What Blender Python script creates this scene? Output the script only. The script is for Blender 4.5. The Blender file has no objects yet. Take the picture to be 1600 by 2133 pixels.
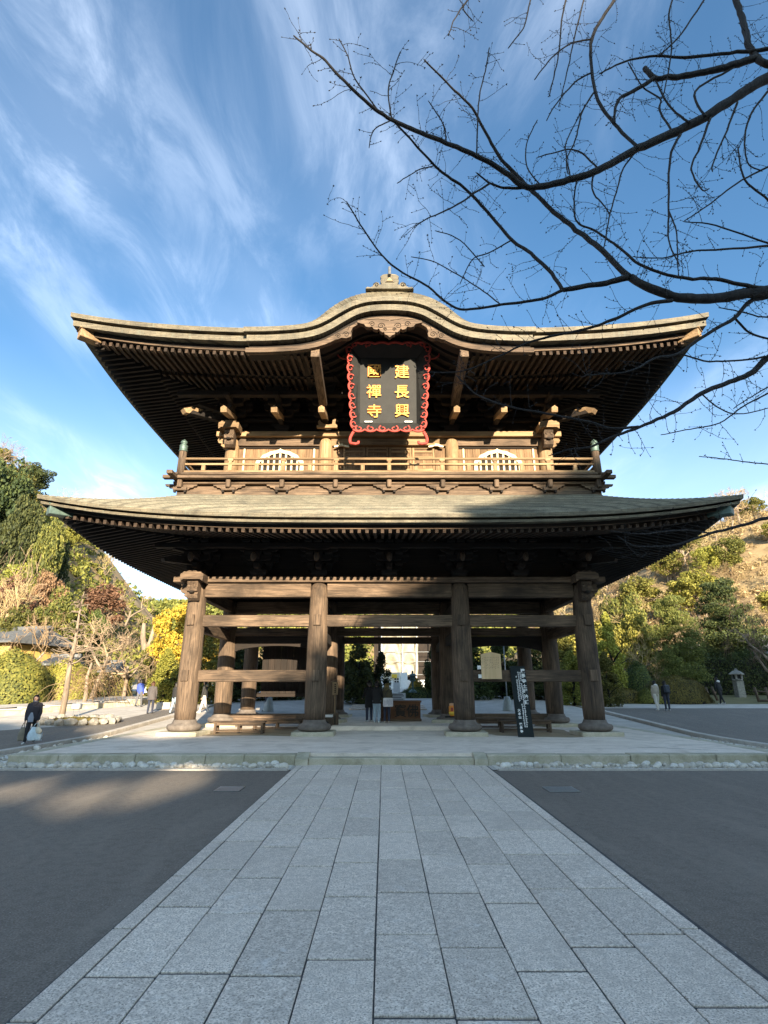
import bpy, bmesh, math, random
from mathutils import Vector, Matrix, Euler, noise as mnoise
R = math.radians
rnd = random.Random(7)
scene = bpy.context.scene
COL = scene.collection

# ------------------------------------------------------------------ camera
FPX, PITCH, EYE = 1140.0, R(17.8), 1.8
cam_d = bpy.data.cameras.new('camera')
cam_d.sensor_fit = 'HORIZONTAL'; cam_d.sensor_width = 36.0
cam_d.lens = 36.0 * FPX / 1600.0
cam_d.clip_start = 0.05; cam_d.clip_end = 3000
cam = bpy.data.objects.new('camera', cam_d); COL.objects.link(cam)
cam.location = (0, 0, EYE); cam.rotation_euler = (R(90) + PITCH, 0, 0)
scene.camera = cam

# ------------------------------------------------------------------ light
SUN_AZ, SUN_EL = R(12.0), R(15.9)          # sun behind the camera, a little to the right
sun_d = bpy.data.lights.new('sun', 'SUN'); sun_d.energy = 5.0; sun_d.angle = R(0.5)
sun_d.color = (1.0, 0.84, 0.62)
sun = bpy.data.objects.new('sun', sun_d); COL.objects.link(sun)
SDIR = Vector((math.sin(SUN_AZ) * math.cos(SUN_EL), -math.cos(SUN_AZ) * math.cos(SUN_EL), math.sin(SUN_EL)))
sun.rotation_euler = SDIR.to_track_quat('Z', 'Y').to_euler()
sun.location = SDIR * 50

world = bpy.data.worlds.new('World'); scene.world = world; world.use_nodes = True
wt = world.node_tree; wt.nodes.clear()
def wn(t, **k):
    n = wt.nodes.new(t)
    for a, b in k.items(): setattr(n, a, b)
    return n
sky = wn('ShaderNodeTexSky', sky_type='NISHITA', sun_disc=False)
sky.sun_elevation = SUN_EL; sky.sun_rotation = R(180) - SUN_AZ
sky.altitude = 60; sky.air_density = 1.0; sky.dust_density = 2.0; sky.ozone_density = 2.5
tc = wn('ShaderNodeTexCoord')
sep = wn('ShaderNodeSeparateXYZ'); wt.links.new(tc.outputs['Generated'], sep.inputs[0])
def wmath(op, a, b=None, c=None, clamp=False):
    n = wn('ShaderNodeMath', operation=op); n.use_clamp = clamp
    for i, v in enumerate((a, b, c)):
        if v is None: continue
        if isinstance(v, (int, float)): n.inputs[i].default_value = v
        else: wt.links.new(v, n.inputs[i])
    return n.outputs[0]
zz = wmath('MAXIMUM', sep.outputs['Z'], 0.0)
zz = wmath('ADD', zz, 0.18)
qx = wmath('DIVIDE', sep.outputs['X'], zz); qy = wmath('DIVIDE', sep.outputs['Y'], zz)
comb = wn('ShaderNodeCombineXYZ'); wt.links.new(qx, comb.inputs[0]); wt.links.new(qy, comb.inputs[1])
def cloud(rot, sc, nscale, detail, lo, hi, dist, loc):
    mp = wn('ShaderNodeMapping'); mp.inputs['Rotation'].default_value = (0, 0, R(rot))
    mp.inputs['Scale'].default_value = sc; mp.inputs['Location'].default_value = loc
    wt.links.new(comb.outputs[0], mp.inputs[0])
    nz = wn('ShaderNodeTexNoise'); nz.inputs['Scale'].default_value = nscale; nz.inputs['Detail'].default_value = detail
    nz.inputs['Roughness'].default_value = 0.64; nz.inputs['Distortion'].default_value = dist
    wt.links.new(mp.outputs[0], nz.inputs['Vector'])
    mr = wn('ShaderNodeMapRange', interpolation_type='SMOOTHSTEP'); mr.inputs['From Min'].default_value = lo; mr.inputs['From Max'].default_value = hi
    wt.links.new(nz.outputs['Fac'], mr.inputs['Value'])
    return mr.outputs['Result']
c_big = cloud(18, (1.1, 0.6, 1), 1.35, 2.5, 0.40, 0.74, 0.4, (3.1, 0.35, 0))
c_fine = cloud(24, (1.9, 0.75, 1), 4.0, 13.0, 0.40, 0.72, 0.6, (1.3, 7.7, 0))
c_mix = wmath('MULTIPLY', c_big, wmath('MULTIPLY_ADD', c_fine, 0.78, 0.24))
hz = wn('ShaderNodeMapRange', interpolation_type='SMOOTHSTEP'); hz.inputs['From Min'].default_value = 0.0; hz.inputs['From Max'].default_value = 0.55
hz.inputs['To Min'].default_value = 0.50; hz.inputs['To Max'].default_value = 0.0
wt.links.new(sep.outputs['Z'], hz.inputs['Value'])
fac = wmath('ADD', wmath('MULTIPLY', c_mix, 0.58), hz.outputs['Result'], clamp=True)
tint = wn('ShaderNodeMix', data_type='RGBA', blend_type='MULTIPLY'); tint.inputs['Factor'].default_value = 1.0
tint.inputs['B'].default_value = (0.60, 0.85, 0.93, 1)
wt.links.new(sky.outputs[0], tint.inputs['A'])
mixc = wn('ShaderNodeMix', data_type='RGBA'); wt.links.new(fac, mixc.inputs['Factor'])
wt.links.new(tint.outputs['Result'], mixc.inputs['A']); mixc.inputs['B'].default_value = (5.2, 5.9, 7.0, 1)
bg = wn('ShaderNodeBackground'); bg.inputs['Strength'].default_value = 0.108
wt.links.new(mixc.outputs['Result'], bg.inputs['Color'])
wout = wn('ShaderNodeOutputWorld'); wt.links.new(bg.outputs[0], wout.inputs[0])

vs = scene.view_settings
scene.display_settings.display_device = 'sRGB'
vs.view_transform = 'Standard'; vs.look = 'None'; vs.exposure = 1.62; vs.gamma = 1.0; vs.use_curve_mapping = False
scene.cycles.max_bounces = 5; scene.cycles.diffuse_bounces = 3; scene.cycles.glossy_bounces = 2
scene.cycles.transparent_max_bounces = 4; scene.cycles.caustics_reflective = False; scene.cycles.caustics_refractive = False
scene.cycles.use_denoising = True

# ------------------------------------------------------------------ measuring helpers (photo pixel -> place)
_c, _s = math.cos(PITCH), math.sin(PITCH)
def at(px, py, Y):
    u, v = px - 801, py - 1066
    t = Y / (FPX * _c + v * _s)
    return Vector((u * t, Y, EYE + t * (FPX * _s - v * _c)))
def sstep(a, b, x):
    t = max(0.0, min(1.0, (x - a) / (b - a))); return t * t * (3 - 2 * t)
def terrain(x, y):
    z = 0.05 * max(0.0, min(y, 75) - 22)
    z += 31 * sstep(-28, -63, x) * sstep(36, 78, y) * (1 - 0.75 * sstep(95, 150, y))
    z += 38 * sstep(5, 95, x) * sstep(48, 115, y)
    z += 37 * sstep(125, 215, y) * (0.78 + 0.22 * math.sin(x * 0.035 + 1.2)) * sstep(75, 20, x)
    if z > 3: z += mnoise.noise((x * 0.05, y * 0.05, 0)) * min(2.2, (z - 3) * 0.4)
    return z
def gnd(px, py, z0=None):
    z = 0.0 if z0 is None else z0
    for _ in range(14):
        u, v = px - 801, py - 1066
        t = (EYE - z) / max(1e-3, (v * _c - FPX * _s)); p = Vector((u * t, t * (FPX * _c + v * _s), z))
        if z0 is not None: return p
        z = 0.5 * z + 0.5 * 0.05 * max(0.0, p.y - 22)
    return p

# ------------------------------------------------------------------ materials
def new_mat(name):
    m = bpy.data.materials.new(name); m.use_nodes = True
    nt = m.node_tree; b = nt.nodes['Principled BSDF']
    return m, nt, b
def ramp(nt, fac, stops):
    r = nt.nodes.new('ShaderNodeValToRGB'); e = r.color_ramp.elements
    while len(e) < len(stops): e.new(0.5)
    for el, (p, c) in zip(e, stops): el.position = p; el.color = (c[0], c[1], c[2], 1)
    nt.links.new(fac, r.inputs[0]); return r.outputs[0]
def coords(nt, scale=(1, 1, 1), kind='Object', jitter=True, rot=(0, 0, 0)):
    t = nt.nodes.new('ShaderNodeTexCoord'); mp = nt.nodes.new('ShaderNodeMapping')
    mp.inputs['Scale'].default_value = scale; mp.inputs['Rotation'].default_value = rot
    nt.links.new(t.outputs[kind], mp.inputs[0])
    if jitter:
        oi = nt.nodes.new('ShaderNodeObjectInfo'); ml = nt.nodes.new('ShaderNodeMath'); ml.operation = 'MULTIPLY'; ml.inputs[1].default_value = 37.0
        nt.links.new(oi.outputs['Random'], ml.inputs[0])
        nt.links.new(ml.outputs[0], mp.inputs['Location'])
    return mp.outputs[0]
def noise(nt, vec, scale, detail=4, rough=0.55, dist=0.0):
    n = nt.nodes.new('ShaderNodeTexNoise'); n.inputs['Scale'].default_value = scale; n.inputs['Detail'].default_value = detail
    n.inputs['Roughness'].default_value = rough; n.inputs['Distortion'].default_value = dist
    nt.links.new(vec, n.inputs['Vector']); return n.outputs['Fac']
def mixrgb(nt, a, b, f, mode='MIX'):
    m = nt.nodes.new('ShaderNodeMix'); m.data_type = 'RGBA'; m.blend_type = mode
    for sock, v in (('A', a), ('B', b), ('Factor', f)):
        if isinstance(v, (tuple, list)): m.inputs[sock].default_value = (v[0], v[1], v[2], 1)
        elif isinstance(v, (int, float)): m.inputs[sock].default_value = v
        else: nt.links.new(v, m.inputs[sock])
    return m.outputs['Result']
def mrange(nt, v, a, b, c, d):
    m = nt.nodes.new('ShaderNodeMapRange'); nt.links.new(v, m.inputs['Value'])
    for k, x in zip(('From Min', 'From Max', 'To Min', 'To Max'), (a, b, c, d)): m.inputs[k].default_value = x
    return m.outputs['Result']
def bump(nt, b, h, strength=0.3, dist=0.02):
    n = nt.nodes.new('ShaderNodeBump'); n.inputs['Strength'].default_value = strength; n.inputs['Distance'].default_value = dist
    nt.links.new(h, n.inputs['Height']); nt.links.new(n.outputs[0], b.inputs['Normal'])
def scaled(c, k): return (c[0] * k, c[1] * k, c[2] * k)
def plain(name, col, rough=0.7, var=0.25, scale=6.0, bmp=0.15, metal=0.0, dist=0.01):
    m, nt, b = new_mat(name)
    v = coords(nt); n = noise(nt, v, scale, 5)
    nt.links.new(ramp(nt, n, [(0.25, scaled(col, 1 - var)), (0.75, scaled(col, 1 + var))]), b.inputs['Base Color'])
    b.inputs['Roughness'].default_value = rough; b.inputs['Metallic'].default_value = metal
    if bmp: bump(nt, b, n, bmp, dist)
    return m
def wood(name, dark, light, axis='x', grain=1.0, bmp=0.35, swirl=0.0, rough=0.85):
    m, nt, b = new_mat(name)
    lo, hi = 0.45 * grain, 13.0 * grain
    sc = {'x': (lo, hi, hi), 'y': (hi, lo, hi), 'z': (hi, hi, lo)}[axis]
    v = coords(nt, sc)
    g = noise(nt, v, 1.6, 6, 0.62, 0.6 + swirl)
    v2 = coords(nt, tuple(0.35 if q < 1 else 0.9 for q in sc))
    blotch = noise(nt, v2, 1.6, 4, 0.6, 0.8)
    v3 = coords(nt, tuple(q * (0.5 if q < 1 else 2.4) for q in sc))
    crack = noise(nt, v3, 1.5, 3, 0.7)
    mid = tuple((a + c) / 2 for a, c in zip(dark, light))
    col = ramp(nt, g, [(0.29, dark), (0.5, mid), (0.70, light)])
    col = mixrgb(nt, col, scaled(dark, 0.75), mrange(nt, blotch, 0.42, 0.68, 0.0, 0.75))
    col = mixrgb(nt, col, scaled(dark, 0.25), mrange(nt, crack, 0.62, 0.68, 0.0, 0.8))
    oi = nt.nodes.new('ShaderNodeObjectInfo')
    hs = nt.nodes.new('ShaderNodeHueSaturation'); nt.links.new(col, hs.inputs['Color'])
    nt.links.new(mrange(nt, oi.outputs['Random'], 0, 1, 0.80, 1.18), hs.inputs['Value'])
    nt.links.new(hs.outputs[0], b.inputs['Base Color'])
    b.inputs['Roughness'].default_value = rough
    mx = nt.nodes.new('ShaderNodeMath'); mx.operation = 'SUBTRACT'; nt.links.new(g, mx.inputs[0])
    nt.links.new(mrange(nt, crack, 0.6, 0.7, 0, 0.8), mx.inputs[1])
    bump(nt, b, mx.outputs[0], bmp, 0.02)
    return m
MAT = {}
WD, WL = (0.026, 0.017, 0.011), (0.245, 0.165, 0.105)
for ax in 'xyz':
    MAT['wood_' + ax] = wood('weathered_timber_' + ax, WD, WL, ax, swirl=1.0 if ax != 'y' else 0.3)
    MAT['pale_' + ax] = wood('bleached_timber_' + ax, (0.17, 0.105, 0.052), (0.47, 0.315, 0.17), ax)
    MAT['dark_' + ax] = wood('shade_dark_timber_' + ax, (0.009, 0.006, 0.004), (0.033, 0.021, 0.014), ax)  # timber darkened so shade under eaves and inside sits in the colour
MAT['raft_y'] = wood('rafter_timber', (0.014, 0.009, 0.006), (0.085, 0.05, 0.029), 'y')  # darker copy of the timber, eave shade put into its colour
MAT['wall_wood'] = wood('upper_wall_plank', (0.13, 0.075, 0.038), (0.34, 0.215, 0.115), 'z')
MAT['cream'] = plain('cream_limewash', (0.68, 0.58, 0.40), 0.8, 0.12, 9)
MAT['copper'] = plain('weathered_bronze', (0.10, 0.15, 0.13), 0.55, 0.4, 7, 0.15, 0.4)
MAT['black'] = plain('black_lacquer', (0.012, 0.0115, 0.010), 0.7, 0.5, 3, 0.05)
MAT['gold'] = plain('gold_leaf', (0.52, 0.215, 0.03), 0.5, 0.25, 8, 0.1, 0.35)
MAT['red'] = plain('vermilion_paint', (0.40, 0.055, 0.04), 0.75, 0.2, 9)
MAT['steel'] = plain('galvanised_steel', (0.45, 0.47, 0.48), 0.4, 0.15, 30, 0.05, 0.7)
MAT['white'] = plain('white_paint', (0.75, 0.75, 0.73), 0.6, 0.08, 8)
MAT['greyplastic'] = plain('grey_plastic', (0.36, 0.40, 0.39), 0.5, 0.15, 8)
MAT['orange'] = plain('orange_plastic', (0.85, 0.30, 0.03), 0.5, 0.1, 6)
MAT['signblack'] = plain('dark_sign_board', (0.010, 0.016, 0.017), 0.95, 0.3, 3, 0.05)
MAT['stoneg'] = plain('grey_stone', (0.29, 0.27, 0.235), 0.9, 0.35, 9, 0.5, dist=0.03)
MAT['basestone'] = plain('dark_base_stone', (0.15, 0.125, 0.105), 0.85, 0.4, 5, 0.4, dist=0.02)
MAT['bark'] = wood('bark_dark', (0.008, 0.007, 0.0065), (0.034, 0.029, 0.026), 'z', 1.4, 0.8)
MAT['bark_pale'] = wood('bark_pale', (0.19, 0.14, 0.10), (0.42, 0.33, 0.24), 'z', 1.2, 0.6)
MAT['skin'] = plain('skin', (0.52, 0.31, 0.22), 0.55, 0.06, 20, 0)
MAT['hair'] = plain('dark_hair', (0.018, 0.013, 0.011), 0.5, 0.3, 30, 0.2)
MAT['tile'] = plain('grey_roof_tile', (0.13, 0.135, 0.14), 0.5, 0.3, 12, 0.3)
MAT['yellowwall'] = plain('ochre_plaster', (0.62, 0.42, 0.12), 0.9, 0.12, 3)
MAT['tarp'] = plain('white_sheeting', (0.36, 0.33, 0.255), 0.8, 0.22, 1.2, 0.6, dist=0.2)

def shingle(name, c1, c2):
    m, nt, b = new_mat(name)
    t = nt.nodes.new('ShaderNodeTexCoord'); sp = nt.nodes.new('ShaderNodeSeparateXYZ'); nt.links.new(t.outputs['Object'], sp.inputs[0])
    sm = nt.nodes.new('ShaderNodeMath'); sm.operation = 'MULTIPLY_ADD'; nt.links.new(sp.outputs['Y'], sm.inputs[0]); sm.inputs[1].default_value = 0.6; nt.links.new(sp.outputs['X'], sm.inputs[2])
    cb = nt.nodes.new('ShaderNodeCombineXYZ'); nt.links.new(sm.outputs[0], cb.inputs[0]); nt.links.new(sp.outputs['Z'], cb.inputs[1])
    br = nt.nodes.new('ShaderNodeTexBrick'); nt.links.new(cb.outputs[0], br.inputs['Vector']); br.inputs['Scale'].default_value = 1.0
    br.inputs['Brick Width'].default_value = 0.38; br.inputs['Row Height'].default_value = 0.055; br.inputs['Mortar Size'].default_value = 0.006
    br.inputs['Color1'].default_value = (0.80, 0.80, 0.80, 1); br.inputs['Color2'].default_value = (1.12, 1.12, 1.12, 1); br.inputs['Mortar'].default_value = (0.35, 0.34, 0.32, 1)
    v = coords(nt, jitter=False)
    n = noise(nt, v, 1.4, 7, 0.7, 0.5); f = noise(nt, coords(nt, (2.5, 2.5, 40), jitter=False), 2.0, 3); vst = noise(nt, coords(nt, (9, 9, 0.5), jitter=False), 1.0, 5, 0.7)
    col = ramp(nt, n, [(0.3, c1), (0.7, c2)])
    col = mixrgb(nt, col, scaled(c1, 0.5), mrange(nt, f, 0.45, 0.72, 0, 0.75))
    col = mixrgb(nt, col, (0.20, 0.24, 0.19), mrange(nt, vst, 0.55, 0.75, 0, 0.45))
    col = mixrgb(nt, col, br.outputs['Color'], 1.0, 'MULTIPLY')
    nt.links.new(col, b.inputs['Base Color']); b.inputs['Roughness'].default_value = 0.65
    bump(nt, b, f, 0.4, 0.015); return m
MAT['shingle'] = shingle('copper_shingle', (0.115, 0.105, 0.075), (0.265, 0.235, 0.165))
MAT['shingle2'] = shingle('eave_shingle_band', (0.085, 0.073, 0.047), (0.255, 0.212, 0.138))

def asphalt():
    m, nt, b = new_mat('asphalt')
    v = coords(nt, jitter=False)
    f = noise(nt, v, 60, 3, 0.75); sp = nt.nodes.new('ShaderNodeTexVoronoi'); sp.inputs['Scale'].default_value = 75; nt.links.new(v, sp.inputs['Vector'])
    big = noise(nt, v, 0.35, 5, 0.6)
    col = ramp(nt, f, [(0.3, (0.06, 0.051, 0.042)), (0.6, (0.23, 0.198, 0.162)), (0.8, (0.38, 0.33, 0.28))])
    col = mixrgb(nt, col, (0.21, 0.18, 0.145), mrange(nt, big, 0.42, 0.7, 0, 0.5))
    md = noise(nt, v, 9, 5, 0.7); col = mixrgb(nt, col, (0.075, 0.064, 0.052), mrange(nt, md, 0.45, 0.7, 0, 0.5))
    lg = noise(nt, coords(nt, (1.6, 0.35, 1), jitter=False), 1.1, 6, 0.65, 0.7); col = mixrgb(nt, col, (0.27, 0.235, 0.19), mrange(nt, lg, 0.5, 0.72, 0, 0.42))
    fl = noise(nt, v, 30, 2, 0.5)
    col = mixrgb(nt, col, (0.45, 0.44, 0.41), mrange(nt, fl, 0.72, 0.76, 0, 0.75))
    nt.links.new(col, b.inputs['Base Color']); b.inputs['Roughness'].default_value = 0.85
    bump(nt, b, f, 0.6, 0.006); return m
MAT['asphalt'] = asphalt()
def granite():
    m, nt, b = new_mat('granite_slab')
    v = coords(nt)
    f = noise(nt, v, 72, 3, 0.75); g = noise(nt, v, 15, 4, 0.6); big = noise(nt, v, 0.9, 4)
    stain = noise(nt, coords(nt, kind='Object', jitter=True), 2.3, 6, 0.7, 1.2)
    col = ramp(nt, f, [(0.36, (0.24, 0.205, 0.165)), (0.5, (0.77, 0.665, 0.545)), (0.64, (0.96, 0.87, 0.76))])
    col = mixrgb(nt, col, (0.45, 0.39, 0.325), mrange(nt, g, 0.42, 0.62, 0.0, 0.5))
    oi = nt.nodes.new('ShaderNodeObjectInfo'); hs = nt.nodes.new('ShaderNodeHueSaturation'); nt.links.new(col, hs.inputs['Color'])
    nt.links.new(mrange(nt, oi.outputs['Random'], 0, 1, 0.88, 1.08), hs.inputs['Value'])
    col = mixrgb(nt, hs.outputs[0], (0.80, 0.77, 0.72), mrange(nt, stain, 0.60, 0.74, 0.0, 0.55))
    col = mixrgb(nt, col, (0.40, 0.345, 0.285), mrange(nt, big, 0.52, 0.75, 0.0, 0.35))
    nt.links.new(col, b.inputs['Base Color']); b.inputs['Roughness'].default_value = 0.72
    bump(nt, b, f, 0.5, 0.004); return m
MAT['granite'] = granite()
def floor_mat(name, c1, c2, c3, s=1.1):
    m, nt, b = new_mat(name)
    v = coords(nt, jitter=False); n = noise(nt, v, s, 7, 0.65, 0.8); f = noise(nt, v, 40, 3); st = noise(nt, coords(nt, (0.5, 2.2, 1), jitter=False), 1.3, 5, 0.7, 0.6)
    col = ramp(nt, n, [(0.28, c1), (0.5, c2), (0.72, c3)])
    col = mixrgb(nt, col, scaled(c1, 0.55), mrange(nt, st, 0.56, 0.76, 0, 0.7))
    col = mixrgb(nt, col, scaled(c1, 0.7), mrange(nt, f, 0.5, 0.8, 0, 0.5))
    nt.links.new(col, b.inputs['Base Color']); b.inputs['Roughness'].default_value = 0.9
    bump(nt, b, n, 0.4, 0.03); return m
MAT['tamped'] = floor_mat('worn_platform_floor', (0.56, 0.48, 0.395), (0.77, 0.67, 0.56), (0.90, 0.80, 0.69))
MAT['earth'] = floor_mat('tamped_earth', (0.22, 0.16, 0.09), (0.33, 0.245, 0.145), (0.42, 0.32, 0.20))
MAT['edge'] = floor_mat('mossy_edge_stone', (0.30, 0.27, 0.175), (0.46, 0.42, 0.31), (0.62, 0.55, 0.44), 1.6)
MAT['palepave'] = floor_mat('pale_paving', (0.40, 0.36, 0.31), (0.52, 0.475, 0.415), (0.64, 0.59, 0.52))
MAT['joint'] = plain('joint_mortar', (0.07, 0.07, 0.07), 0.95, 0.5, 20)
MAT['soil'] = floor_mat('hillside_litter', (0.13, 0.085, 0.04), (0.27, 0.19, 0.095), (0.42, 0.31, 0.165), 0.22)
MAT['grassy'] = floor_mat('winter_turf', (0.09, 0.085, 0.03), (0.16, 0.14, 0.055), (0.24, 0.20, 0.09), 0.7)
def pebble():
    m, nt, b = new_mat('pale_pebble'); oi = nt.nodes.new('ShaderNodeObjectInfo')
    col = ramp(nt, oi.outputs['Random'], [(0.0, (0.42, 0.38, 0.31)), (0.5, (0.62, 0.57, 0.48)), (1.0, (0.72, 0.69, 0.62))])
    n = noise(nt, coords(nt), 14, 4); col = mixrgb(nt, col, (0.35, 0.30, 0.24), mrange(nt, n, 0.5, 0.75, 0, 0.5))
    nt.links.new(col, b.inputs['Base Color']); b.inputs['Roughness'].default_value = 0.8; return m
MAT['pebble'] = pebble()
def leaf(name, c1, c2, c3):
    m, nt, b = new_mat(name)
    g = nt.nodes.new('ShaderNodeNewGeometry'); rp = g.outputs['Random Per Island']
    oi = nt.nodes.new('ShaderNodeObjectInfo')
    n = noise(nt, coords(nt), 0.55, 3)
    ad = nt.nodes.new('ShaderNodeMath'); ad.operation = 'MULTIPLY_ADD'; nt.links.new(n, ad.inputs[0]); ad.inputs[1].default_value = 0.9
    nt.links.new(mrange(nt, rp, 0, 1, -0.30, 0.30), ad.inputs[2])
    col = ramp(nt, ad.outputs[0], [(0.15, c1), (0.48, c2), (0.85, c3)])
    hs = nt.nodes.new('ShaderNodeHueSaturation'); nt.links.new(col, hs.inputs['Color'])
    nt.links.new(mrange(nt, oi.outputs['Random'], 0, 1, 0.75, 1.25), hs.inputs['Value'])
    nt.links.new(mrange(nt, oi.outputs['Random'], 0, 1, 0.485, 0.515), hs.inputs['Hue'])
    nt.links.new(hs.outputs[0], b.inputs['Base Color']); b.inputs['Roughness'].default_value = 0.75
    tr = nt.nodes.new('ShaderNodeBsdfTranslucent'); nt.links.new(hs.outputs[0], tr.inputs['Color'])
    ms = nt.nodes.new('ShaderNodeMixShader'); ms.inputs[0].default_value = 0.18
    nt.links.new(b.outputs[0], ms.inputs[1]); nt.links.new(tr.outputs[0], ms.inputs[2])
    nt.links.new(ms.outputs[0], nt.nodes['Material Output'].inputs['Surface']); return m
MAT['lf_dark'] = leaf('leaf_dark_evergreen', (0.025, 0.042, 0.014), (0.065, 0.088, 0.022), (0.14, 0.155, 0.035))
MAT['lf_olive'] = leaf('leaf_olive', (0.075, 0.090, 0.020), (0.18, 0.185, 0.034), (0.31, 0.28, 0.055))
MAT['lf_yel'] = leaf('leaf_yellow_green', (0.13, 0.14, 0.025), (0.29, 0.28, 0.045), (0.44, 0.39, 0.075))
MAT['lf_gold'] = leaf('leaf_gold', (0.20, 0.12, 0.015), (0.36, 0.22, 0.025), (0.50, 0.34, 0.05))
MAT['lf_rust'] = leaf('leaf_russet', (0.11, 0.055, 0.030), (0.22, 0.115, 0.065), (0.34, 0.19, 0.11))
MAT['lf_pine'] = leaf('leaf_pine', (0.065, 0.09, 0.022), (0.15, 0.18, 0.038), (0.27, 0.27, 0.06))
MAT['lf_azalea'] = leaf('leaf_azalea', (0.060, 0.050, 0.014), (0.125, 0.095, 0.022), (0.20, 0.135, 0.03))
MAT['twig'] = leaf('twig_brown', (0.16, 0.105, 0.07), (0.29, 0.20, 0.13), (0.44, 0.32, 0.21))
MAT['straw'] = leaf('dry_straw', (0.24, 0.165, 0.075), (0.40, 0.29, 0.14), (0.56, 0.43, 0.24))

# ------------------------------------------------------------------ mesh helpers
class MB:
    def __init__(s): s.v = []; s.f = []
    def add(s, vs, fs):
        o = len(s.v); s.v += [tuple(p) for p in vs]; s.f += [tuple(i + o for i in f) for f in fs]; return s
    def box(s, x0, x1, y0, y1, z0, z1, M=None):
        vs = [Vector((x, y, z)) for z in (z0, z1) for y in (y0, y1) for x in (x0, x1)]
        if M is not None: vs = [M @ p for p in vs]
        return s.add(vs, [(0, 2, 3, 1), (4, 5, 7, 6), (0, 1, 5, 4), (2, 6, 7, 3), (0, 4, 6, 2), (1, 3, 7, 5)])
    def cbox(s, x0, x1, y0, y1, z0, z1, c=0.01, M=None):
        a = (x0, y0, z0); b = (x1, y1, z1); vs = []; idx = {}
        for k in range(3):
            for sx in (0, 1):
                for sy in (0, 1):
                    for sz in (0, 1):
                        sg = (sx, sy, sz)
                        p = [a[i] + (0 if i == k else c) if sg[i] == 0 else b[i] - (0 if i == k else c) for i in range(3)]
                        p = Vector(p); idx[(k, sg)] = len(vs); vs.append(M @ p if M is not None else p)
        fs = []
        for k in range(3):
            i, j = (k + 1) % 3, (k + 2) % 3
            for q in (0, 1):
                def key(m, n): 
                    sg = [0, 0, 0]; sg[k] = q; sg[i] = m; sg[j] = n; return idx[(k, tuple(sg))]
                f = [key(0, 0), key(1, 0), key(1, 1), key(0, 1)]
                fs.append(f if q else f[::-1])
        for k in range(3):                 # edges along axis k
            i, j = (k + 1) % 3, (k + 2) % 3
            for m in (0, 1):
                for n in (0, 1):
                    s0 = [0, 0, 0]; s0[i] = m; s0[j] = n; s1 = list(s0); s1[k] = 1
                    s0, s1 = tuple(s0), tuple(s1)
                    f = [idx[(i, s0)], idx[(i, s1)], idx[(j, s1)], idx[(j, s0)]]
                    fs.append(f if (m + n) % 2 == 0 else f[::-1])
        for sx in (0, 1):
            for sy in (0, 1):
                for sz in (0, 1):
                    sg = (sx, sy, sz); f = [idx[(0, sg)], idx[(1, sg)], idx[(2, sg)]]
                    fs.append(f if (sx + sy + sz) % 2 else f[::-1])
        return s.add(vs, fs)
    def lathe(s, prof, n=20, c=(0, 0, 0), sx=1, sy=1, capb=True, capt=True):
        vs = []; fs = []
        for (r, z) in prof:
            for k in range(n):
                a = 2 * math.pi * k / n; vs.append((c[0] + sx * r * math.cos(a), c[1] + sy * r * math.sin(a), c[2] + z))
        for i in range(len(prof) - 1):
            for k in range(n):
                k2 = (k + 1) % n; fs.append((i * n + k, i * n + k2, (i + 1) * n + k2, (i + 1) * n + k))
        if capb: fs.append(tuple(range(n))[::-1])
        if capt: fs.append(tuple((len(prof) - 1) * n + k for k in range(n)))
        return s.add(vs, fs)
    def prism(s, poly, d0, d1, plane='xz', M=None):
        """polygon (a,b) extruded from d0 to d1 along the remaining axis"""
        def mk(a, b, d):
            p = Vector({'xz': (a, d, b), 'xy': (a, b, d), 'yz': (d, a, b)}[plane]); return M @ p if M is not None else p
        n = len(poly); vs = [mk(a, b, d0) for a, b in poly] + [mk(a, b, d1) for a, b in poly]
        fs = [tuple(range(n)), tuple(range(2 * n - 1, n - 1, -1))] + [(i, i + n, (i + 1) % n + n, (i + 1) % n) for i in range(n)]
        return s.add(vs, fs)
    def tube(s, pts, rad, n=6, cap=True):
        pts = [Vector(p) for p in pts]; m = len(pts)
        if isinstance(rad, (int, float)): rad = [rad] * m
        vs = []; fs = []; up = None
        for i in range(m):
            t = (pts[min(i + 1, m - 1)] - pts[max(i - 1, 0)])
            if t.length < 1e-9: t = Vector((0, 0, 1))
            t.normalize()
            if up is None: up = t.orthogonal().normalized()
            up = up - t * up.dot(t)
            up = up.normalized() if up.length > 1e-6 else t.orthogonal().normalized()
            w = t.cross(up)
            for k in range(n):
                a = 2 * math.pi * k / n; vs.append(pts[i] + (up * math.cos(a) + w * math.sin(a)) * rad[i])
        for i in range(m - 1):
            for k in range(n):
                k2 = (k + 1) % n; fs.append((i * n + k, i * n + k2, (i + 1) * n + k2, (i + 1) * n + k))
        if cap: fs.append(tuple(range(n))[::-1]); fs.append(tuple((m - 1) * n + k for k in range(n)))
        return s.add(vs, fs)
    def grid(s, rows):
        n = len(rows[0]); vs = [p for r in rows for p in r]
        return s.add(vs, [(i * n + j, i * n + j + 1, (i + 1) * n + j + 1, (i + 1) * n + j) for i in range(len(rows) - 1) for j in range(n - 1)])
    def ball(s, c, rx, ry, rz, n=8, m=6, M=None):
        prof = [(math.sin(math.pi * i / m), -math.cos(math.pi * i / m)) for i in range(m + 1)]
        vs = []; fs = []
        for (r, z) in prof:
            for k in range(n):
                a = 2 * math.pi * k / n; p = Vector((rx * r * math.cos(a), ry * r * math.sin(a), rz * z))
                vs.append((M @ p if M is not None else p) + Vector(c))
        for i in range(m):
            for k in range(n):
                k2 = (k + 1) % n; fs.append((i * n + k, i * n + k2, (i + 1) * n + k2, (i + 1) * n + k))
        return s.add(vs, fs)
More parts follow.
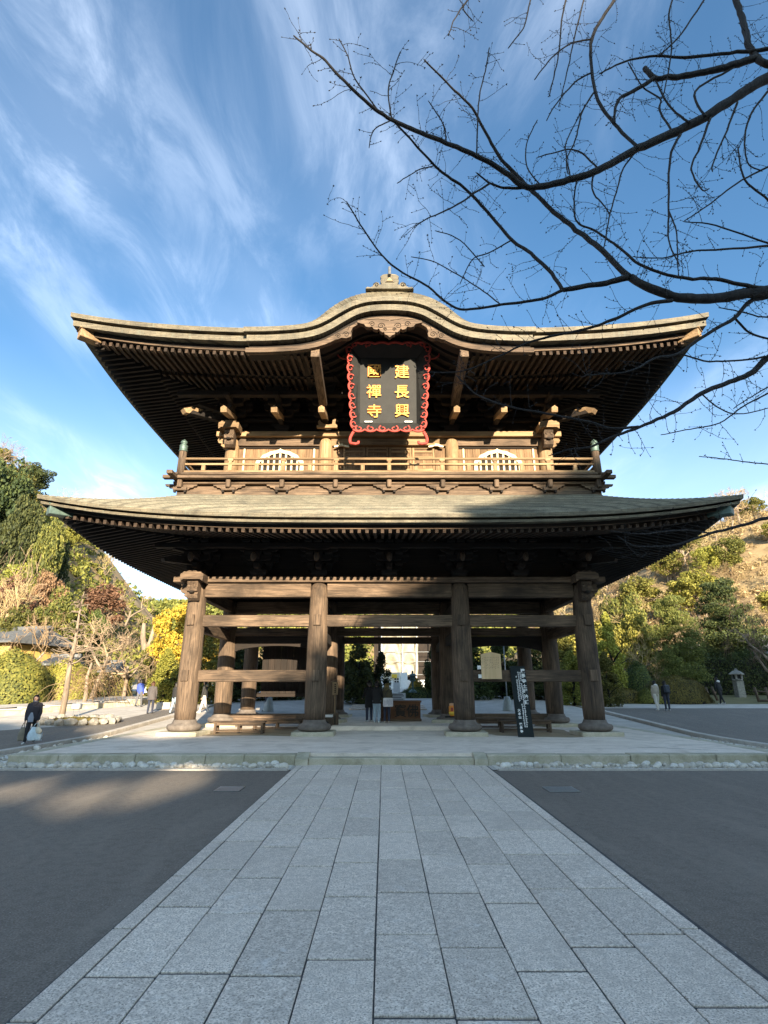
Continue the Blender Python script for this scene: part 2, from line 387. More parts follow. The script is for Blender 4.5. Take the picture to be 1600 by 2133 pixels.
    def mesh(s, name, mat, smooth=False):
        me = bpy.data.meshes.new(name); me.from_pydata(s.v, [], s.f)
        if smooth: me.polygons.foreach_set('use_smooth', [True] * len(me.polygons))
        if mat is not None: me.materials.append(MAT[mat] if isinstance(mat, str) else mat)
        me.update(); return me
    def build(s, name, mat, parent=None, loc=(0, 0, 0), rot=(0, 0, 0), smooth=False):
        return link(name, s.mesh(name, mat, smooth), parent, loc, rot)
def link(name, me, parent=None, loc=(0, 0, 0), rot=(0, 0, 0), scale=None):
    o = bpy.data.objects.new(name, me); COL.objects.link(o)
    o.location = loc; o.rotation_euler = rot
    if scale is not None: o.scale = scale
    if parent is not None: o.parent = parent
    return o
def tag(o, label=None, cat=None, group=None, kind=None):
    if label: o['label'] = label
    if cat: o['category'] = cat
    if group: o['group'] = group
    if kind: o['kind'] = kind
    return o
def empty(name, loc=(0, 0, 0), rz=0.0, label=None, cat=None, group=None):
    o = bpy.data.objects.new(name, None); COL.objects.link(o); o.empty_display_size = 0.2
    o.location = loc; o.rotation_euler = (0, 0, rz); return tag(o, label, cat, group)
def copy_tree(o, parent=None):
    c = o.copy(); COL.objects.link(c)
    if parent is not None: c.parent = parent
    for ch in list(o.children): copy_tree(ch, c)
    return c
def text_mesh(body, size, depth, bold=0.0):
    cu = bpy.data.curves.new('lettering', 'FONT'); cu.body = body; cu.size = size; cu.extrude = depth; cu.offset = bold
    cu.align_x = 'CENTER'; cu.align_y = 'CENTER'; cu.resolution_u = 3
    o = bpy.data.objects.new('lettering_tmp', cu); COL.objects.link(o)
    dg = bpy.context.evaluated_depsgraph_get(); me = bpy.data.meshes.new_from_object(o.evaluated_get(dg))
    bpy.data.objects.remove(o); 
    xs = [v.co.x for v in me.vertices]; ys = [v.co.y for v in me.vertices]
    if xs:
        cx, cy = (min(xs) + max(xs)) / 2, (min(ys) + max(ys)) / 2
        for v in me.vertices: v.co.x -= cx; v.co.y -= cy
    return me
# ================================================================== the setting: ground, roads, path, platform
def axis_vals(lim, near, step, grow):
    v = [0.0]; st = step
    while v[-1] < lim:
        if v[-1] > near: st *= grow
        v.append(v[-1] + st)
    return [-q for q in v[:0:-1]] + v
gx_ = axis_vals(1600, 90, 3.5, 1.22); gy_ = [y + 60 for y in axis_vals(1600, 170, 3.5, 1.22)]
# wooded ridge behind the visitor (out of view) that keeps the forecourt in the shade
def back_ridge(x, y):
    return 0.0
g = MB(); g.grid([[(x, y, terrain(x, y) - 0.03) for x in gx_] for y in gy_])
tag(g.build('ground', 'soil', smooth=True), 'leaf-strewn hillside and valley ground around the temple', kind='structure')

def sheet(name, rows, off, mat, label=None, n=10):
    """rows of (Y, x0, x1): a sheet lying on the terrain"""
    out = []
    for (y, a, b) in rows:
        out.append([(a + (b - a) * i / n, y, 0.05 * max(0.0, y - 22) + off) for i in range(n + 1)])
    m = MB(); m.grid(out); o = m.build(name, mat)
    return tag(o, label, kind='structure')
def lerp_rows(pts, fixed, y0, y1, step, side):
    """boundary polyline pts [(x,y)] sorted by y -> rows between fixed x and boundary x"""
    rows = []; y = y0
    while y <= y1 + 1e-6:
        if y <= pts[0][1]: bx = pts[0][0]
        elif y >= pts[-1][1]: bx = pts[-1][0]
        else:
            for (xa, ya), (xb, yb) in zip(pts, pts[1:]):
                if ya <= y <= yb: bx = xa + (xb - xa) * (y - ya) / (yb - ya); break
        rows.append((y, bx, fixed) if side < 0 else (y, fixed, bx)); y += step
    return rows
sheet('forecourt_asphalt', [(y, -70, 70) for y in (-40, -20, 0, 7, 13.68)], 0.0, 'asphalt', 'dark asphalt forecourt on both sides of the stone path')
PL0, PL1, PLF, PLB, PLZ = -9.2, 10.15, 14.55, 33.0, 0.24      # gate platform
KL, KR = -10.75, 12.0
sheet('side_paving', [(y, -70, KL - 0.1) for y in (13.9, 22, 30, 40, 50, 66)], 0.0, 'palepave', 'pale paved court left of the gate')
lb = sorted([(gnd(a, b).x, gnd(a, b).y) for a, b in ((0, 1521), (120, 1513), (212, 1507), (300, 1488), (358, 1474))], key=lambda q: q[1])
sheet('left_road', lerp_rows(lb, KL - 0.15, 13.7, lb[-1][1], 1.5, -1), 0.008, 'asphalt', 'asphalt drive passing left of the gate')
sheet('right_paving', [(y, KR + 0.1, 70) for y in (13.9, 22, 30, 40, 48)], 0.0, 'palepave', 'pale paved strip behind the right-hand drive')
sheet('right_road', [(y, KR + 0.15, 60) for y in (13.7, 18, 22, 26, 30, 34.6)], 0.008, 'asphalt', 'asphalt drive passing right of the gate')
sheet('rear_court', [(y, KL + 0.2, KR - 0.2) for y in (13.8, 20, 22, 30, 38, 46, 60)], 0.002, 'palepave', 'paved court under and behind the gate')

# stone path: nine lanes of granite slabs between two kerbs, every slab its own piece
path = MB().box(-2.13, 2.50, -4, 14.62, -0.05, 0.004).build('stone_path', 'joint')
tag(path, 'granite slab path leading straight up to the gate', kind='structure')
slab_cache = {}
def slab_mesh(w, l):
    k = (round(w, 2), round(l, 1))
    if k not in slab_cache:
        slab_cache[k] = MB().cbox(-k[0] / 2, k[0] / 2, -k[1] / 2, k[1] / 2, -0.05, 0.014, 0.004).mesh('slab', 'granite')
    return slab_cache[k]
LW = 0.4715; X0 = -1.95
for i in range(9):
    y = -3.5 + rnd.uniform(0, 1.1) * 0.3 + (0.55 if i % 2 else 0.0) + rnd.uniform(-0.15, 0.15)
    while y < 14.55:
        l = rnd.choice((1.0, 1.1, 1.1, 1.2, 0.9)); l2 = min(l, 14.58 - y)
        if l2 > 0.2:
            me = slab_mesh(LW - 0.013, round(l2, 1) if l2 == l else l2)
            o = link('slab', me, path, (X0 + LW * (i + 0.5) + rnd.uniform(-.003, .003), y + l2 / 2, rnd.uniform(-0.002, 0.003)), (rnd.uniform(-.0012, .0012), rnd.uniform(-.0012, .0012), 0), (1, (l2 - 0.034) / round(l2, 1), 1))
        y += l
for sx in (-1, 1):
    xk = X0 - 0.085 if sx < 0 else X0 + 9 * LW + 0.085
    y = -3.7
    while y < 14.5:
        l = min(1.25, 14.6 - y); me = slab_mesh(0.15, 1.2)
        link('kerb_stone', me, path, (xk, y + l / 2, 0.002), (0, 0, 0), (1, (l - 0.03) / 1.2, 1)); y += 1.25

# gate platform: edge stones, floor, centre landing
plat = MB().box(PL0 + 0.3, PL1 - 0.3, PLF + 0.35, PLB, -0.02, PLZ - 0.004).build('gate_platform', 'tamped')
tag(plat, 'low stone platform carrying the gate, with mossy edge stones', kind='structure')
def edge_run(xa, xb, skip=None):
    x = xa
    while x < xb - 0.05:
        l = min(rnd.uniform(0.9, 1.9), xb - x)
        if xb - x - l < 0.5: l = xb - x
        d = rnd.uniform(-0.012, 0.012)
        MB().cbox(x + 0.004, x + l - 0.004, PLF + d, PLF + 0.42, -0.03, PLZ + rnd.uniform(-0.006, 0.006), 0.022).build('edge_stone', 'edge', plat)
        x += l
edge_run(PL0, -2.16); edge_run(2.52, PL1 + 6)
for xs in (PL0, PL1 - 0.42):
    y = PLF + 0.42
    while y < PLB:
        l = rnd.uniform(1.2, 2.0); MB().cbox(xs, xs + 0.42, y + 0.004, y + l - 0.004, -0.03, PLZ + rnd.uniform(-0.006, 0.006), 0.02).build('edge_stone', 'edge', plat); y += l
MB().box(PL1 - 0.3, PL1 + 6, PLF + 0.35, PLF + 0.7, -0.02, PLZ - 0.01).build('edge_backing', 'tamped', plat)
# landing, a little lower, with sloped cheek stones
MB().cbox(-1.84, 2.2, PLF - 0.02, PLF + 0.36, -0.02, 0.165, 0.015).build('landing_stone', 'edge', plat)
for xc in (-2.0, 2.36):
    MB().prism([(PLF - 0.12, -0.02), (PLF + 0.42, -0.02), (PLF + 0.42, PLZ + 0.02), (PLF + 0.2, PLZ + 0.01), (PLF - 0.1, 0.15)], xc - 0.155, xc + 0.155, 'yz').build('cheek_stone', 'edge', plat)
# worn centre floor, one step up from the second row of pillars
MB().cbox(-2.3, 2.75, 22.6, 33.2, 0, 0.39, 0.03).build('inner_step', 'tamped', plat)
for k in range(6):
    for j in range(3):
        MB().cbox(-2.0 + k * 0.75, -1.27 + k * 0.75, 33.4 + j * 1.4, 34.75 + j * 1.4, 0.2, 0.66 + j * 0.06, 0.01).build('slab', 'granite', plat)
def blob_sheet(cx, cy, rx, ry, z, name, mat, parent, seed):
    r = random.Random(seed); n = 40; ph = [r.uniform(0, 6.28) for _ in range(4)]
    pts = []
    for i in range(n):
        a = 2 * math.pi * i / n; k = 1 + 0.10 * math.sin(2 * a + ph[0]) + 0.08 * math.sin(3 * a + ph[1]) + 0.05 * math.sin(7 * a + ph[2])
        sx = abs(math.cos(a)) ** 0.6 * math.copysign(1, math.cos(a)); sy = abs(math.sin(a)) ** 0.6 * math.copysign(1, math.sin(a))
        pts.append((cx + rx * k * sx, cy + ry * k * sy, z))
    return MB().add(pts, [tuple(range(n))]).build(name, mat, parent)
blob_sheet(-4.6, 21.7, 1.9, 1.9, PLZ + 0.003, 'earth_patch', 'earth', plat, 3)
blob_sheet(5.3, 21.7, 1.9, 1.9, PLZ + 0.003, 'earth_patch', 'earth', plat, 5)
for (x, y, a) in ((7.2, 16.2, 0.2), (8.2, 15.8, -0.5)):
    MB().box(-0.6, 0.6, -0.006, 0.006, 0, 0.003, Matrix.Translation((x, y, PLZ)) @ Matrix.Rotation(a, 4, 'Z')).build('floor_crack', 'joint', plat)

# white pebble drip strip
bed = MB().box(-30, -2.2, 13.78, PLF - 0.02, -0.02, 0.012).box(2.62, 30, 13.78, PLF - 0.02, -0.02, 0.0121).box(KL + 0.15, PL0 - 0.02, PLF, 33, -0.02, 0.0115).box(PL1 + 0.02, KR - 0.12, PLF + 0.5, 33, -0.02, 0.0116).build('pebble_bed', 'pebble')
tag(bed, 'strip of pale pebbles along the foot of the platform', kind='structure')
pm = []
for k in range(7):
    r = random.Random(k); m = MB(); m.ball((0, 0, 0), 0.09, 0.065, 0.055, 9, 6)
    m.v = [tuple(Vector(p) * (1 + 0.22 * mnoise.noise(Vector(p) * 14 + Vector((k * 9, 0, 0))))) for p in m.v]
    pm.append(m.mesh('pebble', 'pebble', True))
spots = []
for k in range(262):
    x = -9.2 + (k + rnd.random()) * (19.6 / 262)
    if -2.3 < x < 2.75: x = x - 7 if x < 0.2 else x + 7.2
    spots.append((x, 13.95 + rnd.random() ** 1.4 * 0.5))
for k in range(38): spots.append((rnd.uniform(KL + 0.25, PL0 - 0.1), rnd.uniform(15, 22)))
for (x, y) in spots:
    s = rnd.uniform(0.55, 1.35)
    link('pebble', rnd.choice(pm), bed, (x, y, 0.02 + 0.03 * s), (rnd.uniform(-.3, .3), rnd.uniform(-.3, .3), rnd.uniform(0, 6.3)), (s, s, s * rnd.uniform(.8, 1.2)))
fill = MB(); base = MB().ball((0, 0, 0), 0.05, 0.042, 0.035, 6, 4)
for k in range(2200):
    if k < 1300:
        x = rnd.uniform(-12, 14); y = rnd.uniform(13.83, 14.5)
        if -2.3 < x < 2.75: continue
    elif k < 1750: x = rnd.uniform(KL + .2, PL0 - .06); y = rnd.uniform(14.6, 31)
    else: x = rnd.uniform(PL1 + .06, KR - .2); y = rnd.uniform(15.2, 31)
    s = rnd.uniform(0.6, 1.3); Mx = Matrix.Rotation(rnd.uniform(0, 6.3), 3, 'Z')
    fill.add([Mx @ (Vector(p) * s) + Vector((x, y, 0.018)) for p in base.v], base.f)
o = fill.build('pebble_fill', 'pebble', bed, smooth=True); o['kind'] = 'stuff'
kerb = MB()
k1 = MB().box(-40, -2.2, 13.66, 13.78, -0.02, 0.035).build('kerb_strip', 'palepave')
MB().box(2.62, 40, 13.66, 13.78, -0.02, 0.035).build('kerb_edge', 'palepave', k1)
for xk in (KL, KR):
    y = 13.85
    while y < 33:
        l = 1.8; z = 0.05 * max(0, y - 22)
        m = MB().cbox(xk - 0.13, xk + 0.13, y, y + l - 0.008, -0.05, 0.13, 0.012); m.v = [(a, b, c + 0.05 * max(0.0, b - 22)) for a, b, c in m.v]; m.build('kerb_stone', 'palepave', k1); y += l
tag(k1, 'pale concrete kerbs bordering the pebbles and the side drives', kind='structure')

# drain grates in the asphalt
def grate(cx, cy, w, d, name_label):
    e = empty('drain_grate', (cx, cy, 0.004), 0, name_label, 'drain grate', 'drain grates in the forecourt')
    MB().box(-w / 2, w / 2, -d / 2, d / 2, -0.03, 0.001).build('pit', 'black', e)
    fr = MB()
    for a, b, c2, d2 in ((-w / 2, w / 2, -d / 2, -d / 2 + .03), (-w / 2, w / 2, d / 2 - .03, d / 2), (-w / 2, -w / 2 + .03, -d / 2 + .03, d / 2 - .03), (w / 2 - .03, w / 2, -d / 2 + .03, d / 2 - .03)): fr.box(a, b, c2, d2, 0.0012, 0.014)
    fr.build('frame', 'steel', e); n = 12; me = MB().box(-w / 2 + .03, w / 2 - .03, -0.012, 0.012, 0.002, 0.012).mesh('bar', 'steel')
    for i in range(n): link('bar', me, e, (0, -d / 2 + .04 + (d - .08) * i / (n - 1), 0))
grate(-2.87, 11.25, 0.46, 0.46, 'small steel drain grate in the asphalt left of the stone path')
grate(3.27, 11.2, 0.56, 0.5, 'small steel drain grate in the asphalt right of the stone path')
# ================================================================== the great gate
GATE = empty('temple_gate', (0.2, 20.4, PLZ), 0, 'huge two-storey weathered timber temple gate with sweeping eaves', 'gate')
CX4 = (-7.15, -2.62, 2.62, 7.15)
BAY = 4.6
def gb(name, mat, x0, x1, y0, y1, z0, z1, c=0.012, parent=None):
    return MB().cbox(x0, x1, y0, y1, z0, z1, c).build(name, mat, parent or GATE)
# ---- pillars
rr = random.Random(3)
def pillar_mesh(seed):
    r = random.Random(seed); m = MB()
    prof = [(0.355, 0.44), (0.372, 0.9), (0.375, 1.8), (0.368, 2.8), (0.352, 3.8), (0.33, 4.6), (0.315, 5.0), (0.285, 5.18), (0.2, 5.28), (0.08, 5.31)]
    m.lathe(prof, 28)
    m.v = [(x * (1 + 0.012 * mnoise.noise((x * 4 + seed, y * 4, z * 0.6))), y * (1 + 0.012 * mnoise.noise((x * 4, y * 4 + seed, z * 0.6))), z) for x, y, z in m.v]
    return m.mesh('pillar', 'wood_z', True)
pms = [pillar_mesh(k) for k in range(4)]
base_me = MB().lathe([(0.44, 0.13), (0.53, 0.165), (0.575, 0.22), (0.58, 0.30), (0.545, 0.35), (0.44, 0.38), (0.40, 0.44), (0.385, 0.50), (0.37, 0.505)], 28).mesh('base_stone', 'basestone', True)
plinth_me = MB().cbox(-0.72, 0.72, -0.62, 0.62, -0.02, 0.13, 0.02).mesh('plinth', 'edge')
tenon_me = MB().cbox(-0.13, 0.13, -0.06, 0.06, -0.19, 0.19, 0.012).mesh('tenon', 'wood_z')
for j in range(3):
    for i, x in enumerate(CX4):
        dz = 0.15 if (j > 0 and 0 < i < 3) else 0.0
        p = link('pillar', pms[(i + j) % 4], GATE, (x, BAY * j, 0), (0, 0, rr.uniform(-0.2, 0.2)))
        link('base_stone', base_me, p, (0, 0, dz * 0)); 
        q = link('plinth', plinth_me, p, (0, 0, dz))
        if j == 0:
            for z in ((3.9, 1.97) if i in (0, 3, 1, 2) else ()):
                link('tenon', tenon_me, p, (0, -0.36, z), (0, 0, 0))
# ---- tie beams
def xbeam(name, y, z0, z1, bays, th=0.15, mat='wood_x', c=0.02):
    for (a, b) in bays: gb(name, mat, a + 0.3, b - 0.3, y - th, y + th, z0, z1, c)
SIDE = ((CX4[0], CX4[1]), (CX4[2], CX4[3])); ALL3 = SIDE + ((CX4[1], CX4[2]),)
xbeam('head_beam', 0, 4.76, 5.27, ALL3); xbeam('tie_beam', 0, 3.69, 4.10, ALL3, 0.13); xbeam('waist_beam', 0, 1.76, 2.16, SIDE, 0.13)
for j in (1, 2):
    y = BAY * j
    xbeam('head_beam', y, 4.76, 5.27, ALL3); xbeam('tie_beam', y, 3.76, 4.10, ALL3, 0.13)
xbeam('waist_beam', BAY, 1.9, 2.26, SIDE, 0.13); xbeam('ground_sill', BAY, 0.10, 0.50, SIDE, 0.16)
for x in CX4:
    for j in (0, 1):
        y = BAY * j
        if abs(x) > 5:
            gb('side_head_beam', 'wood_y', x - 0.14, x + 0.14, y + 0.3, y + BAY - 0.3, 4.78, 5.26); gb('side_tie_beam', 'wood_y', x - 0.12, x + 0.12, y + 0.3, y + BAY - 0.3, 3.55, 4.0)
        else:
            gb('rainbow_beam', 'dark_y', x - 0.16, x + 0.16, y + 0.3, y + BAY - 0.3, 4.2, 4.74); gb('side_tie_beam', 'dark_y', x - 0.12, x + 0.12, y + 0.3, y + BAY - 0.3, 3.3, 3.68)
# carved curved beams inside the left and right bays (on the second row)
for (a, b) in SIDE:
    m = MB(); n = 16; poly = [(a + .3, 3.05), (a + .3, 3.74), (b - .3, 3.74), (b - .3, 3.05)]
    arch = [(b - .3 - (b - a - .6) * i / n, 3.05 + 0.28 * math.sin(math.pi * i / n) ** 0.6) for i in range(1, n)]
    m.prism(poly + arch, BAY - 0.10, BAY + 0.10).build('carved_beam', 'dark_x', GATE)
# plank stair housing inside the left bay
for k in range(9):
    gb('stair_board', 'dark_z', -5.9 + k * 0.29, -5.62 + k * 0.29, 6.2, 6.26 + 0.02 * (k % 2), 1.3, 4.0, 0.006)
gb('stair_rim', 'dark_x', -6.1, -3.1, 6.0, 6.2, 3.72, 3.9); gb('stair_foot', 'dark_x', -6.05, -3.15, 6.05, 6.2, 1.16, 1.3)
# ---- plates with carved corner noses
def plate_run(z0, z1, hx, y, hy2, cy, nm='plate'):
    gb(nm, 'pale_x' if z0 > 8 else 'wood_x', -hx, hx, y - 0.30, y + 0.2, z0, z1, 0.015)
    for sx in (-1, 1):
        gb(nm, 'wood_y', min(sx * (hx - 0.9), sx * (hx - 0.36)), max(sx * (hx - 0.9), sx * (hx - 0.36)), y + 0.21, 2 * cy - y, z0, z1, 0.015)
plate_run(5.29, 5.49, 8.02, 0, 9.2, BAY)
nose_poly = [(0.0, 0.0), (-0.34, 0.02), (-0.46, 0.10), (-0.43, 0.20), (-0.56, 0.22), (-0.62, 0.34), (-0.55, 0.44), (-0.60, 0.52), (-0.4, 0.56), (0.0, 0.56)]
head_poly = [(0, -0.1), (-0.16, -0.12), (-0.30, -0.04), (-0.36, 0.08), (-0.31, 0.16), (-0.42, 0.20), (-0.45, 0.32), (-0.38, 0.42), (-0.44, 0.52), (-0.36, 0.62), (0, 0.64)]
cap_poly = []
for i in range(13):
    a = math.pi * i / 12; cap_poly.append((-0.42 * math.cos(a), 0.10 + 0.12 * math.sin(a) + (0.025 if i % 2 else 0.0)))
cap_poly += [(0.40, -0.06), (0.30, 0.0), (-0.30, 0.0), (-0.40, -0.06)]
for (zb, hx, yy, w, mt) in ((4.70, 7.15, 0.0, 0.17, 'wood_x'), (11.02, 6.5, 0.5, 0.15, 'pale_x')):
    for sx in (-1, 1):
        m = MB(); m.prism([(sx * (hx - p[0]), zb + p[1]) for p in nose_poly], yy - w, yy + w, 'xz'); o = m.build('side_nose', mt, GATE)
        m = MB(); m.prism([(yy - 0.28 + p[0], zb + p[1]) for p in head_poly], sx * hx - 0.19, sx * hx + 0.19, 'yz'); h = m.build('carved_head', 'wood_z', GATE)
        for q, (ez, er) in enumerate(((0.36, 0.055), (0.36, 0.055))):
            MB().ball((sx * hx + (0.1 if q else -0.1), yy - 0.70, zb + ez), er, 0.07, er).build('carved_eye', 'wood_z', h, smooth=True)
        MB().ball((sx * hx, yy - 0.70, zb + 0.16), 0.10, 0.09, 0.055).build('carved_muzzle', 'dark_x', h, smooth=True)
        m = MB(); m.prism([(sx * hx + p[0], zb + 0.60 + p[1] * 1.3) for p in cap_poly], yy - 0.86, yy - 0.1, 'xz'); m.build('carved_cap', 'pale_x' if zb > 8 else 'wood_x', GATE)
# dark boards closing the bracket zone and the ceiling over the passage
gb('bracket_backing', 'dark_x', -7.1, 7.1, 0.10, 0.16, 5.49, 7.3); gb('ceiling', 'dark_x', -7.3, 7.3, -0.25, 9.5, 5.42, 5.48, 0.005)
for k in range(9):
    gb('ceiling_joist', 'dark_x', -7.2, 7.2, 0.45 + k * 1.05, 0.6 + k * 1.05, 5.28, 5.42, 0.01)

# ---- bracket sets
def boat(L, h, d=0.11):
    m = MB(); n = 6; pts = [(-L, h), (L, h), (L, h * 0.5)]
    for i in range(1, n + 1): a = math.pi / 2 * i / n; pts.append((L - 0.2 + 0.2 * math.cos(a) - 0.0, h * 0.5 - h * 0.5 * math.sin(a)))
    for i in range(n, -1, -1): a = math.pi / 2 * i / n; pts.append((-(L - 0.2 + 0.2 * math.cos(a)), h * 0.5 - h * 0.5 * math.sin(a)))
    m.prism(pts, -d, d); return m
arm_me = {L: boat(L, 0.2).mesh('bracket_arm', 'dark_x') for L in (0.48, 0.72)}
blk = MB(); blk.add([(-.10, -.10, 0), (.10, -.10, 0), (.10, .10, 0), (-.10, .10, 0), (-.15, -.15, .07), (.15, -.15, .07), (.15, .15, .07), (-.15, .15, .07), (-.15, -.15, .14), (.15, -.15, .14), (.15, .15, .14), (-.15, .15, .14)],
    [(3, 2, 1, 0), (0, 1, 5, 4), (1, 2, 6, 5), (2, 3, 7, 6), (3, 0, 4, 7), (4, 5, 9, 8), (5, 6, 10, 9), (6, 7, 11, 10), (7, 4, 8, 11), (8, 9, 10, 11)])
blk_me = blk.mesh('bracket_block', 'dark_x')
big = MB(); big.v = [(x * 2.0, y * 2.0, z * 1.9) for x, y, z in blk.v]; big.f = list(blk.f); big_me = big.mesh('bracket_set', 'dark_x')
def out_arm(L): return MB().cbox(-0.10, 0.10, -L, 0.1, 0, 0.19, 0.02).mesh('bracket_reach', 'dark_y')
reach_me = {}
nose = MB(); nose.prism([(-0.12, -0.13), (0.12, -0.13), (0.12, 0.06), (0, 0.14), (-0.12, 0.06)], 0, 1.5); nose_dn = nose.mesh('bracket_nose', 'pale_y')
fist_me = MB().ball((0, 0, 0), 0.10, 0.13, 0.17, 10, 8).mesh('bracket_fist', 'wood_z', True)
def bracket_set(x, y, z, tiers, step, rise, tail):
    s = link('bracket_set', big_me, GATE, (x, y, z))
    for k in range(tiers + 1):
        zz = 0.26 + k * rise
        if k < tiers:
            L = 0.3 + step * (k + 1)
            if L not in reach_me: reach_me[L] = out_arm(L)
            link('bracket_reach', reach_me[L], s, (0, 0, zz + 0.006))
        for q in range(k + 1):
            if q < k - 1: continue
            yy = -step * q; A = 0.48 if (k + q) % 2 == 0 else 0.72
            link('bracket_arm', arm_me[A], s, (0, yy, zz))
            for bx in (-A + 0.12, 0, A - 0.12): link('bracket_block', blk_me, s, (bx, yy, zz + 0.195))
    if tail:
        link('bracket_nose', nose_dn, s, (0, -step * tiers - 0.42, 0.13), (R(14), 0, 0))
    else:
        link('bracket_fist', fist_me, s, (0, -step * tiers - 0.35, 0.56))
    return s
for x in (-7.15, -4.9, -2.62, 0, 2.62, 4.9, 7.15): bracket_set(x, 0, 5.49, 2, 0.42, 0.33, False)
for x in (-6.4, -4.45, -2.62, -0.9, 0.9, 2.62, 4.45, 6.4): bracket_set(x, 0.5, 11.70, 3, 0.52, 0.27, True)
gb('purlin', 'dark_x', -8.6, 8.6, -0.98, -0.72, 6.45, 6.62); gb('purlin', 'dark_x', -8.4, 8.4, -1.2, -0.95, 12.60, 12.8)
for z in (12.15, 12.42): gb('wall_purlin', 'dark_x', -6.6, 6.6, 0.2, 0.34, z, z + 0.14)
gb('bracket_backing', 'dark_x', -6.55, 6.55, 0.62, 0.68, 11.70, 13.5)
# diagonal corner arms with pale tips
for sx in (-1, 1):
    for (hx, yy, z0, L, dn) in ((6.5, 0.5, 12.22, 2.25, 0.10), (7.15, 0.0, 6.1, 1.5, 0.05)):
        M = Matrix.Translation((sx * hx, yy, z0)) @ Matrix.Rotation(sx * R(45), 4, 'Z') @ Matrix.Rotation(dn, 4, 'X')
        o = MB().prism([(0.2, 0.13), (-L + 0.3, 0.13), (-L, -0.02), (-L + 0.05, -0.13), (0.2, -0.13)], -0.13, 0.13, 'yz', M).build('corner_arm', 'dark_y', GATE)
        if hx < 7:
            MB().prism([(-L + 0.75, 0.15), (-L + 0.28, 0.155), (-L - 0.08, 0.0), (-L + 0.02, -0.15), (-L + 0.16, -0.15), (-L + 0.3, 0.02), (-L + 0.5, 0.0)], -0.14, 0.14, 'yz', M).build('arm_tip', 'pale_y', o)
        MB().prism([(0.1, 0.42), (-L * 0.7, 0.5), (-L * 0.75, 0.36), (0.1, 0.22)], -0.11, 0.11, 'yz', M).build('upper_arm', 'dark_y', o)

# ---- eaves and roofs (rings running round the four sides, mitred at the corners)
def ring(profile, hx, hy, cy, L, p, gap=0.0, n=30, closed=True, fade=None, maxd=None):
    m = MB(); np_ = len(profile)
    for side in range(4):
        segs = [(-1.0, 1.0)] if not (side == 0 and gap) else [(-1.0, -gap / hx), (gap / hx, 1.0)]
        for (ta, tb) in segs:
            rows = []
            for i in range(n + 1):
                t = ta + (tb - ta) * i / n; row = []
                for (d, z) in profile:
                    ax, ay = hx - d, hy - d
                    lf = L * abs(t) ** p * (1.0 if fade is None else max(0.0, 1 - d / fade) ** 1.3)
                    flare = 0.10 * abs(t) ** 6 * (1.0 if fade is None else max(0.0, 1 - d / fade))
                    if side == 0: q = (t * (ax + flare), cy - ay - flare, z + lf)
                    elif side == 1: q = (ax + flare, cy + t * (ay + flare), z + lf)
                    elif side == 2: q = (-t * (ax + flare), cy + ay + flare, z + lf)
                    else: q = (-ax - flare, cy - t * (ay + flare), z + lf)
                    row.append(q)
                if closed: row.append(row[0])
                rows.append(row)
            o = len(m.v); w = len(rows[0])
            m.grid(rows)
            if closed and gap and side == 0:
                m.f.append(tuple(o + k for k in range(np_))[::-1]); m.f.append(tuple(o + n * w + k for k in range(np_)))
    return m
def roof_courses(z0, rise, d1, courses, curve, stp=0.024):
    prof = []
    for i in range(courses + 1):
        q = i / courses; d = d1 * q; z = z0 + rise * (curve * q + (1 - curve) * q * q)
        prof.append((d, z)); prof.append((d + 0.004, z + stp))
    return prof
HX1, HY1, L1, P1 = 11.1, 8.55, 0.60, 3.6
HX2, HY2, L2, P2 = 11.12, 8.72, 0.62, 3.4
lower = ring(roof_courses(6.79, 1.80, 3.3, 26, 0.72), HX1, HY1, BAY, L1, P1, closed=False, fade=3.6).build('lower_roof', 'shingle', GATE)
def bands(roof, HX, HY, L, P, gap, specs):
    for (nm, mt, d0, d1, zt, zb) in specs:
        ring([(d0, zt), (d0 + 0.012, zb), (d1, zb + 0.03), (d1, zt)], HX, HY, BAY, L, P, gap=gap).build(nm, mt, roof)
bands(lower, HX1, HY1, L1, P1, 0, [('eave_band', 'shingle2', 0.0, 0.9, 6.795, 6.675), ('eave_recess', 'dark_x', 0.26, 0.85, 6.68, 6.60), ('eave_band', 'shingle2', 0.09, 0.9, 6.61, 6.53), ('eave_recess', 'dark_x', 0.39, 0.9, 6.56, 6.44), ('fascia', 'wood_x', 0.42, 0.62, 6.455, 6.41)])  # recess strips use dark timber, gap shade is in their colour
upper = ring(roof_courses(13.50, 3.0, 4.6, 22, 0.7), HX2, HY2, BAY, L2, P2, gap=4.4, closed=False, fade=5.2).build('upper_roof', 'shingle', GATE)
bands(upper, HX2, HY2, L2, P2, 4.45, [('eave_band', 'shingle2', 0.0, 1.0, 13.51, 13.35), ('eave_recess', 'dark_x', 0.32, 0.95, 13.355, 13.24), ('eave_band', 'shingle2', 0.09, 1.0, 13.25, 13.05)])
bands(upper, HX2, HY2, L2, P2, 2.75, [('eave_recess', 'dark_x', 0.40, 1.0, 13.06, 12.92), ('fascia', 'wood_x', 0.42, 0.64, 12.935, 12.87)])
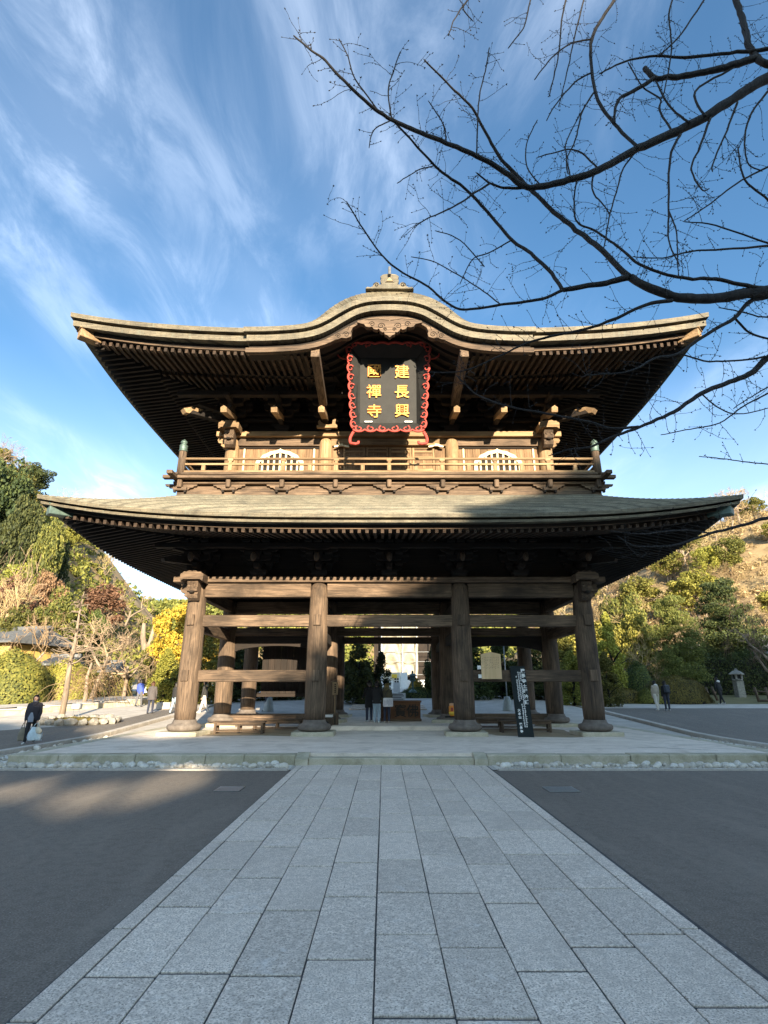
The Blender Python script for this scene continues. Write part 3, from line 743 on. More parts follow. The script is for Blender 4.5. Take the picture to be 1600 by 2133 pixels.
# gabled crown of the upper roof
gm = MB(); n = 10
for s in (-1, 1):
    rows = []
    for i in range(n + 1):
        q = i / n; yy = BAY + s * (HY2 - 4.6) * (1 - q); zz = 16.5 + 1.6 * (0.6 * q + 0.4 * q * q)
        rows.append([(x, yy, zz) for x in (-6.7, 0, 6.7)])
    gm.grid(rows)
gm.build('roof_crown', 'shingle', upper)
gb('roof_ridge', 'tile', -6.9, 6.9, BAY - 0.35, BAY + 0.35, 18.0, 18.6, 0.05, upper)
for sx in (-1, 1): MB().prism([(BAY - 4.1, 16.5), (BAY + 4.1, 16.5), (BAY, 18.1)], sx * 6.5 - 0.05, sx * 6.5 + 0.05, 'yz').build('gable_wall', 'dark_z', upper)
# soffits
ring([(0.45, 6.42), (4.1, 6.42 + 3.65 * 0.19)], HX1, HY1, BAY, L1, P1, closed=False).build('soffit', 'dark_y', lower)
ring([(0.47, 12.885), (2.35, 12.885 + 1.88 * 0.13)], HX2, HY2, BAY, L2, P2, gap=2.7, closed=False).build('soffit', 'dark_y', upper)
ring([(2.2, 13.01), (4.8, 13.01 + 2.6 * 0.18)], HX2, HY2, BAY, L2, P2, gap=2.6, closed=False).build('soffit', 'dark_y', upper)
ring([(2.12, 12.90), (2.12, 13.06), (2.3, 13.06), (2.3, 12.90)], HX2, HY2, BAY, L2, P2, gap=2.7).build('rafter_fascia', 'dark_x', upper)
# rafters: front ones piece by piece, the side rows joined
def lift(L, P, H, x): return L * (abs(x) / H) ** P
rcache = {}
def rafter_mesh(nm, ln, tan, w=0.05, h=0.13, mat='raft_y'):
    k = (nm, round(ln, 2), tan)
    if k not in rcache:
        m = MB(); M = Matrix.Shear('XY', 4, (0, 0))
        vs = [Vector((sx * w, yy, zz + tan * yy)) for zz in (-h, 0) for yy in (0, k[1]) for sx in (-1, 1)]
        m.add(vs, [(0, 2, 3, 1), (4, 5, 7, 6), (0, 1, 5, 4), (2, 6, 7, 3), (0, 4, 6, 2), (1, 3, 7, 5)]); rcache[k] = m.mesh('rafter', mat)
    return rcache[k]
nr = 85; sp = 20.9 / (nr - 1)
side_raf = MB()
def add_side(me, x, y, z, rz):
    M = Matrix.Translation((x, y, z)) @ Matrix.Rotation(rz, 4, 'Z')
    side_raf.add([M @ v.co for v in me.vertices], [tuple(p.vertices) for p in me.polygons])
for i in range(nr):
    x = -10.45 + sp * i; yt = BAY - HY1 + 0.45; hip = (BAY - HY1) + (HX1 - abs(x))
    ln = min(3.9, max(0.25, hip - yt)); z = 6.412 + lift(L1, P1, HX1, x)
    link('rafter', rafter_mesh('l', ln, 0.19), GATE, (x, yt, z))
    xu = x; yt = BAY - HY2 + 0.47; hip = (BAY - HY2) + (HX2 - abs(x))
    if abs(x) > 2.78:
        z = 12.875 + lift(L2, P2, HX2, x); ln = min(1.75, max(0.2, hip - yt)); link('rafter', rafter_mesh('u', ln, 0.13, 0.052, 0.15), GATE, (x, yt, z))
        if hip - yt > 1.9:
            ln = min(2.7, hip - yt - 1.72); link('rafter', rafter_mesh('b', ln, 0.18, 0.052, 0.15), GATE, (x, yt + 1.72, 12.995 + lift(L2, P2, HX2, x) * 0.8))
for sx in (-1, 1):
    ny = int(2 * (HY1 - 0.6) / sp)
    for i in range(ny + 1):
        y = BAY - HY1 + 0.65 + sp * i; a = abs(y - BAY)
        ln = min(3.9, max(0.25, (HY1 - a) - 0.45)); lf = L1 * (a / HY1) ** P1
        add_side(rafter_mesh('l', ln, 0.19), sx * (HX1 - 0.45), y, 6.412 + lf, R(90) * sx)
        d2 = HY2 - a; lf = L2 * (a / HY2) ** P2
        add_side(rafter_mesh('u', min(1.75, max(0.2, d2 - 0.47)), 0.13, 0.052, 0.15), sx * (HX2 - 0.47), y, 12.875 + lf, R(90) * sx)
        if d2 > 2.4: add_side(rafter_mesh('b', min(2.7, d2 - 2.19), 0.18, 0.052, 0.15), sx * (HX2 - 2.19), y, 12.995 + lf * 0.8, R(90) * sx)
o = side_raf.build('side_rafters', 'dark_x', GATE); o['kind'] = 'stuff'
# hip rafters with end caps
for sx in (-1, 1):
    for (HX, HY, L, z, inn, drop, cm) in ((HX1, HY1, L1, 6.44, 4.0, 0.19, 'copper'), (HX2, HY2, L2, 12.90, 4.7, 0.15, 'pale_y')):
        tip = Vector((sx * (HX - 0.28), BAY - HY + 0.28, z + L - 0.02)); inner = Vector((sx * (HX - inn), BAY - HY + inn, z + drop * inn + 0.05))
        d = (inner - tip); Q = d.to_track_quat('Y', 'Z').to_matrix().to_4x4(); M = Matrix.Translation(tip) @ Q
        h = MB().cbox(-0.14, 0.14, 0.0, d.length, -0.17, 0.12, 0.015, M).build('hip_rafter', 'wood_y', GATE)
        MB().cbox(-0.19, 0.19, -0.16, 0.55, -0.20, 0.10, 0.02, M).build('hip_cap', cm, h); MB().cbox(-0.22, 0.22, -0.20, 0.6, 0.102, 0.15, 0.01, M).build('hip_cap_lid', cm, h)
# ---- curved gable (karahafu) over the centre of the upper eave
def curve_fn(pts):
    xs = [p[0] for p in pts]; zs = [p[1] for p in pts]; n = len(xs); m = []
    for i in range(n):
        if i == 0: m.append(0.0)
        elif i == n - 1: m.append((zs[-1] - zs[-2]) / (xs[-1] - xs[-2]))
        else: m.append((zs[i + 1] - zs[i - 1]) / (xs[i + 1] - xs[i - 1]))
    def f(x):
        x = min(abs(x), xs[-1])
        for i in range(n - 1):
            if x <= xs[i + 1]:
                h = xs[i + 1] - xs[i]; t = (x - xs[i]) / h
                return ((2 * t ** 3 - 3 * t * t + 1) * zs[i] + (t ** 3 - 2 * t * t + t) * h * m[i] + (-2 * t ** 3 + 3 * t * t) * zs[i + 1] + (t ** 3 - t * t) * h * m[i + 1])
        return zs[-1]
    return f
KC = curve_fn([(0, 15.09), (0.45, 15.07), (0.9, 15.0), (1.41, 14.80), (1.91, 14.44), (2.25, 14.13), (2.56, 13.89), (3.0, 13.70), (3.55, 13.58), (4.3, 13.51), (5.06, 13.49)])
KT = curve_fn([(0, 0.36), (1.41, 0.34), (1.91, 0.30), (2.56, 0.17), (3.55, 0.07), (5.06, 0.03)])
def T(x): return KC(x) - KT(x)
def tn(x, off):
    e = 0.02; sl = (T(x + e) - T(x - e)) / (2 * e); L = math.hypot(1, sl)
    return (x + sl / L * off, T(x) - off / L)
def kstrip(o0, o1, y0, y1, xa, xb, n=64, back=0.0):
    m = MB(); rows = []
    for i in range(n + 1):
        x = xa + (xb - xa) * i / n; a = tn(x, o0); b = tn(x, o1)
        rows.append([(a[0], y0, a[1]), (b[0], y0 + back, b[1]), (b[0], y1, b[1]), (a[0], y1, a[1]), (a[0], y0, a[1])])
    m.grid(rows); w = 5
    m.f.append((0, 1, 2, 3)); m.f.append((n * w + 3, n * w + 2, n * w + 1, n * w)); return m
YF = -4.33
kara = kstrip(-0.30, -0.02, YF + 0.75, 0.6, -5.0, 5.0).build('curved_gable_roof', 'shingle', GATE)
kstrip(0.0, 0.185, YF, YF + 0.95, -5.06, 5.06).build('gable_band', 'shingle2', kara)
kstrip(0.18, 0.28, YF + 0.34, YF + 0.9, -5.0, 5.0).build('gable_recess', 'dark_x', kara)  # shade of the gable gap painted with the dark timber
kstrip(0.265, 0.50, YF + 0.10, YF + 0.95, -4.95, 4.95).build('gable_band', 'shingle2', kara)
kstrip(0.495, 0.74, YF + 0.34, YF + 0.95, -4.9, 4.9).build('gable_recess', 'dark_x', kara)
kstrip(0.56, 0.62, YF + 0.9, 0.6, -3.3, 3.3).build('gable_soffit', 'dark_y', kara)
for k in range(7):
    y0 = YF + 1.1 + k * 0.5; kstrip(0.615, 0.75, y0, y0 + 0.1, -3.1, 3.1, 40).build('curved_rafter', 'dark_x', kara)
# shingle courses capping the hump
xs = []; x = -3.5
while x < 3.5: xs.append(x); x += 0.17
for a in xs:
    b = a + 0.18; t0, t1 = KT(a) + 0.01, KT(b) + 0.01
    q = []
    for (xx, tk, up) in ((a, t0, 0.012), (b, t1, 0.0)):
        l = tn(xx, 0.0); h = tn(xx, -(tk + up) * 0.98)
        q.append([(l[0], YF + 0.02 - up, l[1]), (h[0], YF + 0.20 - up, h[1]), (h[0], YF + 1.0, h[1] + 0.1), (l[0], YF + 1.0, l[1])])
    if a > 0: q = [[(p[0], p[1] + (0.012 if k == 0 else -0.012), p[2]) for p in r_] for k, r_ in enumerate(q)]
    m = MB().add(q[0] + q[1], [(0, 1, 5, 4), (1, 2, 6, 5), (2, 3, 7, 6), (3, 0, 4, 7), (3, 2, 1, 0), (4, 5, 6, 7)]); m.build('cap_shingle', 'shingle2', kara)
# barge board with scrolled feet
YB = YF + 0.26
def barge(sx):
    m = MB(); top = [tn(sx * x, 0.66) for x in [0.0 + 1.9 * i / 18 for i in range(19)]]
    bot = [(0, 13.80), (0.15, 13.86), (0.4, 13.89), (0.8, 13.86), (1.1, 13.76), (1.3, 13.62), (1.36, 13.46), (1.33, 13.36), (1.36, 13.24), (1.52, 13.18), (1.68, 13.20), (1.80, 13.14), (2.0, 13.10), (2.22, 13.14)]
    bot = [(sx * a, b) for a, b in bot]
    m.prism(top + bot[::-1], YB, YB + 0.2)
    return m
for sx in (-1, 1):
    b = barge(sx).build('barge_board', 'wood_x', kara)
    kstrip(0.665, 0.845, YB + 0.003, YB + 0.18, sx * 1.88, sx * 5.0, 40).build('barge_tail', 'wood_x', kara)
    for (cx, cz, rr_) in ((1.52, 13.33, 0.12), (1.80, 13.27, 0.10)):
        pts = [(sx * (cx + rr_ * (1 - k / 22) * math.cos(k * 0.5)), YB - 0.006, cz + rr_ * (1 - k / 22) * math.sin(k * 0.5)) for k in range(20)]
        MB().tube(pts, 0.012, 5).build('scroll_line', 'dark_x', b)
    pts = [(sx * x, YB - 0.004, z) for x, z in ((0.02, 13.90), (0.4, 13.97), (0.8, 13.94), (1.15, 13.84), (1.42, 13.66), (1.47, 13.5))]
    MB().tube(pts, 0.010, 5).build('carved_line', 'dark_x', b)
# carved pendant
half = [(1.12, 13.84), (1.14, 13.78), (1.05, 13.74), (0.90, 13.70), (0.84, 13.60), (0.72, 13.57), (0.62, 13.60), (0.56, 13.50), (0.44, 13.47), (0.38, 13.52), (0.33, 13.42), (0.26, 13.36), (0.20, 13.38), (0.17, 13.28), (0.09, 13.25), (0, 13.16)]
poly = [(-a, b) for a, b in half] + [(a, b) for a, b in half[-2::-1]] + [(0.5, 13.88), (0, 13.83), (-0.5, 13.88)]
pend = MB().prism(poly, YB - 0.08, YB + 0.10).build('carved_pendant', 'wood_x', kara)
for sx in (-1, 1):
    for (cx, cz, rr_, dr) in ((0.62, 13.70, 0.11, 1), (0.30, 13.62, 0.13, -1), (0.16, 13.48, 0.07, 1)):
        pts = [(sx * (cx + dr * rr_ * (1 - k / 20) * math.cos(k * 0.55)), YB - 0.085, cz + rr_ * (1 - k / 20) * math.sin(k * 0.55)) for k in range(17)]
        MB().tube(pts, 0.013, 5).build('scroll_line', 'dark_x', pend)
# ridge-end ornament
oh = [(0.86, 15.10), (0.80, 15.17), (0.68, 15.15), (0.60, 15.20), (0.58, 15.30), (0.48, 15.38), (0.38, 15.34), (0.36, 15.26), (0.28, 15.28), (0.33, 15.42), (0.30, 15.54), (0.33, 15.62), (0.24, 15.70), (0.10, 15.73)]
orn = MB().prism([(-a, b) for a, b in oh] + [(a, b) for a, b in oh[::-1]], YF + 0.05, YF + 0.27).build('ridge_ornament', 'shingle2', kara)
MB().prism([(-0.16, 15.36), (-0.17, 15.5), (-0.1, 15.6), (0.1, 15.6), (0.17, 15.5), (0.16, 15.36)], YF + 0.03, YF + 0.06).build('ornament_panel', 'shingle2', orn)
MB().prism([(-0.12, 15.38), (0, 15.55), (0.12, 15.38)], YF + 0.005, YF + 0.035).build('ornament_crest', 'pale_x', orn)
for sx in (-1, 1):
    pts = [(sx * (0.48 + 0.10 * (1 - k / 20) * math.cos(k * 0.5)), YF + 0.042, 15.25 + 0.10 * (1 - k / 20) * math.sin(k * 0.5)) for k in range(16)]
    MB().tube(pts, 0.014, 5).build('scroll_line', 'dark_x', orn)
MB().tube([(0, YF - 0.05, 15.60), (0, YF - 0.02, 15.95)], 0.055, 8).build('ornament_spike', 'tile', orn)
# struts carrying the gable
for sx in (-1, 1):
    M = Matrix.Translation((sx * 2.6, -3.95, 12.70)) @ Matrix.Rotation(R(-7), 4, 'X')
    MB().cbox(-0.15, 0.15, 0, 2.9, -0.2, 0.16, 0.015, M).build('gable_strut', 'wood_y', GATE)

# ---- upper storey body
UY = 0.5
up_me = MB().lathe([(0.29, 9.40), (0.29, 10.6), (0.275, 11.2), (0.25, 11.36), (0.17, 11.44), (0.05, 11.46)], 22).mesh('upper_pillar', 'pale_z', True)
for x in (-6.5, -2.62, 2.62, 6.5): link('upper_pillar', up_me, GATE, (x, UY, 0))
for (a, b) in ((-6.5, -2.62), (-2.62, 2.62), (2.62, 6.5)):
    gb('upper_head_beam', 'wood_x' if a < -3 or a > 2 else 'pale_x', a + 0.22, b - 0.22, UY - 0.12, UY + 0.12, 11.12, 11.46, 0.015)
    if a != -2.62: gb('dark_rail', 'dark_x', a + 0.25, b - 0.25, UY - 0.02, UY + 0.1, 11.04, 11.118, 0.005)
plate_run(11.475, 11.70, 7.15, UY, 0, BAY, 'upper_plate')
plank_me = {}
def planks(a, b, z0, z1, w=0.30):
    n = max(1, round((b - a) / w)); w2 = (b - a) / n
    for i in range(n):
        k = (round(w2, 3), z0, z1)
        if k not in plank_me: plank_me[k] = MB().cbox(-w2 / 2 + 0.004, w2 / 2 - 0.004, -0.03, 0.03, z0, z1, 0.006).mesh('plank', 'wall_wood')
        link('plank', plank_me[k], GATE, (a + w2 * (i + 0.5), UY + 0.06 + rr.uniform(-0.006, 0.006), 0))
planks(-6.25, -2.88, 9.5, 11.06); planks(2.88, 6.25, 9.5, 11.06); planks(-2.36, -1.92, 9.5, 11.12); planks(1.92, 2.36, 9.5, 11.12)
gb('wall_core', 'dark_z', -6.4, 6.4, UY + 0.1, UY + 0.16, 8.6, 11.6); gb('wall_core', 'wall_wood', -6.46, -6.40, UY, 8.7, 8.6, 11.6); gb('wall_core', 'wall_wood', 6.40, 6.46, UY, 8.7, 8.6, 11.6); gb('wall_core', 'dark_z', -6.4, 6.4, 8.64, 8.7, 8.6, 11.6)
for x in (-3.1, -6.0, 3.1, 6.0): gb('wall_batten', 'cream', x - 0.035, x + 0.035, UY - 0.02, UY + 0.028, 9.5, 11.03, 0.005)
# panelled doors
DW = 0.955
for i in range(4):
    x0 = -1.91 + i * DW; d = gb('door_leaf', 'wall_wood', x0 + 0.012, x0 + DW - 0.012, UY + 0.03, UY + 0.08, 9.5, 11.12, 0.006)
    for (a, b, z0, z1) in ((x0 + .012, x0 + .10, 9.5, 11.12), (x0 + DW - .10, x0 + DW - .012, 9.5, 11.12)): gb('door_stile', 'pale_z', a, b, UY - 0.02, UY + 0.035, z0, z1, 0.006, d)
    for z in (9.52, 9.78, 10.06, 10.62, 10.86, 11.03): gb('door_rail', 'pale_x', x0 + 0.10, x0 + DW - 0.10, UY - 0.015, UY + 0.033, z, z + 0.085, 0.006, d)
    for z in (10.32,): gb('door_muntin', 'pale_z', x0 + DW / 2 - .035, x0 + DW / 2 + .035, UY - 0.01, UY + 0.032, 10.15, 10.62, 0.005, d)
# scalloped apron above the doors
sc = [(-1.9, 11.12)] + [(-1.9 + 3.8 * i / 48, 11.20 + 0.05 * abs(math.sin(math.pi * i / 8)) ** 0.7 * -1 + (0.06 if i % 8 == 0 else 0)) for i in range(49)] + [(1.9, 11.12)]
MB().prism(sc, UY - 0.20, UY - 0.125).build('scalloped_apron', 'pale_x', GATE)
for sx in (-1, 1):
    hp = [(-0.30, 0), (-0.32, 0.06), (-0.2, 0.10), (-0.12, 0.15), (0, 0.17), (0.12, 0.15), (0.2, 0.10), (0.32, 0.06), (0.30, 0), (0.16, 0.015), (0.08, 0.06), (-0.08, 0.06), (-0.16, 0.015)]
    MB().prism([(sx * 1.95 + a, 11.02 + b) for a, b in hp], UY - 0.19, UY - 0.125).build('door_hinge_block', 'cream', GATE)
    # small carved fish-tail bracket above the left and right pillars
    ft = [(-0.35, 0), (0.5, 0), (0.52, 0.08), (0.42, 0.14), (0.47, 0.26), (0.40, 0.36), (0.34, 0.26), (0.20, 0.16), (0.05, 0.13), (-0.12, 0.16), (-0.14, 0.34), (-0.2, 0.42), (-0.27, 0.38), (-0.24, 0.2), (-0.33, 0.1)]
    if sx < 0: MB().prism([(sx * 2.45 - sx * a * -1, 11.705 + b) for a, b in ft], UY - 0.62, UY - 0.5).build('carved_finial', 'pale_x', GATE)
# bell-shaped windows
bo = [(0.99, 9.72), (0.99, 10.40), (0.94, 10.52), (0.78, 10.64), (0.72, 10.73), (0.50, 10.83), (0.42, 10.89), (0.16, 10.94), (0.05, 10.98), (0, 11.03)]
bi = [(0.84, 9.72), (0.84, 10.36), (0.80, 10.43), (0.66, 10.53), (0.60, 10.61), (0.42, 10.70), (0.35, 10.75), (0.14, 10.80), (0.04, 10.83), (0, 10.86)]
for sx in (-1, 1):
    cx = sx * 4.5; fr = MB(); O = [(-a, b) for a, b in bo] + bo[-2::-1]; I = [(-a, b) for a, b in bi] + bi[-2::-1]
    rows = [[(cx + o_[0], UY - 0.06, o_[1]), (cx + i_[0], UY - 0.06, i_[1]), (cx + i_[0], UY + 0.04, i_[1]), (cx + o_[0], UY + 0.04, o_[1]), (cx + o_[0], UY - 0.06, o_[1])] for o_, i_ in zip(O, I)]
    w = fr.grid(rows).build('window', 'cream', GATE)
    MB().prism([(cx + a, b) for a, b in I], UY + 0.02, UY + 0.026).build('window_dark', 'dark_x', w)
    for k in range(7):
        x = -0.72 + 0.24 * k; top = 10.42 + 0.42 * (1 - (abs(x) / 0.84) ** 2); MB().cbox(cx + x - 0.04, cx + x + 0.04, UY - 0.03, UY + 0.015, 9.72, top, 0.008).build('window_bar', 'cream', w)
    for z in (9.9, 10.28): MB().cbox(cx - 0.84, cx + 0.84, UY - 0.045, UY - 0.032, z, z + 0.085, 0.004).build('window_rail', 'cream', w)

# ---- balcony
BYF = -0.92
gb('balcony_base', 'wood_x', -8.15, 8.15, -0.66, -0.40, 8.42, 8.76, 0.015); gb('balcony_panel', 'wood_x', -8.1, 8.1, -0.56, -0.42, 8.76, 9.14, 0.005)
gb('balcony_bearer', 'wood_x', -8.3, 8.3, -0.74, -0.57, 9.02, 9.12, 0.01)
gb('balcony_edge_beam', 'wood_x', -8.62, 8.62, BYF - 0.10, BYF + 0.12, 9.15, 9.28, 0.012); gb('balcony_edge_board', 'wood_x', -8.35, 8.35, BYF - 0.14, BYF + 0.4, 9.285, 9.37, 0.012)
gb('balcony_floor', 'wood_x', -8.3, 8.3, BYF + 0.4, 10.1, 9.29, 9.36, 0.005)
for sx in (-1, 1):
    xa, xb = sorted((sx * 8.1, sx * 7.85)); gb('balcony_side_base', 'wood_y', xa, xb, -0.39, 9.6, 8.42, 9.12, 0.01)
    xa, xb = sorted((sx * 8.05, sx * 8.27)); gb('balcony_side_beam', 'wood_y', xa, xb, -1.55, 10.2, 9.13, 9.27, 0.012)
balc_arm = [(-0.62, 0.22), (-0.60, 0.15), (-0.50, 0.14), (-0.46, 0.08), (-0.36, 0.07), (-0.24, -0.04), (0.24, -0.04), (0.36, 0.07), (0.46, 0.08), (0.50, 0.14), (0.60, 0.15), (0.62, 0.22)]
ba_me = MB().prism(balc_arm, -0.62 - 0.06, -0.57 + 0.01).mesh('balcony_bracket', 'wood_x'); bb_me = MB().cbox(-0.26, 0.26, -0.13, 0.0, -0.07, 0.07, 0.012).mesh('bracket_seat', 'wood_x')
bf_me = MB().cbox(-0.085, 0.085, -0.16, 0.1, -0.2, 0.13, 0.03).mesh('bracket_head', 'wood_z'); bcap = MB().ball((0, -0.03, 0.12), 0.09, 0.12, 0.07).mesh('bracket_cap', 'wood_z', True); bleg = MB().box(-0.04, 0.04, -0.1, 0, -0.07, 0).mesh('bracket_leg', 'dark_z')
for k in range(-4, 5):
    x = k * 2.05 if abs(k) < 4 else math.copysign(8.0, k)
    b = link('balcony_bracket', ba_me, GATE, (x, 0, 8.80)); link('bracket_seat', bb_me, b, (0, -0.68, 0.0)); h = link('bracket_head', bf_me, b, (0, -0.76, 0.22)); link('bracket_cap', bcap, b, (0, -0.78, 0.24))
    for s in (-0.2, 0.2): link('bracket_leg', bleg, b, (s, -0.69, -0.07))
gb('rail_sill', 'pale_x', -7.85, 7.85, BYF - 0.07, BYF + 0.07, 9.372, 9.47, 0.012); gb('middle_rail', 'pale_x', -7.85, 7.85, BYF - 0.045, BYF + 0.045, 9.70, 9.775, 0.01)
MB().tube([(-7.85, BYF, 9.965), (7.85, BYF, 9.965)], 0.052, 10).build('top_rail', 'pale_x', GATE, smooth=True)
for k in range(-7, 8):
    x = k * 1.018
    gb('baluster', 'pale_z', x - 0.075, x + 0.075, BYF - 0.052, BYF + 0.052, 9.47, 9.70, 0.012)
    if k % 2 == 0:
        gb('rail_block', 'pale_z', x - 0.06, x + 0.06, BYF - 0.05, BYF + 0.05, 9.776, 9.86, 0.01); gb('rail_saddle', 'pale_x', x - 0.10, x + 0.10, BYF - 0.056, BYF + 0.056, 9.86, 9.985, 0.012)
fin_prof = [(0.16, 0), (0.165, 0.03), (0.15, 0.06), (0.15, 0.20), (0.165, 0.23), (0.15, 0.26), (0.10, 0.29), (0.085, 0.32), (0.125, 0.36), (0.13, 0.40), (0.105, 0.45), (0.05, 0.49), (0.012, 0.535)]
fin_me = MB().lathe(fin_prof, 16).mesh('finial', 'copper', True)
post_me = MB().lathe([(0.155, 9.30), (0.15, 9.8), (0.14, 10.26)], 16).mesh('balcony_post', 'wood_z', True)
for sx in (-1, 1):
    for y in (BYF, 10.0):
        p = link('balcony_post', post_me, GATE, (sx * 7.98, y, 0)); link('finial', fin_me, p, (0, 0, 10.26))
    for (z0, z1, w) in ((9.372, 9.47, 0.07), (9.70, 9.775, 0.045), (9.92, 10.01, 0.05)): gb('side_rail', 'pale_y', sx * 7.98 - w, sx * 7.98 + w, BYF + 0.14, 9.86, z0, z1, 0.01)
    for k in range(10): gb('side_baluster', 'pale_z', sx * 7.98 - .05, sx * 7.98 + .05, 0.1 + k * 1.02, 0.24 + k * 1.02, 9.47, 9.70, 0.01)

# ================================================================== name plaque (hangs from the gate)
pt = at(801 + 9, 716, 17.45); pb = at(801 + 11, 898, 18.15)
tiltv = (Vector((0, pt.y, pt.z)) - Vector((0, pb.y, pb.z))); PH = tiltv.length
ang = math.atan2(pb.y - pt.y, tiltv.z)                       # leans forward at the top
PLQ = empty('name_plaque', (0.165, pb.y, pb.z), 0, 'black name plaque with six gold characters and red scrolled frame hanging under the eave', 'plaque')
PLQ.rotation_euler = (ang, 0, 0)
bw, b0, b1 = 1.08, 0.36, PH - 0.42
MB().cbox(-bw, bw, 0.30, 0.36, b0, b1, 0.008).build('board', 'black', PLQ)
tw, bwid = 1.50, 1.30; d_ = 0.30
def wing(name, q, t=0.035):
    q = [Vector(p) for p in q]; nrm = (q[1] - q[0]).cross(q[2] - q[0]).normalized() * t
    MB().add(q + [p + nrm for p in q], [(3, 2, 1, 0), (4, 5, 6, 7), (0, 1, 5, 4), (1, 2, 6, 5), (2, 3, 7, 6), (3, 0, 4, 7)]).build(name, 'black', PLQ)
TL, TR, BL, BR = (-tw, 0, PH), (tw, 0, PH), (-bwid, 0, 0.05), (bwid, 0, 0.05)
tl, tr, bl, br = (-bw, d_, b1), (bw, d_, b1), (-bw, d_, b0), (bw, d_, b0)
wing('wing', [bl, tl, TL, BL]); wing('wing', [tr, br, BR, TR]); wing('wing', [tl, tr, TR, TL]); wing('wing', [br, bl, BL, BR])
def scroll_run(A, B, n, inward, rad, flip=False, w=0.045, gapmid=False):
    """row of C-scrolls with a wavy rim between A and B"""
    A, B, inward = Vector(A), Vector(B), Vector(inward); d = (B - A); ln = d.length / n; t = d.normalized()
    for i in range(n):
        if gapmid and i in gapmid: continue
        c = A + t * (ln * (i + 0.5)); s = -1 if (i >= n / 2) != flip else 1
        pts = []; rads = []
        for k in range(19):
            a = -0.35 * math.pi + 1.95 * math.pi * k / 18; r_ = rad * (1.0 - 0.62 * (k / 18) ** 1.3)
            pts.append(c + t * (s * (-math.cos(a) * r_ * 0.95)) + inward * (math.sin(a) * r_ * -0.9 + rad * 0.35)); rads.append(w * (1.0 - 0.35 * k / 18))
        MB().tube(pts, rads, 6).build('scroll', 'red', PLQ, smooth=True)
    pts = []; rads = []
    for k in range(n * 8 + 1):
        u = k / (n * 8); pts.append(A + d * u - inward * (rad * 0.62 * abs(math.sin(math.pi * u * n)) ** 0.8)); rads.append(w * 1.1)
    MB().tube(pts, rads, 6).build('frame_rim', 'red', PLQ, smooth=True)
scroll_run((-tw, -0.03, PH - 0.05), (-bwid, -0.03, 0.1), 9, (1, 0.15, 0), 0.125, w=0.029)
scroll_run((tw, -0.03, PH - 0.05), (bwid, -0.03, 0.1), 9, (-1, 0.15, 0), 0.125, w=0.029)
scroll_run((-bwid, -0.03, 0.06), (bwid, -0.03, 0.06), 6, (0, 0.25, 0.9), 0.14, w=0.034)
scroll_run((-tw, -0.03, PH), (tw, -0.03, PH), 6, (0, 0.2, -0.9), 0.10, gapmid=(2, 3))
for sx in (-1, 1):      # curled feet
    pts = [(sx * (bwid - 0.02 + 0.13 * math.sin(a * 0.5)), 0, -0.02 - 0.42 * a / 4.2 + 0.0) for a in [4.2 * k / 14 for k in range(15)]] + [(sx * (bwid - 0.10), 0, -0.47), (sx * (bwid - 0.20), 0, -0.44), (sx * (bwid - 0.2), 0, -0.36)]
    MB().tube(pts, [0.06] * 12 + [0.055] * (len(pts) - 12), 6).build('curled_foot', 'red', PLQ, smooth=True)
    pts = [(sx * (tw + 0.05 + 0.35 * math.sin(a)), 0.1, PH - 0.1 - 0.22 * (1 - math.cos(a))) for a in [math.pi * k / 12 for k in range(13)]]
    MB().tube(pts, 0.03, 6).build('curled_ear', 'red', PLQ, smooth=True)
for (ch, px, py) in (('國', 783, 763), ('禪', 782, 808), ('寺', 783, 851), ('建', 838, 765), ('長', 838, 809), ('興', 838, 850)):
    me = text_mesh(ch, 0.57, 0.03, 0.005); me.materials.append(MAT['gold'])
    x = (px - 811) * 0.0188; z = b0 + (b1 - b0) * ((878 - py) / (878 - 734))
    link('character', me, PLQ, (x, 0.27, z), (R(90), 0, 0), (1, 0.95, 1))
for sx in (-1, 1): MB().cbox(sx * 0.74 - 0.15, sx * 0.74 + 0.15, 0.2, 0.3, b0 + 0.03, b0 + 0.09, 0.01).build('retaining_clip', 'steel', PLQ)
# ================================================================== vegetation
import numpy as np
def leaves_mesh(name, C, size, mat, seed=0, N=None, aspect=0.55, jitter=0.5, droop=0.0):
    """C: (n,3) leaf centres; N: outward normals (n,3) or None -> small rhombus leaves as one mesh"""
    r = np.random.default_rng(seed); C = np.asarray(C, dtype=np.float64); n = len(C)
    d = r.normal(size=(n, 3)); d /= np.linalg.norm(d, axis=1)[:, None] + 1e-9
    if N is not None: d = d * jitter + np.asarray(N) * (1 - jitter); d /= np.linalg.norm(d, axis=1)[:, None] + 1e-9
    a = r.normal(size=(n, 3)); a[:, 2] -= droop; a -= d * (a * d).sum(1)[:, None]; a /= np.linalg.norm(a, axis=1)[:, None] + 1e-9
    b = np.cross(d, a); s = (size * r.uniform(0.6, 1.35, n))[:, None]
    V = np.stack([C - a * s, C + b * s * aspect, C + a * s, C - b * s * aspect], 1).reshape(-1, 3)
    me = bpy.data.meshes.new(name); me.vertices.add(4 * n); me.vertices.foreach_set('co', V.ravel())
    me.loops.add(4 * n); me.loops.foreach_set('vertex_index', np.arange(4 * n, dtype=np.int32))
    me.polygons.add(n); me.polygons.foreach_set('loop_start', np.arange(0, 4 * n, 4, dtype=np.int32))
    me.materials.append(MAT[mat]); me.update(calc_edges=True); me.validate(); return me
def blob_points(r, c, rad, n, flat=1.0):
    d = r.normal(size=(n, 3)); d /= np.linalg.norm(d, axis=1)[:, None]; k = r.uniform(0.35, 1.0, n) ** 0.45
    P = d * k[:, None] * np.array([rad, rad, rad * flat]) + np.array(c); return P, d
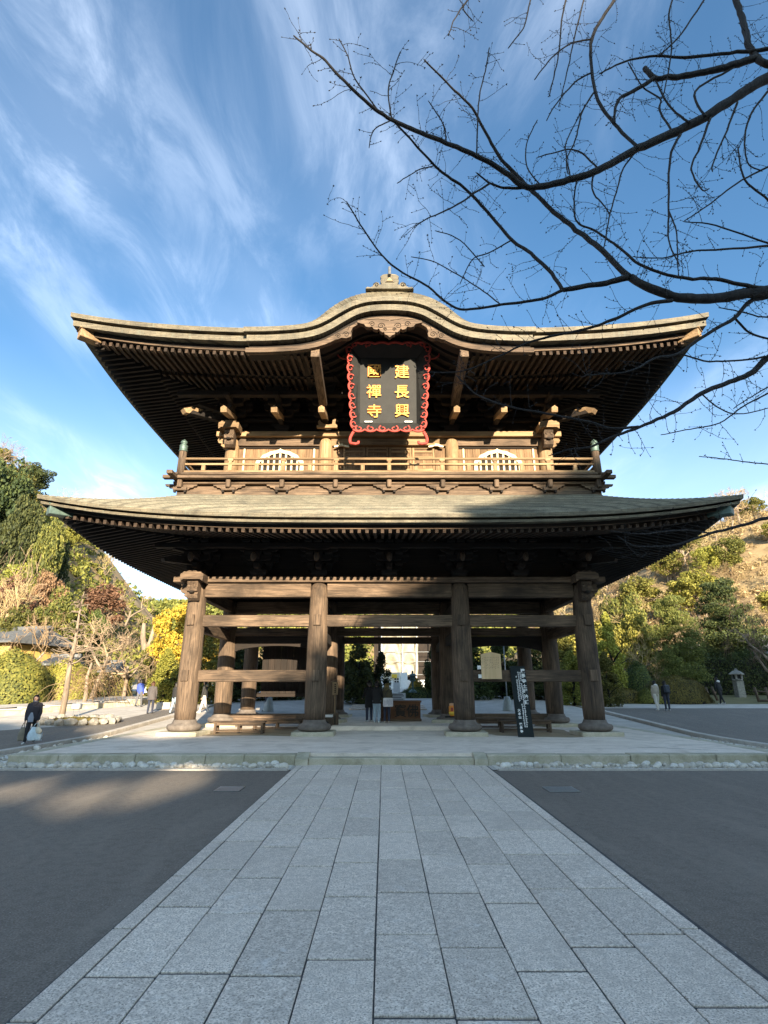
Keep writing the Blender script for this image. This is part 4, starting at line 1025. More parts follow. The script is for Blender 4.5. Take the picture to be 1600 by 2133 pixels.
def crown_round(seed, n_blob=46, per=210, rx=0.36, z0=0.18, z1=1.0, br=0.10, flat=0.75, taper=0.0):
    r = np.random.default_rng(seed); P = []; N = []
    zc, zr = (z0 + z1) / 2, (z1 - z0) / 2
    for i in range(n_blob):
        d = r.normal(size=3); d /= np.linalg.norm(d); k = r.uniform(0.45, 0.9)
        q = np.array([d[0] * rx * k, d[1] * rx * k, zc + d[2] * (zr - br * 0.6) * k])
        w = 1 - taper * max(0, (q[2] - zc) / zr); q[:2] *= w
        p, n = blob_points(r, q, br * r.uniform(0.7, 1.35), per, flat); P.append(p); N.append(n * 0.6 + np.array([0, 0, 0.4]))
    return np.concatenate(P), np.concatenate(N)
def crown_cone(seed, n_blob=60, per=170, rx=0.24, z0=0.03, z1=1.0, br=0.075):
    r = np.random.default_rng(seed); P = []; N = []
    for i in range(n_blob):
        t = r.uniform(0, 1) ** 1.15; a = r.uniform(0, 6.283); R_ = rx * (1 - t) ** 0.65 * r.uniform(0.5, 1.0) * (0.55 + 0.45 * min(1, t * 6))
        q = np.array([R_ * math.cos(a), R_ * math.sin(a), z0 + (z1 - z0 - br) * t])
        p, n = blob_points(r, q, br * r.uniform(0.7, 1.2) * (1 - 0.4 * t), per, 1.35); P.append(p); N.append(n * 0.7 + np.array([0, 0, 0.3]))
    return np.concatenate(P), np.concatenate(N)
def crown_pine(seed, layers=11, rx=0.42):
    r = np.random.default_rng(seed); P = []; N = []
    for L in range(layers):
        t = L / (layers - 1); z = 0.22 + 0.74 * t; Rl = rx * (1 - 0.78 * t) + 0.05
        for k in range(int(14 - 9 * t)):
            a = r.uniform(0, 6.283); q = np.array([Rl * r.uniform(0.15, 0.95) * math.cos(a), Rl * r.uniform(0.15, 0.95) * math.sin(a), z + r.uniform(-0.02, 0.02)])
            p, n = blob_points(r, q, 0.125 * r.uniform(0.7, 1.3) * (1.1 - 0.35 * t), 330, 0.42); P.append(p); N.append(n * 0.4 + np.array([0, 0, 0.7]))
    return np.concatenate(P), np.concatenate(N)
def trunk_mesh(seed, h=0.6, r0=0.022, limbs=6, mat='bark'):
    r = random.Random(seed); m = MB(); pts = [(0, 0, -0.06)]; x = y = 0.0
    for k in range(1, 7): x += r.uniform(-.012, .012); y += r.uniform(-.012, .012); pts.append((x, y, h * k / 6))
    m.tube(pts, [r0 * (1.25 - 1.0 * k / 6) for k in range(7)], 7)
    for k in range(limbs):
        q = Vector(pts[r.randint(2, 5)]); a = r.uniform(0, 6.28); l = r.uniform(0.15, 0.28)
        m.tube([q, q + Vector((math.cos(a) * l * .5, math.sin(a) * l * .5, l * .45)), q + Vector((math.cos(a) * l, math.sin(a) * l, l * .7))], [r0 * .45, r0 * .3, r0 * .12], 5)
    return m.mesh('trunk', mat, True)
def bare_tree(seed, depth=5, spread=0.62, mat='twig', up=0.25, r0=0.016, first=0.26, kids=(3, 3, 3, 4, 4, 3), tmat='bark_pale', weep=0.0, decay=0.70):
    r = random.Random(seed); tk = MB(); tw = MB()
    def rec(p, d, l, rad, lev):
        n = 3; pts = [p]; q = p.copy(); dd = d.copy()
        for k in range(n):
            dd = (dd + Vector((r.uniform(-.28, .28), r.uniform(-.28, .28), r.uniform(-.16, .22) + up * 0.12 - weep * lev * 0.16))).normalized(); q = q + dd * (l / n); pts.append(q.copy())
        rads = [max(0.0011, rad * (1 - 0.45 * k / n)) for k in range(n + 1)]
        (tk if lev < 2 else tw).tube(pts, rads, 6 if lev < 2 else 3, cap=lev < 2)
        if lev >= depth: return
        for k in range(kids[lev]):
            a = r.uniform(0, 6.283); o = dd.orthogonal().normalized(); o = Matrix.Rotation(a, 3, dd) @ o
            nd = (dd * (1 - spread * 0.55) + o * spread * r.uniform(.7, 1.2) + Vector((0, 0, up * .3))).normalized()
            rec(pts[r.randint(2, 3)] if lev else pts[r.choice((2, 3))], nd, l * decay * r.uniform(.75, 1.15), rad * 0.55, lev + 1)
    rec(Vector((0, 0, -0.03)), Vector((0, 0, 1)), first, r0, 0)
    a, b = tk.mesh('trunk', tmat, True), tw.mesh('twig_crown', mat)
    zmax = max(v.co.z for v in b.vertices)
    for me in (a, b):
        for v in me.vertices: v.co /= zmax
    return a, b
PROTO = {}
def proto(kind, var):
    """kind -> (trunk mesh, crown mesh), unit height"""
    k = (kind, var)
    if k in PROTO: return PROTO[k]
    shape, mat = kind.split(':')
    if shape == 'bare': t, c = bare_tree(100 + var, mat=mat)
    elif shape == 'spread': t, c = bare_tree(140 + var, mat=mat, spread=0.95, up=0.05, first=0.22, decay=0.74)
    else:
        key = (shape, var)
        fn = {'round': crown_round, 'cone': crown_cone, 'pine': crown_pine}[shape]
        P, N = fn(var * 7 + len(shape)); t = trunk_mesh(var * 3 + 1)
        size = {'round': 0.017, 'cone': 0.015, 'pine': 0.015}[shape]
        c = leaves_mesh('crown', P, size, mat, var, N, aspect=0.28 if shape == 'pine' else 0.55, jitter=0.55)
    PROTO[k] = (t, c); return PROTO[k]
def put_tree(name, kind, x, y, height, width, label, cat='tree', group=None, var=None, z=None):
    var = rnd.randint(0, 2) if var is None else var
    t, c = proto(kind, var); z = terrain(x, y) if z is None else z
    e = empty(name, (x, y, z - 0.05), rnd.uniform(0, 6.28), label, cat, group)
    w = width / {'round': 0.86, 'cone': 0.56, 'pine': 0.95, 'bare': 0.9, 'spread': 1.3}[kind.split(':')[0]]
    link('trunk', t, e, scale=((w + height) / 2, (w + height) / 2, height)); link('crown', c, e, scale=(w, w, height)); return e
def whereabouts(x, y, z):
    d = y * _c + (z - EYE) * _s; px = 801 + FPX * x / d; py = 1066 + FPX * (y * _s - (z - EYE) * _c) / d
    v = 'near the crest' if y > 112 else ('at mid height' if y > 84 else 'towards the foot')
    if x > 0: h = 'close to the gate eave' if px < 1330 else ('above the trained pine' if px < 1450 else ('above the larger pine' if px < 1560 else 'at the right edge'))
    else: h = 'at the left edge' if px < 70 else ('above the sapling' if px < 200 else 'close to the gate')
    return v + ' ' + h
def tree_px(name, kind, px, top, Y, wpx, label, cat='tree', group=None, var=None, base=None):
    x = at(px, top + 30, Y).x; zt = at(px, top, Y).z; zb = terrain(x, Y) if base is None else base
    return put_tree(name, kind, x, Y, max(1.0, zt - zb), wpx * Y / 1130.0, label, cat, group, var, zb)

# -- trees that can be told apart
T_ = tree_px
T_('evergreen_tree', 'round:lf_dark', 6, 925, 62, 175, 'tallest dark evergreen at the far left edge above the hillside', var=0)
T_('evergreen_tree', 'round:lf_dark', 62, 1010, 60, 100, 'dark evergreen just right of the tallest tree on the left', var=1)
T_('conifer_tree', 'round:lf_olive', 108, 1058, 58, 85, 'olive evergreen with a pointed top beneath the left eave tip', var=2)
T_('conifer_tree', 'cone:lf_dark', 140, 1120, 62, 60, 'narrow dark conifer on the left slope against the sky', var=1)
T_('bare_tree', 'spread:twig', 55, 1130, 52, 190, 'grey-brown leafless tree spreading on the upper left slope', var=0)
T_('russet_tree', 'round:lf_rust', 20, 1180, 49, 130, 'russet-leaved tree at the left edge of the hillside', var=0)
T_('russet_tree', 'round:lf_rust', 110, 1175, 54, 90, 'small russet tree between evergreens on the left slope', var=2)
T_('bare_tree', 'bare:straw', 110, 1195, 46, 170, 'straw-coloured bare tree in the middle of the left slope', var=1)
T_('evergreen_tree', 'round:lf_olive', 150, 1208, 47, 135, 'broad olive-green evergreen left of the gate above the sapling', var=0)
T_('evergreen_tree', 'round:lf_olive', 40, 1245, 44, 100, 'small olive evergreen above the ochre house', var=2)
T_('bare_tree', 'spread:straw', 75, 1255, 41, 150, 'pale bare tree with white limbs above the grey house roof', var=2)
T_('cherry_tree', 'spread:twig', 215, 1272, 38, 200, 'wide leafless cherry with a pinkish twig haze behind the hedge', var=1)
T_('cherry_tree', 'spread:twig', 275, 1300, 42, 150, 'leafless cherry nearest the gate pillar on the left', var=2)
T_('evergreen_tree', 'round:lf_dark', 205, 1255, 50, 60, 'dark evergreen on the shoulder where the left slope ends', var=1)
T_('evergreen_tree', 'round:lf_olive', 335, 1318, 45, 85, 'bluish-green evergreen left of the first pillar', var=1)
T_('golden_tree', 'round:lf_gold', 372, 1240, 44, 120, 'golden-orange evergreen rising behind the left front pillar', var=2)
T_('golden_tree', 'round:lf_gold', 452, 1258, 47, 90, 'golden tree seen over the tie beam in the left bay', var=0)
T_('juniper_tree', 'cone:lf_yel', 350, 1345, 38, 80, 'yellow-green juniper immediately left of the first pillar', var=0)
T_('juniper_tree', 'cone:lf_yel', 438, 1318, 38, 95, 'bright yellow-green juniper right of the first pillar', var=1)
for k, (px, tp, Y, w) in enumerate(((500, 1330, 40, 95), (560, 1322, 41, 95), (620, 1318, 42, 100), (688, 1318, 39, 95), (748, 1320, 38, 100), (796, 1352, 39, 62))):
    T_('juniper_tree', 'cone:lf_dark', px, tp, Y, w, ('dark juniper behind the benches in the left bay', 'dark juniper behind the stair housing', 'dark juniper behind the middle of the left bay', 'dark juniper behind the second pillar', 'tall dark juniper left of the sheeted hall', 'dark juniper branch tree touching the sheeted hall')[k], group='junipers behind the gate', var=k % 3)
for k, (px, tp, Y, w) in enumerate(((905, 1330, 44, 60), (985, 1322, 42, 110), (1045, 1318, 43, 105), (1105, 1316, 42, 105), (1165, 1300, 41, 110), (1190, 1350, 37, 80))):
    T_('juniper_tree', 'cone:lf_dark' if k < 4 else 'cone:lf_olive', px, tp, Y, w, ('dark juniper right of the sheeted hall', 'dark juniper behind the wooden notice board', 'dark juniper behind the leaning black sign', 'dark juniper behind the right rear pillars', 'olive juniper seen in the right bay under the tie beam', 'short olive juniper left of the right front pillar')[k], group='junipers behind the gate', var=(k + 1) % 3)
T_('juniper_tree', 'cone:lf_yel', 1262, 1268, 40, 80, 'yellow-green juniper immediately right of the right front pillar', var=2)
T_('juniper_tree', 'cone:lf_olive', 1262, 1352, 36, 70, 'low olive juniper beside the right front pillar', var=0)
T_('evergreen_tree', 'round:lf_olive', 1302, 1218, 56, 90, 'round dark-green tree on the right behind the yellow one', var=0)
T_('camphor_tree', 'round:lf_yel', 1316, 1262, 47, 95, 'yellow-leaved evergreen between the round tree and the pine', var=1)
T_('pine_tree', 'pine:lf_pine', 1398, 1240, 43, 125, 'trained pine with layered pads, left of the two pines', var=0)
T_('pine_tree', 'pine:lf_dark', 1500, 1205, 50, 185, 'larger dark spreading pine on the right', var=1)
T_('bare_tree', 'bare:straw', 1338, 1308, 43, 90, 'small pale bare tree left of the trained pine', var=2)
T_('bare_tree', 'spread:twig', 1570, 1235, 42, 110, 'grey leafless tree at the right edge beside the tiled roof', var=0)
T_('camphor_tree', 'round:lf_olive', 1270, 1232, 60, 80, 'olive tree just clear of the right pillar top', var=2)
# pollarded stump
e = empty('pollard_stump', (at(298, 1400, 46).x, 46, terrain(at(298, 1400, 46).x, 46)), 0, 'pale forked pollard stump beyond the leafless cherry', 'stump')
zt = at(298, 1298, 46).z - e.location.z
MB().tube([(0, 0, -.2), (0, 0, zt * .6), (-.35, 0, zt * .8), (-.4, 0, zt)], [.3, .26, .22, .15], 8).build('trunk', 'bark_pale', e, smooth=True); MB().tube([(0, 0, zt * .55), (.35, 0, zt * .75), (.5, 0, zt * .97)], [.25, .2, .14], 8).build('limb', 'bark_pale', e, smooth=True)

# -- hillside trees
lk = [('evergreen_tree', 'round:lf_dark', 'dark round evergreen'), ('evergreen_tree', 'round:lf_olive', 'olive round evergreen'), ('bare_tree', 'spread:twig', 'brown leafless tree'), ('russet_tree', 'round:lf_rust', 'russet-leaved tree'), ('bare_tree', 'bare:straw', 'straw-pale leafless tree')]
hr = random.Random(21)
for i in range(46):
    x = hr.uniform(-86, -30); y = hr.uniform(50, 92); z = terrain(x, y)
    if z < 4 or x / y < -0.86: continue
    k = lk[hr.choice((0, 1, 1, 1, 2, 2, 3, 4))]; h = hr.uniform(5.5, 9.5)
    if at(0, 0, 1) is None or (z + h - EYE) / y > 0.60: continue
    put_tree(k[0], k[1], x, y, h, h * hr.uniform(.8, 1.05), k[2] + ' ' + whereabouts(x, y, z + h) + ' on the left hillside', group='trees of the left hillside')
rk = [('bare_tree', 'spread:twig', 'brown leafless tree'), ('bare_tree', 'bare:straw', 'straw-pale leafless tree'), ('bare_tree', 'spread:straw', 'spreading straw-coloured bare tree'), ('evergreen_tree', 'round:lf_olive', 'olive round evergreen'), ('camphor_tree', 'round:lf_yel', 'yellow-green round tree')]
cnt = 0
while cnt < 105:
    y = hr.uniform(58, 150); x = hr.uniform(0.26, 0.80) * y; z = terrain(x, y)
    k = rk[hr.choice((0, 0, 0, 1, 1, 2, 2, 2, 3, 4))]; h = hr.uniform(4.5, 8.5); cnt += 1
    put_tree(k[0], k[1], x, y, h, h * hr.uniform(.85, 1.2), k[2] + ' ' + whereabouts(x, y, z + h) + ' on the right hillside', group='trees of the right hillside')
# distant wooded ridge and hillside scrub: reads as one mass
r = np.random.default_rng(5); P = []; N = []
for i in range(1500):
    y = r.uniform(118, 215); x = r.uniform(-0.62, 0.30) * y; z = terrain(x, y)
    p, n = blob_points(r, (x, y, z + 1.2), r.uniform(1.8, 3.6), 46, 0.7); P.append(p); N.append(n * .5 + np.array([0, -.1, .5]))
o = link('distant_wood', leaves_mesh('distant_wood', np.concatenate(P), 0.62, 'lf_olive', 3, np.concatenate(N)))
tag(o, 'olive wooded ridge in the distance behind the gate', 'wood', kind='stuff')
P = []; N = []
for i in range(1500):
    y = r.uniform(50, 150); x = r.uniform(0.30, 0.85) * y; z = terrain(x, y)
    if z < 2: continue
    p, n = blob_points(r, (x, y, z + .2), r.uniform(.6, 1.7), 40, 0.6); P.append(p); N.append(n * .5 + np.array([0, -.1, .4]))
o = link('hillside_scrub', leaves_mesh('hillside_scrub', np.concatenate(P), 0.42, 'straw', 4, np.concatenate(N), aspect=0.16, jitter=.8))
tag(o, 'dry straw-coloured scrub covering the right hillside', 'scrub', kind='stuff')
P = []; N = []
for i in range(800):
    y = r.uniform(42, 95); x = -r.uniform(0.42, 0.86) * y; z = terrain(x, y)
    if z < 2.5: continue
    p, n = blob_points(r, (x, y, z + .3), r.uniform(.7, 1.7), 40, 0.7); P.append(p); N.append(n * .5 + np.array([0, -.1, .4]))
o = link('hillside_undergrowth', leaves_mesh('hillside_undergrowth', np.concatenate(P), 0.36, 'lf_olive', 6, np.concatenate(N), aspect=0.4, jitter=.8))
tag(o, 'olive undergrowth under the trees of the left hillside', 'undergrowth', kind='stuff')

# -- hedges, shrubs, mounds
def hedge(name, A, B, h, th, mat, label, seed, n=None, z0=None, cat='hedge', size=0.075, wob=0.08):
    A, B = Vector((A[0], A[1], 0)), Vector((B[0], B[1], 0)); d = B - A; L = d.length; t = d.normalized(); nrm = Vector((-t.y, t.x, 0))
    n = n or int(L * (2 * h + th) * 260); r = np.random.default_rng(seed); U = r.uniform(0, L, n); a = r.uniform(0, 2 * h + th, n); P = np.zeros((n, 3)); N = np.zeros((n, 3)); bp = np.zeros(n)
    for i in range(n):
        s = a[i]; u = U[i]; w = wob * 2.0 * mnoise.noise((u * 1.1, s * 1.1, seed)) + r.uniform(-.06, .06)
        if s < h: off, zz, nn = -th / 2 - w, s, -nrm
        elif s < h + th: off, zz, nn = s - h - th / 2, h + w, Vector((0, 0, 1))
        else: off, zz, nn = th / 2 + w, s - h - th, nrm
        c = A + t * u + nrm * off; gz = terrain(c.x, c.y) if z0 is None else z0
        P[i] = (c.x, c.y, gz + zz); N[i] = nn
    mid = (A + B) / 2; zb = terrain(mid.x, mid.y) if z0 is None else z0
    e = empty(name, (mid.x, mid.y, zb), 0, label, cat)
    P -= np.array([mid.x, mid.y, zb]); link('foliage', leaves_mesh('foliage', P, size, mat, seed, N, jitter=0.6), e)
    M = Matrix.Rotation(math.atan2(t.y, t.x), 4, 'Z'); MB().cbox(-L / 2 + .1, L / 2 - .1, -th / 2 + .1, th / 2 - .1, -0.3, h - .12, .05, M).build('branches', 'bark', e)
    return e
def mound(name, x, y, rx, ry, h, mat, label, seed, n=9000, cat='shrub', size=0.06, z=None):
    z = terrain(x, y) if z is None else z; r = np.random.default_rng(seed); d = r.normal(size=(n, 3)); d[:, 2] = np.abs(d[:, 2]); d /= np.linalg.norm(d, axis=1)[:, None]
    w = np.array([1 + .16 * mnoise.noise(Vector(q) * 2.2 + Vector((seed, 0, 0))) for q in d]) * r.uniform(.9, 1.02, n)
    P = d * w[:, None] * np.array([rx, ry, h]); e = empty(name, (x, y, z), 0, label, cat)
    link('foliage', leaves_mesh('foliage', P, size, mat, seed, d, jitter=.55), e)
    m = MB(); m.ball((0, 0, 0), rx * .88, ry * .88, h * .86, 12, 8); m.build('branches', 'bark', e, smooth=True); return e
hedge('clipped_hedge', (at(-40, 1430, 38).x, 37), (at(262, 1430, 42).x, 43), 1.75, 1.2, 'lf_olive', 'long clipped hedge behind the low wall on the left', 31)
mound('broadleaf_shrub', at(12, 1400, 35).x, 35.5, 2.4, 1.8, 3.3, 'lf_olive', 'large rounded broadleaf shrub at the left edge below the ochre house', 32, 12000, size=.085)
mound('broadleaf_shrub', at(120, 1400, 38).x, 39, 2.2, 1.4, 2.7, 'lf_yel', 'yellowish shrub behind the sapling on the left', 33, 9000, size=.08)
mound('broadleaf_shrub', at(330, 1420, 40).x, 42, 2.0, 1.4, 2.6, 'lf_olive', 'rounded shrub between the hedge and the first pillar', 34, 8000, size=.08)
hedge('clipped_hedge', (at(1442, 1420, 47).x, 47.2), (at(1700, 1420, 46).x, 46.5), 2.85, 1.2, 'lf_dark', 'tall dark clipped hedge at the right behind the stone lantern', 35)
mound('azalea_mound', at(1420, 1440, 38).x, 38.6, 2.2, 1.4, 1.75, 'lf_azalea', 'big brownish-green clipped azalea mound on the right', 36, 14000, size=.05)
mound('azalea_mound', at(1370, 1440, 38).x, 38.4, 1.5, 1.0, 1.0, 'lf_olive', 'low clipped shrub left of the big azalea mound', 37, 6000, size=.05)
mound('azalea_mound', at(1300, 1440, 38).x, 39.0, 1.9, 1.0, 0.95, 'lf_azalea', 'low clipped shrub beside the right front pillar', 38, 6000, size=.05)
mound('broadleaf_shrub', at(1335, 1390, 41).x, 41.5, 1.4, 1.2, 2.5, 'lf_dark', 'dark rounded shrub under the trained pine', 39, 7000, size=.07)
mound('broadleaf_shrub', at(1292, 1395, 42).x, 43, 1.3, 1.1, 2.2, 'lf_dark', 'bluish dark shrub right of the right front pillar', 40, 6000, size=.07)
mound('broadleaf_shrub', at(1550, 1370, 50).x, 50, 2.6, 1.4, 4.3, 'lf_dark', 'dark shrub behind the hedge at the right edge', 41, 8000, size=.08)
mound('golden_bush', at(868, 1455, 45).x, 45, 0.75, 0.7, 1.35, 'lf_gold', 'small golden bush behind the offertory box', 42, 2600, size=.06)
mound('broadleaf_shrub', at(870, 1470, 44).x, 43.4, 1.6, .5, .75, 'lf_dark', 'low dark shrub in front of the golden bush', 43, 2500, size=.06)
# low evergreen screen behind the gate
hedge('evergreen_screen', (at(470, 1450, 44).x, 45), (at(770, 1450, 44).x, 45), 2.6, 1.0, 'lf_dark', 'dark evergreen screen behind the left bay', 44, z0=1.1, n=14000, size=.10)
hedge('evergreen_screen', (at(890, 1450, 46).x, 47), (at(1230, 1450, 44).x, 46), 2.6, 1.0, 'lf_dark', 'dark evergreen screen behind the right bay', 45, z0=1.15, n=14000, size=.10)

# weeping bare shrub on the left
wx = at(190, 1460, 36).x; we = empty('weeping_shrub', (wx, 35.2, terrain(wx, 35.2)), 0, 'weeping leafless shrub with arching tan stems in front of the hedge', 'shrub')
wr = random.Random(9); m = MB()
for k in range(100):
    a = wr.uniform(0, 6.283); L = wr.uniform(0.8, 3.0); h = wr.uniform(1.6, 3.4); x0 = wr.uniform(-1.2, 1.2); pts = []
    for j in range(8):
        u = j / 7; pts.append((x0 + math.cos(a) * L * u, math.sin(a) * L * u * .5, h * (0.55 + 0.9 * u - 1.35 * u * u) + wr.uniform(-.03, .03)))
    m.tube(pts, [.016 - .0014 * j for j in range(8)], 3, cap=False)
m.build('stems', 'straw', we)
MB().tube([(0, 0, -.2), (.05, 0, .8), (-.05, 0, 1.8), (.1, 0, 2.6)], [.16, .12, .09, .05], 7).build('trunk', 'bark_pale', we, smooth=True)

# sapling with lamp in a rock-edged bed
sb = gnd(128, 1500); se = empty('sapling', sb, 0, 'tall thin pale sapling standing in a rock-edged bed on the left', 'tree')
sh = at(168, 1232, sb.y).z - sb.z
m = MB(); pts = [(0, 0, -.2), (.03, 0, sh * .2), (-.02, 0, sh * .4), (.06, 0, sh * .6), (.02, 0, sh * .8), (.08, 0, sh)]
m.tube(pts, [.15, .13, .115, .085, .05, .02], 9); m.build('trunk', 'bark_pale', se, smooth=True)
m = MB(); sr = random.Random(4)
for k in range(60):
    z = sh * sr.uniform(.38, .97); a = sr.uniform(0, 6.28); L = sr.uniform(.5, 1.9) * (1.25 - z / sh); q = Vector((.03, 0, z)); d = Vector((math.cos(a), math.sin(a), sr.uniform(.1, .7))); pts = [q]
    for j in range(4): d = (d + Vector((sr.uniform(-.3, .3), sr.uniform(-.3, .3), sr.uniform(-.35, .2)))).normalized(); pts.append(pts[-1] + d * L / 4)
    m.tube(pts, [.04, .032, .024, .018, .012], 4)
    for j in (2, 3):
        dd = (d + Vector((sr.uniform(-.8, .8), sr.uniform(-.8, .8), sr.uniform(-.5, .5)))).normalized(); m.tube([pts[j], pts[j] + dd * L * .3, pts[j] + dd * L * .5 + Vector((0, 0, -.08))], [.018, .014, .01], 3)
m.build('branches', 'bark_pale', se)
# rock border
bl_, br_ = gnd(75, 1513), gnd(210, 1506); rb = empty('rock_border', gnd(140, 1510), 0, 'rough brown rocks edging the sapling bed', 'rocks')
rk_me = []
for k in range(5):
    m = MB().ball((0, 0, 0), .26, .2, .17, 9, 7); m.v = [tuple(Vector(p) * (1 + .35 * mnoise.noise(Vector(p) * 6 + Vector((k * 5, 2, 0))))) for p in m.v]; rk_me.append(m.mesh('rock', 'stoneg'))
o0 = rb.location
for k in range(22):
    a = math.pi * 2 * k / 22; cx, cy = (bl_.x + br_.x) / 2, (bl_.y + br_.y) / 2 + .7; p = Vector((cx + 1.75 * math.cos(a), cy + 1.0 * math.sin(a), 0)); z = .05 * max(0, p.y - 22)
    link('rock', rk_me[k % 5], rb, (p.x - o0.x, p.y - o0.y, z + .12 - o0.z), (0, 0, sr.uniform(0, 6)), (sr.uniform(.8, 1.2),) * 3)
mound('bed_turf', (bl_.x + br_.x) / 2, (bl_.y + br_.y) / 2 + .7, 1.7, .95, .25, 'lf_azalea', 'patchy turf filling the rock-edged bed', 51, 2500, 'turf', .05, z=.05 * max(0, (bl_.y + br_.y) / 2 + .7 - 22))
lp = gnd(156, 1503); le = empty('bed_floodlight', lp, 0, 'small grey floodlight on thin legs beside the sapling', 'floodlight')
MB().cbox(-.22, .22, -.12, .12, .55, .82, .04).build('housing', 'steel', le); MB().box(-.18, .18, -.13, -.122, .58, .79).build('glass', 'greyplastic', le)
for sx in (-1, 1): MB().tube([(sx * .12, 0, .56), (sx * .16, 0, 0)], .018, 6).build('leg', 'steel', le)
# trees on the slope behind the visitor (out of view) whose shade lies on the forecourt
PROF = [(-60, 22.5), (-8, 22.2), (1, 21.6), (4, 19.8), (6.9, 19.9), (8.3, 19.6), (9.9, 19.8), (11.5, 22.2), (14.0, 24.3), (15.4, 25.7), (17.5, 27.3), (19.6, 28.5), (22, 29.3), (28, 30.0), (34, 31.5), (44, 33.0), (60, 34), (90, 34)]
def prof(x):
    for (a, b), (c2, d2) in zip(PROF, PROF[1:]):
        if a <= x <= c2: return b + (d2 - b) * (x - a) / (c2 - a)
    return 24
def hilltop(x):
    if 4.6 < x < 8.6: return 16.3 + .5 * mnoise.noise((x * .8, 3, 0))
    k = min(1, (4.6 - x) / 1.5) if x <= 4.6 else min(1, (x - 8.6) / 1.2)
    return 16.3 * (1 - k) + (prof(x) - 1.3 + .5 * mnoise.noise((x * .35, 0, 0))) * k
rows = []
for y, k in ((-42.5, 0.0), (-44.0, 0.55), (-45.0, 0.96), (-46, 1.0), (-49, 1.0), (-55, .8), (-110, 0.6)):
    rows.append([(x, y, hilltop(x) * k) for x in [-60 + 1.0 * i for i in range(151)]])
m = MB(); m.grid(rows); tag(m.build('rear_hill', 'soil', smooth=True), 'steep wooded bank behind the viewer', kind='structure')
br2 = random.Random(77); x = -30
while x < 62:
    inside = 4.4 < x < 8.9; top = prof(x) + br2.uniform(-.4, .4); h = top - hilltop(x) + .1 if inside else 4.5
    put_tree('evergreen_tree', br2.choice(('round:lf_dark', 'round:lf_olive')), x, -46.2 + br2.uniform(-.8, .8), h, 3.6 if inside else 4.2, 'evergreen on the bank behind the viewer', group='trees of the bank behind the viewer', z=top - h)
    x += br2.uniform(1.2, 1.7)
# ================================================================== things in and around the gate
def bench(x, y, rz, w, label, z=PLZ, h=0.42, d=0.42):
    e = empty('bench', (x, y, z), rz, label, 'bench', 'benches under the gate')
    for k in range(3): MB().cbox(-w / 2, w / 2, -d / 2 + k * d / 3 + .004, -d / 2 + (k + 1) * d / 3 - .004, h - .05, h, .006).build('seat_board', 'wood_x', e)
    for sx in (-1, 1):
        for sy in (-1, 1): MB().cbox(sx * (w / 2 - .09) - .04, sx * (w / 2 - .09) + .04, sy * (d / 2 - .05) - .04, sy * (d / 2 - .05) + .04, 0, h - .052, .006).build('leg', 'wood_z', e)
        MB().cbox(sx * (w / 2 - .09) - .03, sx * (w / 2 - .09) + .03, -d / 2 + .09, d / 2 - .09, .06, .12, .004).build('foot_rail', 'wood_y', e)
    for sy in (-1, 1):
        MB().cbox(-w / 2 + .13, w / 2 - .13, sy * (d / 2 - .05) - .02, sy * (d / 2 - .05) + .02, h - .14, h - .052, .004).build('apron', 'wood_x', e)
        MB().cbox(-w / 2 + .13, w / 2 - .13, sy * (d / 2 - .05) - .018, sy * (d / 2 - .05) + .018, .07, .11, .004).build('stretcher', 'wood_x', e)
        MB().cbox(-.035, .035, sy * (d / 2 - .05) - .03, sy * (d / 2 - .05) + .03, .111, h - .141, .004).build('middle_post', 'wood_z', e)
    return e
bench(-5.15, 20.95, R(-2), 1.85, 'sunlit wooden bench at the front of the left bay')
bench(-4.1, 22.6, R(1), 1.9, 'wooden bench behind the sunlit one in the left bay')
bench(5.2, 21.6, R(3), 1.95, 'wooden bench just behind the black leaning sign')
bench(4.55, 23.1, R(-2), 1.9, 'rear wooden bench in the right bay')

# leaning black sign
bt = gnd(1098, 1535, PLZ); tp = at(1085, 1387, 20.22); ln = math.hypot(tp.y - bt.y, tp.z - bt.z)
SG = empty('standing_sign', (bt.x, bt.y, PLZ), 0, 'tall narrow black sign with white lettering leaning in the right bay', 'sign'); SG.rotation_euler = (-math.atan2(tp.y - bt.y, tp.z - bt.z), R(0.5), 0)
SW = 0.26
MB().cbox(-SW, SW, 0, 0.05, 0, ln, .006).build('board', 'signblack', SG); MB().cbox(-SW - .012, -SW + .0, -.004, .054, 0, ln + .01, .003).build('edge_trim', 'black', SG)
def letters(body, x, z, size, parent, mat='white', bold=.004, y=-.004, nm='lettering'):
    for i, ch in enumerate(body):
        if ch == ' ': continue
        me = text_mesh(ch, size, .002, bold); me.materials.append(MAT[mat]); link(nm, me, parent, (x, y, z - i * size * 1.16), (R(90), 0, 0))
letters('建長寺土曜法話', 0.165, ln - .17, 0.155, SG, bold=.005)
letters('大本山 建長寺', -0.135, ln * .36, 0.098, SG, bold=.004)
gr = random.Random(8); gm_ = []
for k in range(8):                                    # small print too fine to read in the photograph
    m = MB()
    for q in range(5):
        cx, cz = gr.uniform(-.02, .02), gr.uniform(-.02, .02)
        if q % 2: m.box(cx - .024, cx + .024, 0, .002, cz - .0045, cz + .0045)
        else: m.box(cx - .0045, cx + .0045, 0, .002, cz - .024, cz + .024)
    gm_.append(m.mesh('small_print', 'white'))
for (x, za, zb) in ((.075, .90, .77), (.075, .73, .13), (.0, .90, .52), (.0, .44, .13), (-.075, .84, .82), (-.075, .79, .49)):
    z = ln * za
    while z > ln * zb: link('small_print', gr.choice(gm_), SG, (x, -.004, z), (0, 0, 0), (1.0, 1, 1.0)); z -= .064

